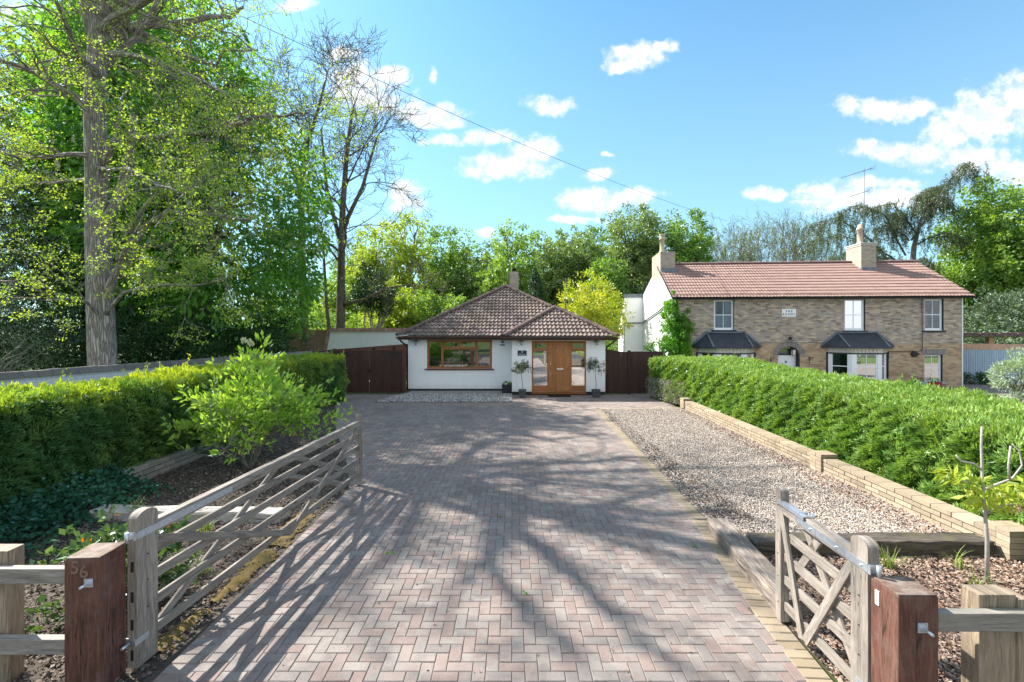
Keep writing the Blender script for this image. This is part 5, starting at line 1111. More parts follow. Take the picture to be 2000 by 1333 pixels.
def bay(px_f0, px_f1, wu, name, curt):
    P = .62; B = empty(name, (0, 0, 0)); B.parent = BH; f0, f1 = HU(px_f0, P), HU(px_f1, P); a, b = wu; zt = HZt((px_f0+px_f1)/2, 690, P*.7); zr0 = HZt((px_f0+px_f1)/2, 678.5, P); zb = GZ+.55
    segs = [((a, 0), (f0, -P)), ((f0, -P), (f1, -P)), ((f1, -P), (b, 0))]
    mb = MB(6); mt = MB(7)
    for i, (p, q) in enumerate(segs):
        p, q = Vector((p[0], p[1], 0)), Vector((q[0], q[1], 0)); d = q-p; L = d.length; d.normalize(); nn = Vector((d.y, -d.x, 0)); zz = lambda z: Vector((0, 0, z))
        def bx_(m, s0, s1, e0, e1, z0, z1, mi=0):
            c = [p+d*s0-nn*e1, p+d*s1-nn*e1, p+d*s1-nn*e0, p+d*s0-nn*e0]; m.hexa([v+zz(z0) for v in c]+[v+zz(z1) for v in c], mi)
        bx_(mb, 0, L, 0, .10, GZ, zb)                                            # panelled base
        pl_ = .17 if i == 1 else .13
        bx_(mb, 0.002, pl_, 0, .1, zb, zt-.001); bx_(mb, L-pl_, L-.002, 0, .1, zb, zt-.001)     # pilasters
        bx_(mb, 0, L, -.02, .1, zt, zr0-.03, 1)                                        # cornice board
        for k in range(int(L/.16)): bx_(mb, .08+k*.16, .12+k*.16, -.06, -.021, zt+.05, zr0-.04, 1)
        bx_(mt, -.01, L+.01, -.03, -.0, zt-.045, zt+.012)
        s0, s1 = pl_+.003, L-pl_-.003; 
        bx_(mb, s0, s0+.045, .015, .07, zb, zt-.05); bx_(mb, s1-.045, s1, .015, .07, zb, zt-.05); bx_(mb, s0, s1, .015, .07, zt-.05, zt-.004); bx_(mb, s0+.045, s1-.045, .015, .07, zb, zb+.05)
        zm = zb+(zt-zb)*.52; bx_(mb, s0+.045, s1-.045, .02, .06, zm-.02, zm+.02)
        if i == 1: bx_(mb, (s0+s1)/2-.012, (s0+s1)/2+.012, .022, .058, zb+.05, zm-.02); bx_(mb, (s0+s1)/2-.012, (s0+s1)/2+.012, .022, .058, zm+.02, zt-.05)
        g_ = MB(8); bx_(g_, s0+.045, s1-.045, .036, .042, zb+.05, zt-.05); g_.build('pane', MT['glass_shiny' if (i == 1 and name == 'bay_window' and curt == 2) else 'glass'], B)
        if curt == 1 or i == 0:
            cm = MB(5); nf = 22; w_ = (s1-s0-.1)*(1 if curt == 1 else .45)
            for k in range(nf):
                ta, tb = s0+.05+w_*k/nf, s0+.05+w_*(k+1)/nf; ea, eb = .13+.02*math.sin(k*1.9), .13+.02*math.sin((k+1)*1.9); A_, B_ = p+d*ta-nn*ea, p+d*tb-nn*eb
                cm.face([A_+zz(zb), B_+zz(zb), B_+zz(zt), A_+zz(zt)], smooth=True)
            cm.build('curtain', MT['curtain_beige' if curt == 1 and i else 'curtain'], B)
    mb.build('frame', [MT['white_gloss'], MT['cream_paint']], B); mt.build('trim', MT['black_paint'], B)
    for e0, e1 in ((a-.08, a-.0), (b, b+.09)): mk = MB(3); mk.box(e0, e1, -.02, .02, zb, zt+.02); mk.build('edge_strip', MT['black_paint'], B)
    # hipped slate roof with lead rolls
    o = .2; zt2 = HZt((px_f0+px_f1)/2, 650.5, 0); R0, R1 = a-.33, b+.33; F0, F1 = f0-.22, f1+.22; PF = -P-.22; t0, t1 = a+.42, b-.42; E = zr0+.0
    mr = MB(4); top = zt2
    mr.face([(R0, 0, E), (F0, PF, E), (t0, 0, top)]); mr.face([(F0, PF, E), (F1, PF, E), (t1, 0, top), (t0, 0, top)]); mr.face([(F1, PF, E), (R1, 0, E), (t1, 0, top)])
    mr.face([(R0, 0, E-.05), (F0, PF, E-.05), (F0, PF, E), (R0, 0, E)]); mr.face([(F0, PF, E-.05), (F1, PF, E-.05), (F1, PF, E), (F0, PF, E)]); mr.face([(F1, PF, E-.05), (R1, 0, E-.05), (R1, 0, E), (F1, PF, E)]); mr.face([(R0, 0, E-.05), (F0, PF, E-.05), (F1, PF, E-.05), (R1, 0, E-.05)])
    mr.build('slate_roof', MT['slate'], B)
    ml = MB(4)
    for p, q in (((F0, PF, E+.01), (t0, 0, top+.01)), ((F1, PF, E+.01), (t1, 0, top+.01)), ((R0, -.02, E+.01), (t0, -.02, top+.02)), ((R1, -.02, E+.01), (t1, -.02, top+.02)), ((t0, -.02, top+.02), (t1, -.02, top+.02))): ml.tube([p, q], .04, 8)
    for (ra, rb) in ((R0, t0), (R1, t1)):      # stepped lead flashing against the brick
        for k in range(7):
            t = (k+.2)/7; x = ra+(rb-ra)*t; z = E+(top-E)*t; ml.box(min(x, x+.13*(1 if rb > ra else -1)), max(x, x+.13*(1 if rb > ra else -1)), -.012, .0, z, z+.16)
    ml.build('lead_roll', MT['lead_grey'], B)
bay(1400.5, 1457, b1, 'bay_window', 1); bay(1664, 1722, b2, 'bay_window', 2)
# chimneys
c1 = stack(BH, 'chimney', -.02, .74, 2.25, 4.25, 5.3, 6.66, 'chimney_brick', 'stone_cap', False); mb = MB(2); mb.lathe([(.17, 0), (.15, .12), (.125, .15), (.125, .72), (.16, .74), (.16, .80), (.12, .86), (.15, 1.0), (.16, 1.04), (.10, 1.05)], (.22, 2.9, 6.66), 16); mb.build('chimney_pot', MT['terracotta_pot'], c1)
mb = MB(2); mb.box(.01, .80, 2.17, 4.3, 5.35, 5.80); mb.build('lead_flashing', MT['lead_grey'], c1)
ux0, ux1 = 9.95, 10.67; c2 = stack(BH, 'chimney', ux0, ux1, 2.25, 3.45, 5.2, 6.92, 'chimney_brick', 'stone_cap', True); mb = MB(2); mb.lathe([(.19, 0), (.16, .1), (.145, .13), (.15, .72), (.18, .74), (.18, .84), (.12, .88), (.12, 1.02), (.001, 1.05)], (ux0+.28, 2.75, 6.98), 16); mb.build('chimney_pot', MT['terracotta_pot'], c2)
mb = MB(2); mb.box(ux0-.03, ux1+.03, 2.17, 3.5, 5.3, 5.72); mb.build('lead_flashing', MT['lead_grey'], c2)
mwh = BH.matrix_basis if False else (Matrix.Translation((AX, AY_, 0)) @ Matrix.Rotation(RA, 4, 'Z'))
tp_ = mwh @ Vector((ux0+.36, 2.6, 6.9)); aerial('television_aerial', 'tall television aerial with two arrays on the right chimney of the brick house', tp_, 3.95, [(3.85, 1.9, 180+10, 14, .11), (2.75, 1.2, 180+10, 10, .09), (.75, .8, 180+6, 5, .08)], .022)
# house things
def on_house(name, label, cat, px, py, build, p=0.0):
    r_ = empty(name, mwh @ Vector((HU(px, p), -p, HZt(px, py, p))), RA, label=label, cat=cat); build(r_); return r_
def nameplate(r_):
    m = MB(1); m.box(-.31, .31, -.02, -.001, -.18, .18); m.build('plate', MT['white_gloss'], r_, bevel=.004); text('THE', .135, 'black_paint', 'lettering', r_, (0, -.021, .065), bold=.003, sp=1.5); text('ROSERY', .125, 'black_paint', 'lettering', r_, (0, -.021, -.075), bold=.003, sp=1.35)
on_house('name_plaque', 'white plaque lettered THE ROSERY high on the brick wall', 'sign', 1540.5, 611.5, nameplate)
def lampb(r_): m = MB(1); m.tube([(.09, 0, .03), (.09, -.12, .03), (0, -.16, .02)], .012, 6); m.lathe([(.01, .06), (.03, .04), (.09, -.03), (.02, -.10), (.001, -.12)], (-.05, -.16, -.0), 12); m.tube([(.09, -.05, .03), (.08, -.05, -.65)], .006, 5); m.build('bracket', MT['black_metal'], r_)
on_house('entrance_lamp', 'black bell-shaped lamp on a bracket over the arched door', 'lamp', 1542, 660, lampb)
def pend(r_): m = MB(1); m.box(-.07, .07, -.1, .04, -.18, .06); m.build('glass_box', MT['cream_paint'], r_); m = MB(1); bar_frame(m, -.08, .08, -.19, .07, .015, -.11, -.10); m.box(-.09, .09, -.12, .05, .07, .10); m.build('frame', MT['black_metal'], r_)
on_house('hanging_lantern', 'black framed lantern hanging in the arch above the white door', 'lantern', 1549, 686, pend, -.1)
def brk(r_): m = MB(1); m.box(-.012, .012, -.02, -.0, -.22, .05); m.tube([(0, -.01, .03), (.0, -.22, .03)], .01, 5); m.tube([(0, -.01, -.12), (0, -.2, .03)], .008, 5); m.build('arm', MT['black_metal'], r_); r_.rotation_euler.z += R(45)
on_house('basket_bracket', 'empty black hanging-basket bracket between left bay and arched door', 'bracket', 1505, 700, brk); on_house('basket_bracket', 'empty black hanging-basket bracket between arched door and right bay', 'bracket', 1580, 700, brk)
def vent(r_): m = MB(1); m.tube([(0, -.001, 0), (0, -.10, 0)], .13, 18); m.tube([(.12, -.04, 0), (.22, -.04, .01)], .03, 8); m.build('casing', MT['black_metal'], r_)
on_house('flood_light', 'round black wall light beside the lower right sash window', 'wall light', 1784.5, 692, vent)
def tr(m_, n, w_):
    def f(r_):
        m = MB(1); m.hexa([(-w_+.03, -.09, -.0), (w_-.03, -.09, 0), (w_-.03, .07, 0), (-w_+.03, .07, 0), (-w_, -.11, .17), (w_, -.11, .17), (w_, .09, .17), (-w_, .09, .17)]); m.build('trough', MT[m_], r_, bevel=.01)
        m = MB(1); m.box(-w_+.02, w_-.02, -.09, .07, .171, .18); m.build('soil', MT['soil_dark'], r_); g = np.random.default_rng(n); leaf_obj('plants', [crown(g, g.random((n, 3))*[w_*1.8, .12, .12]+[-w_*.9, -.07, .2], rdir(g, n)*[1, 1, .3]+[0, 0, .6], .05, 9, .07, .02)], 'leaf_dark', r_)
    return f
on_house('window_box', 'red plant trough on the sill of the lower right sash window', 'window box', 1823, 754, tr('red_trough', 16, .30), .02)
on_house('plant_trough', 'pale green plant trough left of the red trough', 'plant trough', 1793, 753, tr('green_trough', 12, .24), .25)
sb = on_house('ledge_block', 'grey stone block carrying the pale green trough', 'block', 1793, 753.2, lambda r_: None, .25)
zb_top = sb.location.z; m = MB(1); m.box(-.32, .32, -.17, .17, GZ-zb_top, -.002); m.build('block', MT['stone_cap'], sb, bevel=.01)

# climber on the corner of the brick house
g = np.random.default_rng(12); CV = empty('climbing_ivy', (AX, AY_, 0), RA, label='bright green climber swallowing the left corner of the brick house', cat='climber')
E_ = [(.45, -.22, 2.55, .42, .26, .95), (-.02, -.02, 3.45, .22, .42, .85), (.12, -.1, 3.0, .36, .3, .9), (-.35, -.35, 1.75, .85, .5, .45), (-.2, .5, 2.9, .18, .6, 1.2), (.15, -.35, 1.3, .7, .5, .7), (.3, -.3, 1.9, .5, .35, .6)]
C, D_ = clumps(g, E_, 330, .2, .3); leaf_obj('foliage', [crown(g, C, D_, .14, 42, .085, .065, .35, 1, .7, .6)], 'leaf_ivy_bright', CV)
mb = MB(5)
for k in range(6): mb.tube(limb_pts((-.05+.1*k, -.05, GZ), (-.1+.1*k, -.08, 2.4+.3*(k % 3)), 0, g, 6, .1), [.03, .028, .025, .02, .018, .014, .01], 5)
mb.build('stem', MT['bark_mid'], CV)
# right-hand yard
def corrug():
    a, b = Wp(1872, 750, 39.5), Wp(2060, 752, 42.0); a.z = b.z = 0; d = b-a; L = d.length; r_ = empty('corrugated_fence', a, math.atan2(d.y, d.x), label='pale blue corrugated metal fence beside the brick house', cat='fence'); n = int(L/.02); top = 1.58
    x = np.linspace(0, L, n); y = .02*np.sin(x/.085*2*np.pi); V = np.concatenate([np.stack([x, y, np.full(n, -.2)], 1), np.stack([x, y, np.full(n, top)], 1)]); i = np.arange(n-1); link('sheet', npmesh('sheet', V, np.stack([i, i+1, i+1+n, i+n], 1), MT['corrugated_blue'], smooth=True), r_)
    m = MB(1)
    for k in range(int(L/.09)): m.box(k*.09+.002, k*.09+.088, .03, .05, 1.3, top+.30+m.r.uniform(-.004, .004), L=Vector((0, 0, 1)))
    m.build('boards', MT['fence_cream'], r_)
    return a, d, L
a_, d_, L_ = corrug()
pg = empty('timber_pergola', (a_.x-.5, a_.y+1.6, 0), label='orange timber posts and beam behind the corrugated fence', cat='pergola'); m = MB(1); m.box(-1.2, 6.5, -.06, .06, 2.16, 2.21); m.build('beam', MT['pale_pine'], pg, bevel=.004); m = MB(1)
for k in range(8): m.box(-1.2+k*.98, -.28+k*.98, -.5, .5, 2.24, 2.40)
m.build('roof_panels', MT['ridge_brown'], pg)
for x in (.85, 3.7): m = MB(1); m.box(x-.13, x+.13, -.1, .1, -.05, 2.158, L=Vector((0, 0, 1))); m.build('post', MT['orange_wood'], pg, bevel=.004)

# ------------------------------------------------------------------ hedges
def hedge(name, label, xa, xb, y0, y1, hfun, nside, ntop, mside, mtop, seed, L=.085, Wd=.022, wav=.07, faces='LRTF', z0=0, wave2=.03, tips=True, round_=.15):
    """clipped conifer hedge; xa(y), xb(y): near and far face. Sprays grow from an undulating surface over a dark twiggy core"""
    g = np.random.default_rng(seed); ym = (y0+y1)/2; root = empty(name, ((xa(ym)+xb(ym))/2, ym, 0), label=label, cat='hedge'); ox, oy = root.location.x, root.location.y
    ph = g.random(6)*6
    def wob(a, b): return wav*(np.sin(a*1.7+ph[0]+b*2)*.5+np.sin(a*4.1+ph[1]-b*3.3)*.35+np.sin(a*8.7+ph[2]+b*6.1)*.3)+wave2*np.sin(a*17+b*13+ph[3])
    P, Nn = [], []
    def add(X, Y, Z, nv):
        p = np.stack([X, Y, Z], 1); P.append(p); Nn.append(np.repeat(np.array([nv], float), len(X), 0))
    for f in faces:
        n = nside
        if f in 'LR':
            Y = y0+(y1-y0)*g.random(n); t = g.random(n); h = hfun(Y); Z = z0+t*(h-z0); X = (xa if f == 'L' else xb)(Y); w_ = wob(Y, Z*2); rr = round_*np.maximum(0, (t-.86)/.14)**2; sgn = -1 if f == 'L' else 1
            add(X+sgn*(w_-rr), Y, Z, (sgn, 0, .35))
        if f == 'T':
            n = ntop; Y = y0+(y1-y0)*g.random(n); t = g.random(n); X = xa(Y)+(xb(Y)-xa(Y))*t; rr = round_*(np.maximum(0, (np.abs(t-.5)*2-.8)/.2)**2)*.5; add(X, Y, hfun(Y)+wob(Y, X*2)*.8-rr, (0, 0, 1.2))
        if f in 'FB':
            n = int(nside*(xb(ym)-xa(ym))/(y1-y0)*1.3); yy = y0 if f == 'F' else y1; t = g.random(n); Y = np.full(n, yy); X = xa(Y)+(xb(Y)-xa(Y))*t; Z = z0+g.random(n)*(hfun(Y)-z0); add(X, Y+(-1 if f == 'F' else 1)*wob(X*2, Z*2), Z, (0, -1 if f == 'F' else 1, .35))
    P = np.concatenate(P)-[ox, oy, 0]; Nn = np.concatenate(Nn); n = len(P)
    bl = np.sin(P[:, 1]*23+P[:, 2]*31)*np.sin(P[:, 0]*29-P[:, 2]*17+P[:, 1]*7)     # tufts: sprays lean together
    lean = np.stack([np.sin(P[:, 1]*9+P[:, 2]*5), np.sin(P[:, 0]*8+P[:, 1]*11+1), np.sin(P[:, 1]*7+P[:, 2]*9+2)*.5+.5], 1)*.75
    P = P+Nn*(bl[:, None]*.05-np.abs(g.normal(size=(n, 1)))*.045); ax = Nn*.55+lean+rdir(g, n)*.7; s = .55+.9*g.random((n, 1))
    hol_ = np.sin(P[:, 1]*14+P[:, 2]*19+P[:, 0]*6+2*np.sin(P[:, 1]*5))*np.sin(P[:, 2]*23-P[:, 1]*11+P[:, 0]*13+1.5*np.sin(P[:, 2]*9)); kp = (hol_ > -.42) | (g.random(n) < .22); P, Nn, ax, s = P[kp], Nn[kp], ax[kp], s[kp]; n = len(P)
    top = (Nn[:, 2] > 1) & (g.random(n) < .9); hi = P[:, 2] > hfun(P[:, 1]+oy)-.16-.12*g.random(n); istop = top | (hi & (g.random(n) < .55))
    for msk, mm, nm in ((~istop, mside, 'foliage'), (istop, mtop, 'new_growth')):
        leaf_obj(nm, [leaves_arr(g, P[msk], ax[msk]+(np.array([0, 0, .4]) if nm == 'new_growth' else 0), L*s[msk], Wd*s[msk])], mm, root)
    if tips:      # taller shoots standing out of the top
        k = int((y1-y0)*4); Y = y0+(y1-y0)*g.random(k); X = xa(Y)+(xb(Y)-xa(Y))*g.random(k); Z = hfun(Y); hh = .08+.22*g.random(k)**2; pp = []; aa = []
        for j in range(k):
            for q in range(16): pp.append([X[j]-ox+g.normal()*.015+hh[j]*.3*q/16, Y[j]-oy+g.normal()*.015, Z[j]-.05+hh[j]*q/12]); aa.append([g.normal()*.6, g.normal()*.6, .8])
        leaf_obj('shoots', [leaves_arr(g, np.array(pp), np.array(aa), .07, .02)], mtop, root)
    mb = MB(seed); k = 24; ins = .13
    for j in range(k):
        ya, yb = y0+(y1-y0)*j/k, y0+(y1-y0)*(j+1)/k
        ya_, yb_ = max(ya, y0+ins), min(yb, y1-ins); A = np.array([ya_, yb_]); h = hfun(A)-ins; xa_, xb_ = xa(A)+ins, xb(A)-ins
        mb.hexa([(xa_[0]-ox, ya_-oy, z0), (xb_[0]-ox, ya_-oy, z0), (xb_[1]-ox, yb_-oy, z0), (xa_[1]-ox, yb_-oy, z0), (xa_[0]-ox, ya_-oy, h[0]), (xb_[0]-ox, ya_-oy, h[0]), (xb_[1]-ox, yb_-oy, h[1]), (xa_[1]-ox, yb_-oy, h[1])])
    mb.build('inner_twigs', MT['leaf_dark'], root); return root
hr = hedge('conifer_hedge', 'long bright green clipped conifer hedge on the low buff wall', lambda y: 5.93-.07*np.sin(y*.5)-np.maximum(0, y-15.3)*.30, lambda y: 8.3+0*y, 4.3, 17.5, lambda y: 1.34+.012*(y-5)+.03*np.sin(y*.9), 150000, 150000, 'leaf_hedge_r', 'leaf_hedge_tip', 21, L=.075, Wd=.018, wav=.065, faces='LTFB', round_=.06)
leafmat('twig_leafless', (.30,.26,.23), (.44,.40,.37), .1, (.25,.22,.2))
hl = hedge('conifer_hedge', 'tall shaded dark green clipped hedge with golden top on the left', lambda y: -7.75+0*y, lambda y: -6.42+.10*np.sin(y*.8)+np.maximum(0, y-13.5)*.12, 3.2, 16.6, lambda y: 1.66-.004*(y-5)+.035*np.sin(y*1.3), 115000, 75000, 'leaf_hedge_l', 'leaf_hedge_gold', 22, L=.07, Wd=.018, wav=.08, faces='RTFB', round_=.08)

g = np.random.default_rng(61); n = 5000; P = np.stack([5.78-.22*np.maximum(0, 0)+g.normal(size=n)*.09, 15.3+2.15*g.random(n), .05+.75*g.random(n)**1.3], 1); P[:, 0] -= np.maximum(0, P[:, 1]-15.3)*.30-.06; P -= np.array(hr.location)
leaf_obj('bare_twigs', [leaves_arr(g, P, rdir(g, n)+[-.3, 0, .4], .09, .008)], 'twig_leafless', hr)
# ------------------------------------------------------------------ garden plants
def magnolia():
    root = empty('magnolia_shrub', Gp(488, 912), label='spreading bright green magnolia shrub with two white flowers behind the long gate', cat='shrub'); g = np.random.default_rng(4); mb = MB(1); tips = []
    for k in range(9):
        a = k*.72+g.random()*.5; d = nrm(np.array([[math.cos(a)*.52, math.sin(a)*.4, .85+.5*g.random()]]))[0]; grow(mb, tips, g, np.array([math.cos(a)*.05, math.sin(a)*.05, 0]), d, .62+.25*g.random(), .022, 3, .05, .2, 3, .75, .70, 5, .65, .004)
    mb.build('stem', MT['bark_pale'], root); C = np.array([t[0] for t in tips]); keep = (C[:, 2] > .38) & (np.abs(C[:, 1]) < 1.2); T = [t for t, k_ in zip(tips, keep) if k_]
    E_ = [(.0, 0, 1.15, .75, .6, .70), (-.5, 0, .85, .5, .5, .35), (.75, .1, 1.0, .45, .5, .30), (.15, 0, 1.85, .32, .35, .60)]; C2, D2 = clumps(g, E_, 150, .35, .45)
    leaf_obj('foliage', [tip_leaves(g, T, 6, .10, .12, .05, -.2, .7, .9), crown(g, C2, D2, .12, 11, .12, .05, -.35, .7, .7, .45)], 'leaf_magnolia', root)
    fl = [crown(g, np.array([[x, 0, z]]), np.array([[0, 0, 1.]]), .03, 9, .11, .05, -.6, 1, .8, .5) for x, z in ((-.12, 2.33), (.02, 2.28))]; leaf_obj('flower', fl, 'blossom_white', root)
magnolia()
def bush(name, label, cat, loc, ells, n, cr, per, L, Wd, lm, seed, stems=6, bk='bark_mid', group=None, droop=.1, flat=.8, hgt=1.0, out=.5, inner=.4):
    root = empty(name, loc, label=label, cat=cat, group=group); g = np.random.default_rng(seed); C, D = clumps(g, ells, n, .22, inner)
    mb = MB(seed)
    for k in range(stems): mb.tube(limb_pts((g.normal()*.05, g.normal()*.05, 0), C[g.integers(len(C))], .1, g, 5, .12), [.03*hgt, .027*hgt, .022*hgt, .018*hgt, .012*hgt, .006*hgt], 5)
    mb.build('stem', MT[bk], root); leaf_obj('foliage', [crown(g, C, D, cr, per, L, Wd, droop, flat, out)], lm, root); return root
def rose():
    root = empty('rose_bush', (-3.72, 4.25, 0), label='rose bush with red young shoots behind the numbered post', cat='shrub'); g = np.random.default_rng(6); mb = MB(1); tips = []
    for k in range(13):
        d = nrm(np.array([[g.normal()*.55, g.normal()*.4, 1.0]]))[0]; grow(mb, tips, g, np.array([g.normal()*.12, g.normal()*.08, 0]), d, .42, .008, 2, .03, .2, 3, .7, .62, 4, .7, .003)
    mb.build('stem', MT['bark_dark'], root); hi = [t for t in tips if t[0][2] > .72]; lo = [t for t in tips if t[0][2] <= .80]
    leaf_obj('foliage', [tip_leaves(g, lo+hi[::2], 7, .08, .07, .048, 0, .8, .7)], 'leaf_rose', root)
    if hi: leaf_obj('young_shoots', [tip_leaves(g, hi, 4, .05, .055, .03, 0, .8, .7)], 'leaf_red', root)
rose()
def sapling():
    b = Gp(1928, 1138); root = empty('cherry_sapling', (b.x, b.y, 0), label='thin cherry sapling with pink blossom standing in the bark bed', cat='sapling'); g = np.random.default_rng(9); mb = MB(2)
    mb.tube([(0, 0, -.02), (.0, 0, .45), (-.03, 0, .8), (-.05, 0, 1.1), (-.06, 0, 1.42), (-.055, 0, 1.60)], [.020, .017, .015, .013, .011, .008], 8)
    br = [[(-.04, 0, .95), (.12, .02, 1.0), (.28, .02, 1.06), (.36, .0, 1.2), (.33, 0, 1.35), (.26, 0, 1.42)], [(-.05, 0, 1.15), (-.14, 0, 1.22), (-.25, .02, 1.24), (-.30, .02, 1.3)], [(.25, .02, 1.05), (.22, 0, 1.2), (.24, 0, 1.4)], [(-.03, 0, .7), (.15, -.02, .8), (.32, -.03, .82), (.45, 0, .85)], [(-.04, 0, .98), (-.18, .0, 1.02), (-.32, 0, 1.06)]]
    for q in br: mb.tube(q, [.012-.0012*i for i in range(len(q))], 6)
    mb.build('stem', MT['twig_pale'], root); C = np.array([(.3, -.03, .95), (.42, 0, .98), (.5, 0, .88), (.15, 0, .9), (-.3, 0, 1.08), (-.2, 0, 1.04), (-.35, .05, 1.12), (.05, 0, .82), (.38, .1, .85), (-.1, 0, .85), (.55, 0, 1.0), (-.12, .0, 1.0)])
    leaf_obj('foliage', [crown(g, C, rdir(g, len(C))*[1, 1, .2], .13, 30, .11, .042, .35, .5, .6)], 'leaf_cherry', root)
    C = np.array([(.22, -.05, .78), (.33, -.05, .8), (.42, -.02, .82), (.5, 0, .83), (.3, 0, .75)]); leaf_obj('blossom', [crown(g, C, rdir(g, len(C)), .05, 16, .03, .028, 0, .8)], 'pink_petal_leaf', root)
leafmat('pink_petal_leaf', (.62,.40,.42), (.72,.55,.56), .35, (.6,.4,.4))
sapling()
def tuft(label, x, y, n, h, seed, lm='blade', group=None, z=0):
    g = np.random.default_rng(seed); root = empty('grass_tuft', (x, y, z), label=label, cat='plant', group=group); V = []; Q = []; I = []; o = 0
    for k in range(n):
        a = g.random()*6.28; ln = h*(.6+.6*g.random()); lean = .25+.9*g.random(); b = np.array([g.normal()*.03, g.normal()*.03, 0]); d = np.array([math.cos(a), math.sin(a), 0]); sd = np.array([-d[1], d[0], 0])*.006; r_ = g.random()
        for j in range(5):
            t = j/4; p = b+d*ln*lean*t*t*.8+np.array([0, 0, ln*(t-.35*lean*t*t)]); wv_ = sd*(1-t*.9)*(1 if j else .8); V += [p-wv_, p+wv_]
        for j in range(4): Q.append([o+2*j, o+2*j+1, o+2*j+3, o+2*j+2]); I += [[r_, .5]]*4
        o += 10
    link('blades', npmesh('blades', V, Q, MT[lm], ID=I), root)
tf = [('drooping strap-leaved tuft beside the whitened timber behind the long gate', *Gp(265, 1010)[:2], 60, .30, 1), ('thin grassy tuft seen through the middle of the long gate', *Gp(405, 1040)[:2], 40, .24, 2), ('low yellowing tuft by the mossy strip near the hinge of the long gate', *Gp(395, 1120)[:2], 40, .2, 3),
      ('yellow-green grass tuft at the top of the short gate beside its hinge stile', *Gp(1735, 1110)[:2], 46, .26, 4), ('small grass tuft in the corner where the two railway sleepers meet', *Gp(1497, 1080)[:2], 26, .22, 5), ('straggly tuft at the foot of the cherry sapling', *Gp(1905, 1150)[:2], 22, .22, 6), ('sparse dry tuft between the dark sleeper and the sapling', *Gp(1872, 1110)[:2], 18, .26, 7),
      ('small green weed tuft behind the plain gate post', 2.95, 3.5, 24, .22, 8), ('green tuft near the middle brace of the long gate', *Gp(505, 1015)[:2], 34, .2, 9)]
for t_ in tf: tuft(t_[0], t_[1], t_[2], t_[3], t_[4], t_[5])
g = np.random.default_rng(31); IV = empty('ground_ivy', (-6.3, 6.6, 0), label='blue-green ivy spreading over the ground at the hedge foot', cat='ivy'); n = 5200; pts = np.stack([g.normal(size=n)*.30+.1, (g.random(n)-.75)*3.4, np.abs(g.normal(size=n))*.09+.02], 1); pts[:, 2] += np.maximum(0, .25-np.abs(pts[:, 0]+.1)*.4); leaf_obj('foliage', [leaves_arr(g, pts, rdir(g, n)*[1, 1, .5], .065, .055)], 'leaf_ivy', IV); IV['kind'] = 'stuff'
def strewn(name, label, pts, L, Wd, m, seed, **k):
    g = np.random.default_rng(seed); P = np.array([[p[0], p[1], .012] for p in pts]); V, Q, I = leaves_arr(g, P, rdir(g, len(P))*[1, 1, .12], L, Wd); return link(name, npmesh(name, V, Q, MT[m], ID=I), None, label=label, cat='leaf', **k)
for k, (px, py, wh) in enumerate([(1024, 1161, 'on the paving in the middle foreground'), (760, 1081, 'on the paving right of the long gate'), (1360, 1070, 'on the paving left of the short gate'), (978, 1010, 'far up the middle of the paving')]):
    q = Gp(px, py); strewn('fallen_leaf', 'small green fallen leaf lying '+wh, [(q.x, q.y), (q.x+.015, q.y+.01)], .055, .035, 'leaf_ivy_bright', 50+k)
g = np.random.default_rng(77); n = 260; X = g.uniform(-2.6, 2.5, n); Y = 2.5+g.random(n)*11; V, Q, I = leaves_arr(g, np.stack([X, Y, np.full(n, .008)], 1), rdir(g, n)*[1, 1, .15], .018+.022*g.random((n, 1)), .012); link('leaf_litter', npmesh('leaf_litter', V, Q, MT['chip_dark'], ID=I), None, kind='stuff', label='tiny dry leaf scraps scattered on the block paving')
bush('pittosporum_shrub', 'pale silvery-leaved shrub at the right edge beyond the hedge', 'shrub', Gp(1990, 792, 0), [(0, 0, .9, .75, .7, .85), (.4, 0, 1.2, .6, .5, .6)], 90, .2, 40, .12, .034, 'leaf_silver', 14, out=.8)
bush('fern_clump', 'dark ferny plants at the foot of the corrugated fence', 'plant', (lambda v: (v.x, v.y, 0))(Wp(1905, 752, 41.0)), [(0, 0, .25, 1.3, .3, .28), (1.6, 0, .25, .9, .3, .3)] if False else [(0, 0, .22, 1.2, .3, .26)], 30, .16, 40, .13, .03, 'leaf_dark', 15, stems=3)
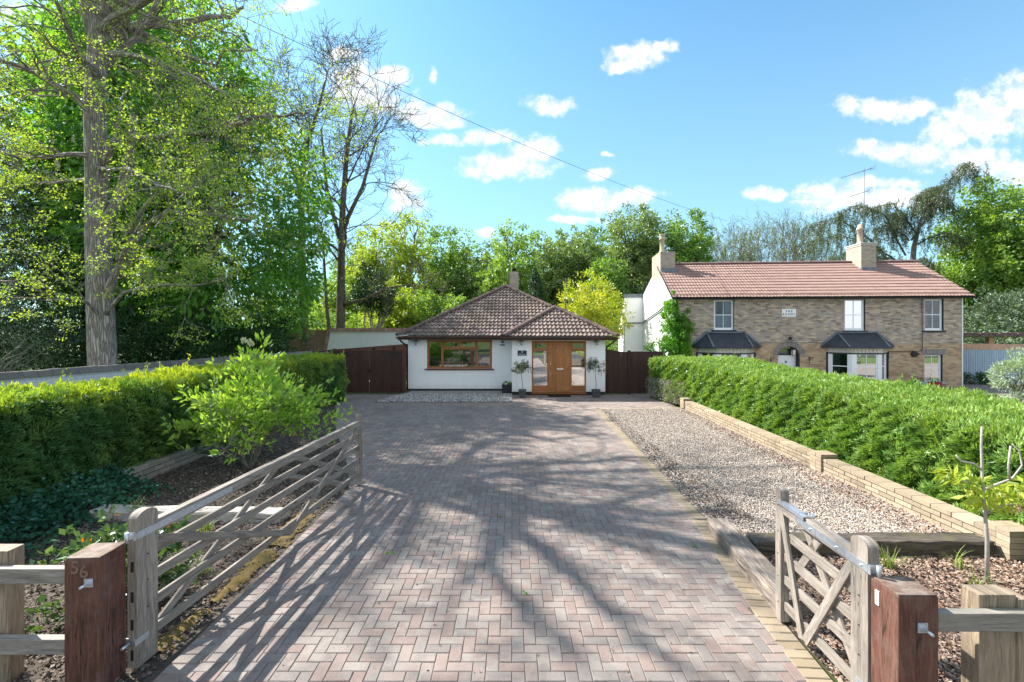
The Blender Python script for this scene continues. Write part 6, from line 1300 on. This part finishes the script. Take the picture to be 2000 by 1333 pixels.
# ------------------------------------------------------------------ trees
def front_tree():
    b = (-12.9, 14.5); SS = 62.0
    root = empty('robinia_tree', (b[0], b[1], 0), label='tall furrowed-bark tree with yellow-green spring leaves just behind the white wall', cat='tree'); g = np.random.default_rng(2); mb = MB(3); tips = []
    def L(px, py, dy=0): v = Wp(px, py, SS); k = (b[1]+dy)/b[1]; return ((px-1000)/SS*k-b[0], dy, CH-(py-HZ)/SS*k)
    tr_ = [L(200, 812), L(202, 720), L(197, 600), L(193, 470), L(192, 400), L(190, 320), L(186, 210), L(192, 110), L(196, 30), L(190, -60), L(205, -190), L(225, -330)]
    mb.tube(tr_, [.52, .37, .345, .33, .31, .29, .28, .26, .25, .22, .18, .12], 18)
    mb.tube([L(188, 90), L(175, 30), L(150, -40), L(130, -160)], [.2, .19, .16, .1], 10); mb.tube([L(198, 60), L(206, 20), L(215, -60), L(250, -160)], [.22, .2, .16, .08], 10)
    mb.tube([L(205, 440), L(228, 400), L(245, 345), L(258, 270), L(262, 225)], [.18, .15, .14, .12, .09], 9)      # second stem
    limbs = [([(205, 600, 0), (222, 545, -.3), (248, 490, -.5), (290, 440, -.8), (330, 415, -1.1), (400, 420, -1.4), (490, 432, -1.6)], .13), ([(205, 330, 0), (225, 275, -.3), (300, 268, -.8), (345, 258, -1.2), (400, 262, -1.5), (440, 265, -1.8)], .12), ([(425, 268, -1.7), (450, 248, -1.9), (490, 232, -2.2), (555, 228, -2.6), (600, 222, -2.9)], .075),
             ([(198, 130, 0), (235, 100, .3), (270, 75, .5), (285, 45, .6), (305, 5, .8), (340, -60, 1.0)], .15), ([(195, 105, 0), (260, 110, -.5), (310, 125, -1), (370, 150, -1.5), (440, 180, -2), (510, 240, -2.5)], .10), ([(186, 225, 0), (150, 190, -.5), (110, 165, -.8), (60, 140, -1.2), (0, 118, -1.6), (-60, 90, -2)], .12),
             ([(188, 300, 0), (140, 305, -.6), (80, 308, -1.2), (0, 302, -1.8), (-60, 300, -2.2)], .085), ([(190, 360, 0), (140, 352, .5), (70, 360, .9), (0, 370, 1.4)], .07), ([(205, 620, 0), (240, 570, -.8), (300, 560, -1.6), (380, 560, -2.2), (440, 545, -2.8)], .06), ([(200, 620, 0), (170, 590, -1), (110, 585, -2), (60, 560, -2.6)], .05),
             ([(190, 150, 0), (165, 120, -1), (130, 60, -2.2), (110, 0, -3.2)], .13), ([(192, 60, 0), (260, 20, -1.2), (360, -40, -2.6), (430, -70, -3.6)], .14), ([(240, 470, -.5), (300, 380, -1.2), (350, 350, -1.8), (420, 345, -2.4)], .06), ([(190, 330, 0), (250, 330, -2), (310, 360, -3.5), (360, 380, -4.5)], .07),
             ([(196, 30, 0), (300, -10, 1.4), (420, -60, 2.6), (520, -70, 3.2)], .12)]
    limbs = [([L(*p) for p in q], r_) for q, r_ in limbs]
    def over(gpts, h0, h1):      # upper limbs, placed by where the sun throws their shade on the paving
        o = []
        for i, (px, py) in enumerate(gpts): q = Gp(px, py); h = h0+(h1-h0)*i/(len(gpts)-1); o.append((q.x+h*SUNV.x/SUNV.z-b[0], q.y+h*SUNV.y/SUNV.z-b[1], h))
        return o
    nvis = len(limbs)
    for q, h0, h1, r_ in [([(790, 912), (870, 930), (960, 962), (1060, 990), (1180, 992), (1300, 1005), (1430, 1000)], 12.2, 15, .20), ([(800, 918), (900, 914), (1050, 905), (1150, 903), (1230, 893), (1310, 897)], 12.4, 14.5, .13), ([(890, 940), (960, 1010), (1060, 1072), (1130, 1125), (1210, 1210), (1320, 1290)], 12.8, 16, .14),
                        ([(830, 935), (812, 1000), (770, 1070), (700, 1130), (640, 1200)], 12.6, 15.5, .10), ([(1060, 990), (1150, 1040), (1250, 1075), (1400, 1095)], 13.9, 15.4, .10), ([(870, 925), (930, 872), (1000, 848), (1080, 858), (1180, 850)], 12.4, 14, .09), ([(960, 1010), (950, 1090), (1000, 1180), (1080, 1235), (1130, 1320)], 13.6, 16.5, .09),
                        ([(740, 905), (700, 880), (760, 850), (850, 838)], 11.6, 12.8, .08), ([(1000, 975), (1010, 1040), (930, 1110), (860, 1200)], 13.5, 16, .08), ([(1180, 992), (1280, 960), (1380, 950)], 14.3, 15.4, .08)]: limbs.append((over(q, h0, h1), r_*1.25))
    for li, (pts, r_) in enumerate(limbs):
        up_ = li >= nvis
        q = [np.array(p) for p in pts]; P = []
        for i in range(len(q)-1):
            for t in (0, .5): P.append(q[i]*(1-t)+q[i+1]*t+g.normal(size=3)*.03)
        P.append(q[-1]); n = len(P); rad = [r_*(1-.72*i/(n-1)) for i in range(n)]; mb.tube([tuple(p) for p in P], rad, 8)
        for i in range(2, n):
            d0 = nrm((P[i]-P[i-1])[None])[0]
            for k in range((2 if i < n-1 else 3) if not up_ else (1 if i % 2 or i == n-1 else 0)):
                s = rdir(g, 1)[0]*[1, 1, .45]; d = d0*.75+s*.85+np.array([0, 0, .03]); d /= np.linalg.norm(d); grow(mb, tips, g, P[i].copy(), d, (.55+.85*g.random())*(1.15 if r_ > .09 else .9), max(.012, rad[i]*.42), 2, .0, .24, 3, .75, .72, 5, .6, .005)
    mb.build('trunk', MT['bark_grey'], root)
    lo_ = [t for t in tips if t[0][2] < 12.3]; hi_ = [t for t in tips if t[0][2] >= 12.3]
    leaf_obj('crown', [tip_leaves(g, lo_, 11, .20, .060, .036, .25, .42, .4), tip_leaves(g, hi_, 6, .15, .065, .04, .25, .42, .4)], 'leaf_robinia', root); return root
front_tree()
# horse chestnut behind it: heavy drooping foliage with pale candles
hc = tree('horse_chestnut', 'massive dark green horse chestnut with white flower candles behind the yellow-green tree', 'tree', -15.0, 22.3, 20, 15, .5,
     [(.3, 0, 8.4, 5.6, 4.6, 6.2), (-2.0, 0, 13.6, 4.8, 3.8, 6.0), (2.2, -.5, 4.8, 3.6, 3.4, 3.4), (-4.5, .5, 8, 3.5, 3, 7), (-3.5, 0, 13, 4.2, 4, 6.5)], 2500, .62, 22, .27, .13, 'leaf_chestnut', 'bark_mid', 11, 26, .55, .75, None, .6, .10, .55)
g = np.random.default_rng(8); C, D = clumps(g, [(.3, -.2, 8.4, 5.7, 4.8, 6.2), (2.2, -.6, 4.8, 3.7, 3.6, 3.4)], 70, .08, .97); D[:, 1] = -np.abs(D[:, 1]); C[:, 1] = -np.abs(C[:, 1])
cc = np.concatenate([C+[0, 0, .05*k] for k in range(5)]); leaf_obj('flower_candles', [crown(g, cc, np.repeat([[0, 0, 1.]], len(cc), 0), .05, 9, .06, .04, 0, 1)], 'blossom_white', hc)
def bare(name, label, x, y, segs, r0, seed, depth=5, lm='leaf_bronze_green', per=3, bk='bark_mid', L0=3.2, up=.10, kids=3, group=None, ang=.62, twig=.010, leafL=.09, shr=.70):
    """nearly leafless crown: trunk polyline in metres, then forking limbs and twigs"""
    root = empty(name, (x, y, 0), label=label, cat='tree', group=group); g = np.random.default_rng(seed); mb = MB(seed); tips = []
    for pts, ra, rb, starts, Ls in segs:
        n = len(pts); mb.tube(pts, [ra+(rb-ra)*i/(n-1) for i in range(n)], 10)
        P = np.array(pts, float)
        for t in starts:
            i = min(int(t*(n-1)), n-2); f = t*(n-1)-i; p = P[i]*(1-f)+P[i+1]*f; ax = nrm((P[i+1]-P[i])[None])[0]; a = g.random()*6.28; s = np.array([math.cos(a), math.sin(a)*.8, 0]); d = ax*.65+s*.85 if t < .98 else ax+s*.25; d /= np.linalg.norm(d)
            grow(mb, tips, g, p, d, Ls*(1.15-.45*t)*(.8+.4*g.random()), (ra+(rb-ra)*t)*.36, depth, up, .24, kids, ang, shr, 6, .62, twig)
    mb.build('trunk', MT[bk], root); leaf_obj('crown', [tip_leaves(g, tips, per, .14, leafL, leafL*.5, .2, .8, .4)], lm, root); return root
bare('false_acacia', 'tall almost leafless tree with long black limbs left of the bungalow', -12.0, 32.1, [([(0, 0, -.1), (.05, 0, 3), (.1, 0, 7), (.2, 0, 11), (.5, 0, 15), (.9, 0, 18)], .36, .10, [.36, .4, .44, .5, .55, .6, .66, .72, .78, .84, .9, .95, 1, 1], 4.0), ([(.15, 0, 9.5), (1.5, .2, 12.5), (2.6, 0, 16)], .17, .07, [.3, .5, .7, .85, 1, 1], 2.3), ([(.05, 0, 8.6), (-1.0, .2, 12.5), (-1.3, 0, 16.5)], .16, .07, [.4, .6, .8, 1], 2.3), ([(-.45, 0, 0), (-.9, 0, 4), (-1.2, 0, 9)], .16, .08, [.6, .8, 1], 2.2), ([(.05, 0, 4.2), (1.8, -.6, 4.6), (3.6, -.8, 5.4), (5.2, -1, 5.6)], .12, .04, [.4, .6, .8, 1], 1.8)], .4, 5, 4, 'leaf_bronze_green', 1, 'bark_mid', twig=.013, leafL=.07, ang=.78, up=.05, kids=3)
bare('false_acacia', 'second nearly bare tree rising over the shoulder of the horse chestnut', -13.9, 31.0, [([(0, 0, -.1), (-.2, 0, 6), (-.3, 0, 12), (.1, 0, 15)], .32, .15, [.75, .8, .86, .92, 1, 1], 3.2), ([(-.3, 0, 12), (-1.6, 0, 15.5), (-2.4, 0, 18.5)], .15, .07, [.4, .6, .8, 1, 1], 2.5), ([(.1, 0, 15), (.9, 0, 17.5), (1.4, 0, 19.5)], .13, .06, [.4, .7, 1, 1], 2.2)], .4, 9, 4, 'leaf_bronze_green', 1, 'bark_mid', twig=.013, leafL=.07, ang=.75, up=.06)
tree('lime_tree', 'tall green tree at the far left behind the yellow-green branches', 'tree', -24.5, 27.5, 23, 14, .5, [(0, 0, 12, 5.5, 4.5, 9.5), (1.5, 0, 17, 4.5, 4, 6)], 1100, .7, 24, .30, .17, 'leaf_mid', 'bark_mid', 19, 18, .3, .75)
# long near-horizontal branch reaching right from the leafless tree
# conifers at the left edge
def spruce(name, label, x, y, h, r, lm, seed, n=46, per=260, group=None, L=.16, Wd=.03, droop=.35, z1=.6, bk='bark_dark'):
    root = empty(name, (x, y, 0), label=label, cat='tree', group=group); g = np.random.default_rng(seed); mb = MB(seed); mb.tube([(0, 0, -.1), (0, 0, h*.5), (0, 0, h)], [r*.09, r*.06, .03], 8); P = []; A = []
    for k in range(n):
        z = z1+(h-z1)*(k/n)**.9; rr = r*(1-(z/h))**.75*(.75+.5*g.random())+.15
        for j in range(6):
            a = g.random()*6.28; d = np.array([math.cos(a), math.sin(a), 0]); mb.tube([(0, 0, z), tuple(d*rr*.5+[0, 0, z+.05*rr]), tuple(d*rr+[0, 0, z-droop*rr*.6])], [.035, .02, .008], 4, cap=False)
            m = int(per*rr/r*.35)+6; t = g.random(m)**.7; side = np.array([-d[1], d[0], 0]); wv_ = (g.random(m)-.5)*rr*.5*(1.1-t); p = d*(t*rr)[:, None]+side*wv_[:, None]; p[:, 2] = z+.05*rr*t-droop*rr*t*t*.6-np.abs(g.normal(size=m))*.18; P.append(p); A.append(d*.5+np.array([0, 0, -.75])+rdir(g, m)*.55)
    mb.build('trunk', MT[bk], root); leaf_obj('crown', [leaves_arr(g, np.concatenate(P), np.concatenate(A), L, Wd)], lm, root); return root
spruce('spruce_tree', 'dark drooping conifer filling the shade left of the tall trunk', -20.6, 22.5, 15.5, 4.2, 'leaf_conifer', 3, 60, 420, L=.26, Wd=.05)
spruce('spruce_tree', 'dark conifer between the tall trunk and the horse chestnut', -17.3, 24.0, 10.5, 3.4, 'leaf_conifer', 4, 50, 380, L=.26, Wd=.05)
spruce('cypress_tree', 'tall blue-grey conifer at the very left edge behind the yellow-green branches', -23.5, 20.0, 17, 4.4, 'leaf_conifer_grey', 6, 60, 380, L=.24, Wd=.045)
bush('tamarisk_shrub', 'feathery grey-green shrub over the white wall at the left edge', 'shrub', (-15.8, 13.6, 0), [(0, 0, 2.7, 1.6, 1.2, 1.7), (-1.2, 0, 3.2, 1.4, 1, 1.6), (1.1, 0, 2.0, 1.0, .9, 1.0)], 260, .36, 40, .11, .012, 'leaf_conifer_grey', 17, stems=30, bk='bark_pale', hgt=1.0, droop=.5, out=.9)
us = [(-19.5, 17.5, 'dark laurel bush under the conifers at the left edge'), (-16.6, 19.0, 'dark laurel bush behind the foot of the tall trunk'), (-13.6, 19.5, 'dark laurel bush right of the tall trunk foot'), (-11.2, 20.0, 'dark laurel bush under the skirt of the horse chestnut')]
for k, (x, y, lb) in enumerate(us): bush('laurel_bush', lb, 'bush', (x, y, 0), [(0, 0, 1.4, 1.9, 1.1, 1.6), (.8, 0, 2.2, 1.2, 1, 1.1)], 150, .34, 34, .15, .06, 'leaf_dark', 40+k, stems=5, group='laurels behind the long white wall')
# holly with leaning bare stems
hly = bush('holly_tree', 'dark rounded evergreen on leaning pale stems above the white garden wall', 'tree', (-10.0, 33.0, 0), [(0, 0, 5.5, 1.45, 1.3, 1.65), (.7, 0, 4.5, 1.2, 1.1, 1.0), (-.6, 0, 4.9, 1.1, 1, 1.1)], 240, .3, 46, .11, .07, 'leaf_dark', 23, stems=9, bk='bark_pale', hgt=2.6)
spruce('cypress_tree', 'narrow dark conifer right of the bungalow chimney', 47/26.5, 900/26.5, 7.2, 1.35, 'leaf_dark', 13, 40, 260, L=.16, Wd=.03, droop=.1, bk='bark_dark')
tree('golden_maple', 'bright yellow-leaved tree glowing behind the porch roof', 'tree', 152/31, 900/31, 6.2, 3.2, .12, [(0, 0, 4.0, 1.95, 1.8, 1.95), (.6, 0, 3.4, 1.9, 1.6, 1.6), (-.5, 0, 3.2, 1.6, 1.5, 1.4)], 380, .32, 34, .13, .085, 'leaf_yellow', 'bark_mid', 31, 12, .25, .7)
# tree line beyond: every tree its own
def T(px, top, half, s, lm, seed, label, n=330, L=.30, Wd=.19, per=30, name='broadleaf_tree', full=.85, bk='bark_mid', shape='round', inner=.4, lump=.2):
    half *= 1.12; n = int(n*1.5); x, y = (px-1000)/s, F/s; zt = CH-(top-HZ)/s; rx = half/s; e = []
    g = np.random.default_rng(seed+500)
    e.append((0, 0, zt-rx*full*1.05, rx*.72, rx*.7, rx*full)); zc = zt-rx*1.4
    for k in range(7):
        a = k*.9+g.random(); zz = zt*.28+(zc-zt*.28)*g.random(); e.append((rx*.5*math.cos(a), rx*.45*math.sin(a), zz, rx*(.45+.2*g.random()), rx*.5, rx*(.45+.2*g.random())))
    e.append((0, 0, zt*.45, rx*.8, rx*.7, zt*.35))
    return tree(name, label, 'tree', x, y, zt, zt*.62, .03*zt*.7, e, n, rx*.15, per, L, Wd, lm, bk, seed, 18, .3, .75, 'trees along the skyline behind the houses', .5, lump, inner)
T(745, 425, 62, 21, 'leaf_bronze_green', 60, 'yellow-green tree just right of the leafless trunk', 420, .22, .13, 34)
T(800, 405, 50, 20, 'leaf_bronze_green', 61, 'loose yellowish tree reaching highest between leafless tree and bungalow', 300, .22, .13, 26)
T(868, 432, 62, 18.5, 'leaf_mid', 62, 'mid green tree left of the bungalow ridge', 360, .26, .16, 30)
T(925, 490, 52, 19, 'leaf_grey_green', 63, 'grey-green tree low above the left slope of the bungalow roof', 330, .26, .16, 30)
T(1000, 436, 60, 17.5, 'leaf_fresh', 64, 'lighter green tree directly behind the bungalow chimney', 380, .28, .17, 28)
T(970, 505, 46, 22, 'leaf_fresh', 65, 'fresh green tree left of the chimney, low above the roof ridge', 300, .24, .15, 30)
T(1080, 462, 48, 17, 'leaf_grey_green', 66, 'dull green tree right of the chimney', 320, .28, .17, 32)
T(1135, 446, 50, 17, 'leaf_grey_green', 67, 'dull green tree above the yellow-leaved tree', 340, .28, .17, 32)
T(1240, 394, 66, 18, 'leaf_grey_green', 68, 'tallest dense tree left of the brick house chimney', 620, .26, .16, 36, inner=.45)
T(1345, 414, 60, 18.5, 'leaf_mid', 69, 'dense tree directly behind the left end of the pink roof', 520, .26, .16, 34)
T(1185, 500, 45, 21, 'leaf_mid', 70, 'darker green tree between the yellow tree and the white gable', 320, .26, .16, 34)
T(1945, 352, 92, 25, 'leaf_fresh', 71, 'big fresh green tree at the right edge above the brick house roof', 900, .24, .16, 34, lump=.28)
T(2065, 380, 90, 26, 'leaf_fresh', 72, 'green tree cut by the right edge of the picture', 420, .24, .16, 30)
T(1850, 505, 60, 22, 'leaf_mid', 73, 'green tree low behind the right end of the pink roof', 300, .26, .17, 30)
T(660, 520, 60, 20, 'leaf_fresh', 74, 'sunlit light green tree seen under the leafless tree', 330, .24, .15, 28)
T(560, 500, 70, 19, 'leaf_mid', 75, 'tree glimpsed through gaps in the horse chestnut', 220, .3, .2, 26)
T(835, 560, 55, 24, 'leaf_fresh', 76, 'light green small tree above the white garden wall', 340, .2, .13, 30, full=.7)
T(900, 575, 45, 25, 'leaf_fresh', 77, 'light green small tree at the left slope of the bungalow roof', 260, .2, .13, 30, full=.7)
T(770, 545, 50, 25, 'leaf_bronze_green', 78, 'yellow-green small tree behind the dark evergreen', 260, .2, .12, 30, full=.7)
for k, (px, top, hf, lb) in enumerate([(905, 466, 60, 'back-row tree left of the skyline notch'), (962, 468, 50, 'back-row tree filling the skyline notch'), (1045, 452, 55, 'back-row tree just right of the thin mast'), (1108, 452, 50, 'back-row tree over the dull green pair'), (1175, 432, 50, 'back-row tree left of the tallest dense tree'), (1298, 424, 55, 'back-row tree between the two dense trees'), (700, 470, 60, 'back-row tree glimpsed right of the leafless trunk')]):
    T(px, top, hf, 14.5, 'leaf_grey_green' if k % 2 else 'leaf_mid', 200+k, lb, 260, .34, .22, 30)
# half-bare ivy-trunked trees behind the pink roof
base = None
for k, (px, top, s, lb) in enumerate([(1425, 400, 17, 'twiggy half-bare tree just right of the left chimney'), (1492, 392, 16.5, 'twiggy half-bare tree above the white plaque'), (1545, 385, 17.5, 'twiggy half-bare tree, tallest over the pink roof'), (1610, 405, 16.5, 'twiggy half-bare tree left of the cedar'), (1390, 425, 15, 'faint twiggy tree behind the dense one')]):
    zt = CH-(top-HZ)/s; H_ = zt*.42
    if k in (0, 2): o = bare('ash_tree', lb, (px-1000)/s, F/s, [([(0, 0, -.1), (.1, 0, H_*.6), (0, 0, H_)], .30, .2, [.6, .75, .85, .95, 1, 1, 1], 4.1), ([(.1, 0, H_*.6), (.8, 0, H_*1.2)], .16, .08, [.6, .8, 1, 1], 3.4)], .3, 90+k, 4, 'leaf_grey_green', 2, 'bark_mid', up=.13, ang=.5, twig=.013, leafL=.15, group='half-bare trees behind the pink roof'); protos = (protos if k else [])+[(o, zt)]
    else:
        src, z_ = protos[k % len(protos)]; o = copy_tree(src); o.location = ((px-1000)/s, F/s, 0); o.rotation_euler.z = 1.3*k+1; f = zt/z_; o.scale = (f*.95, f*.95, f); o['label'] = lb
# cedar with long drooping fronds
def cedar():
    s = 25.0; x, y = (1775-1000)/s, F/s; root = empty('cedar_tree', (x, y, 0), label='dark cedar with long arching drooping branches above the pink roof', cat='tree'); g = np.random.default_rng(5); mb = MB(5)
    mb.tube([(0, 0, -.1), (.1, 0, 5), (.4, 0, 9), (1.2, 0, 12)], [.30, .25, .17, .06], 10); P = []; A = []
    arms = [[(1775, 560), (1690, 470), (1620, 430), (1560, 450)], [(1770, 500), (1720, 420), (1665, 405), (1615, 425)], [(1780, 470), (1820, 410), (1860, 350), (1890, 318), (1912, 345)], [(1780, 440), (1760, 390), (1720, 402)], [(1800, 430), (1845, 370), (1890, 345), (1915, 372)], [(1785, 480), (1840, 455), (1880, 470)], [(1780, 430), (1800, 385), (1840, 362), (1875, 352)],
            [(1770, 520), (1700, 500), (1640, 495), (1600, 520)], [(1780, 520), (1830, 500), (1880, 520)], [(1775, 470), (1740, 440), (1700, 450)], [(1810, 400), (1850, 385), (1895, 410)], [(1770, 530), (1730, 480), (1660, 450), (1600, 470)], [(1790, 460), (1770, 420), (1745, 415)]]
    for a in arms:
        dy = g.normal()*1.6; q = [np.array([(p[0]-1000)/s-x, dy*i/3, CH-(p[1]-HZ)/s]) for i, p in enumerate(a)]; pts = []
        for i in range(len(q)-1):
            for t in np.arange(0, 1, .2): pts.append(q[i]*(1-t)+q[i+1]*t+g.normal(size=3)*.04)
        pts.append(q[-1]); n = len(pts); mb.tube([tuple(p) for p in pts], [.075*(1-.8*i/(n-1)) for i in range(n)], 6)
        for i in range(2, n):
            for k in range(9):
                b0 = pts[i]+g.normal(size=3)*[.22, .4, .06]; ln = .4+1.5*g.random()**1.5; m = int(34*ln)+10; t = g.random(m); sw = g.normal(size=2)*.22; p = np.stack([b0[0]+sw[0]*t*ln+g.normal(size=m)*.035, b0[1]+sw[1]*t*ln+g.normal(size=m)*.035, b0[2]-t*ln+.05], 1); P.append(p); A.append(np.array([0, 0, -.5])+rdir(g, m)*.9)
                mb.tube([tuple(b0), tuple(b0+np.array([sw[0]*ln, sw[1]*ln, -ln]))], [.012, .006], 3, cap=False)
            m = 40; P.append(pts[i]+g.normal(size=(m, 3))*[.22, .35, .05]); A.append(rdir(g, m)+[0, 0, .2])
    mb.build('trunk', MT['bark_mid'], root); leaf_obj('crown', [leaves_arr(g, np.concatenate(P), np.concatenate(A), .12, .04)], 'leaf_cedar', root)
cedar()
bush('rhododendron', 'big domed dark rhododendron behind the yard fence', 'shrub', ((1975-1000)/33, F/33, 0), [(0, 0, 2.4, 2.9, 2, 2.4), (1.6, 0, 2.8, 2.2, 1.6, 1.9)], 420, .36, 34, .20, .075, 'leaf_rhodo', 71, out=.9, inner=.6)
# low shrubs closing the view under the trees
for k, (px, s, lb, lm) in enumerate([(650, 26, 'light shrub under the leafless tree', 'leaf_fresh'), (715, 24, 'light shrub behind the stems of the dark evergreen', 'leaf_bronze_green'), (790, 25, 'leafy shrub above the middle of the white garden wall', 'leaf_fresh'), (870, 24, 'leafy shrub behind the bungalow roof corner', 'leaf_mid'), (1210, 24, 'leafy shrub between the yellow tree and the white extension', 'leaf_mid'), (600, 25, 'leafy shrub in the gap beside the horse chestnut', 'leaf_mid')]):
    bush('garden_shrub', lb, 'shrub', ((px-1000)/s, F/s, 0), [(0, 0, 2.0, 1.9, 1.2, 2.0), (.9, 0, 2.6, 1.3, 1, 1.5)], 150, .36, 30, .17, .09, lm, 80+k, stems=6, group='shrubs below the far trees')
# across the road, mirrored in the window glass
for k, (x, y) in enumerate([(-9, -17), (1.5, -18), (11, -16.5)]):
    T_ = tree('street_tree', ['broad tree across the road, left one', 'broad tree across the road, middle one', 'broad tree across the road, right one'][k], 'tree', x, y, 8, 3.5, .25, [(0, 0, 5, 4, 3, 3.5), (1, 0, 3, 4, 3, 2.2)], 160, .8, 22, .4, .25, 'leaf_mid', 'bark_mid', 140+k, 10, group='trees across the road') if k == 0 else None
    if k == 0: st0 = T_
    else: o = copy_tree(st0); o.location = (x, y, 0); o.rotation_euler.z = k*2.1; o['label'] = ['', 'broad tree across the road, middle one', 'broad tree across the road, right one'][k]
# overhead cable
a, b = Vector(Wp(430, 12, 60)), Vector(Wp(1420, 432, 24)); mb = MB(1); pts = []
for i in range(25): t = i/24; p = a*(1-t)+b*t; p.z -= .55*4*t*(1-t)*1.0; pts.append(p)
pts[0:0] = [a+(a-pts[1])*2]; mb.tube(pts, .010, 5); cb = mb.build('overhead_cable', MT['cable_black'], None, label='thin black overhead cable sloping across the sky', cat='cable')
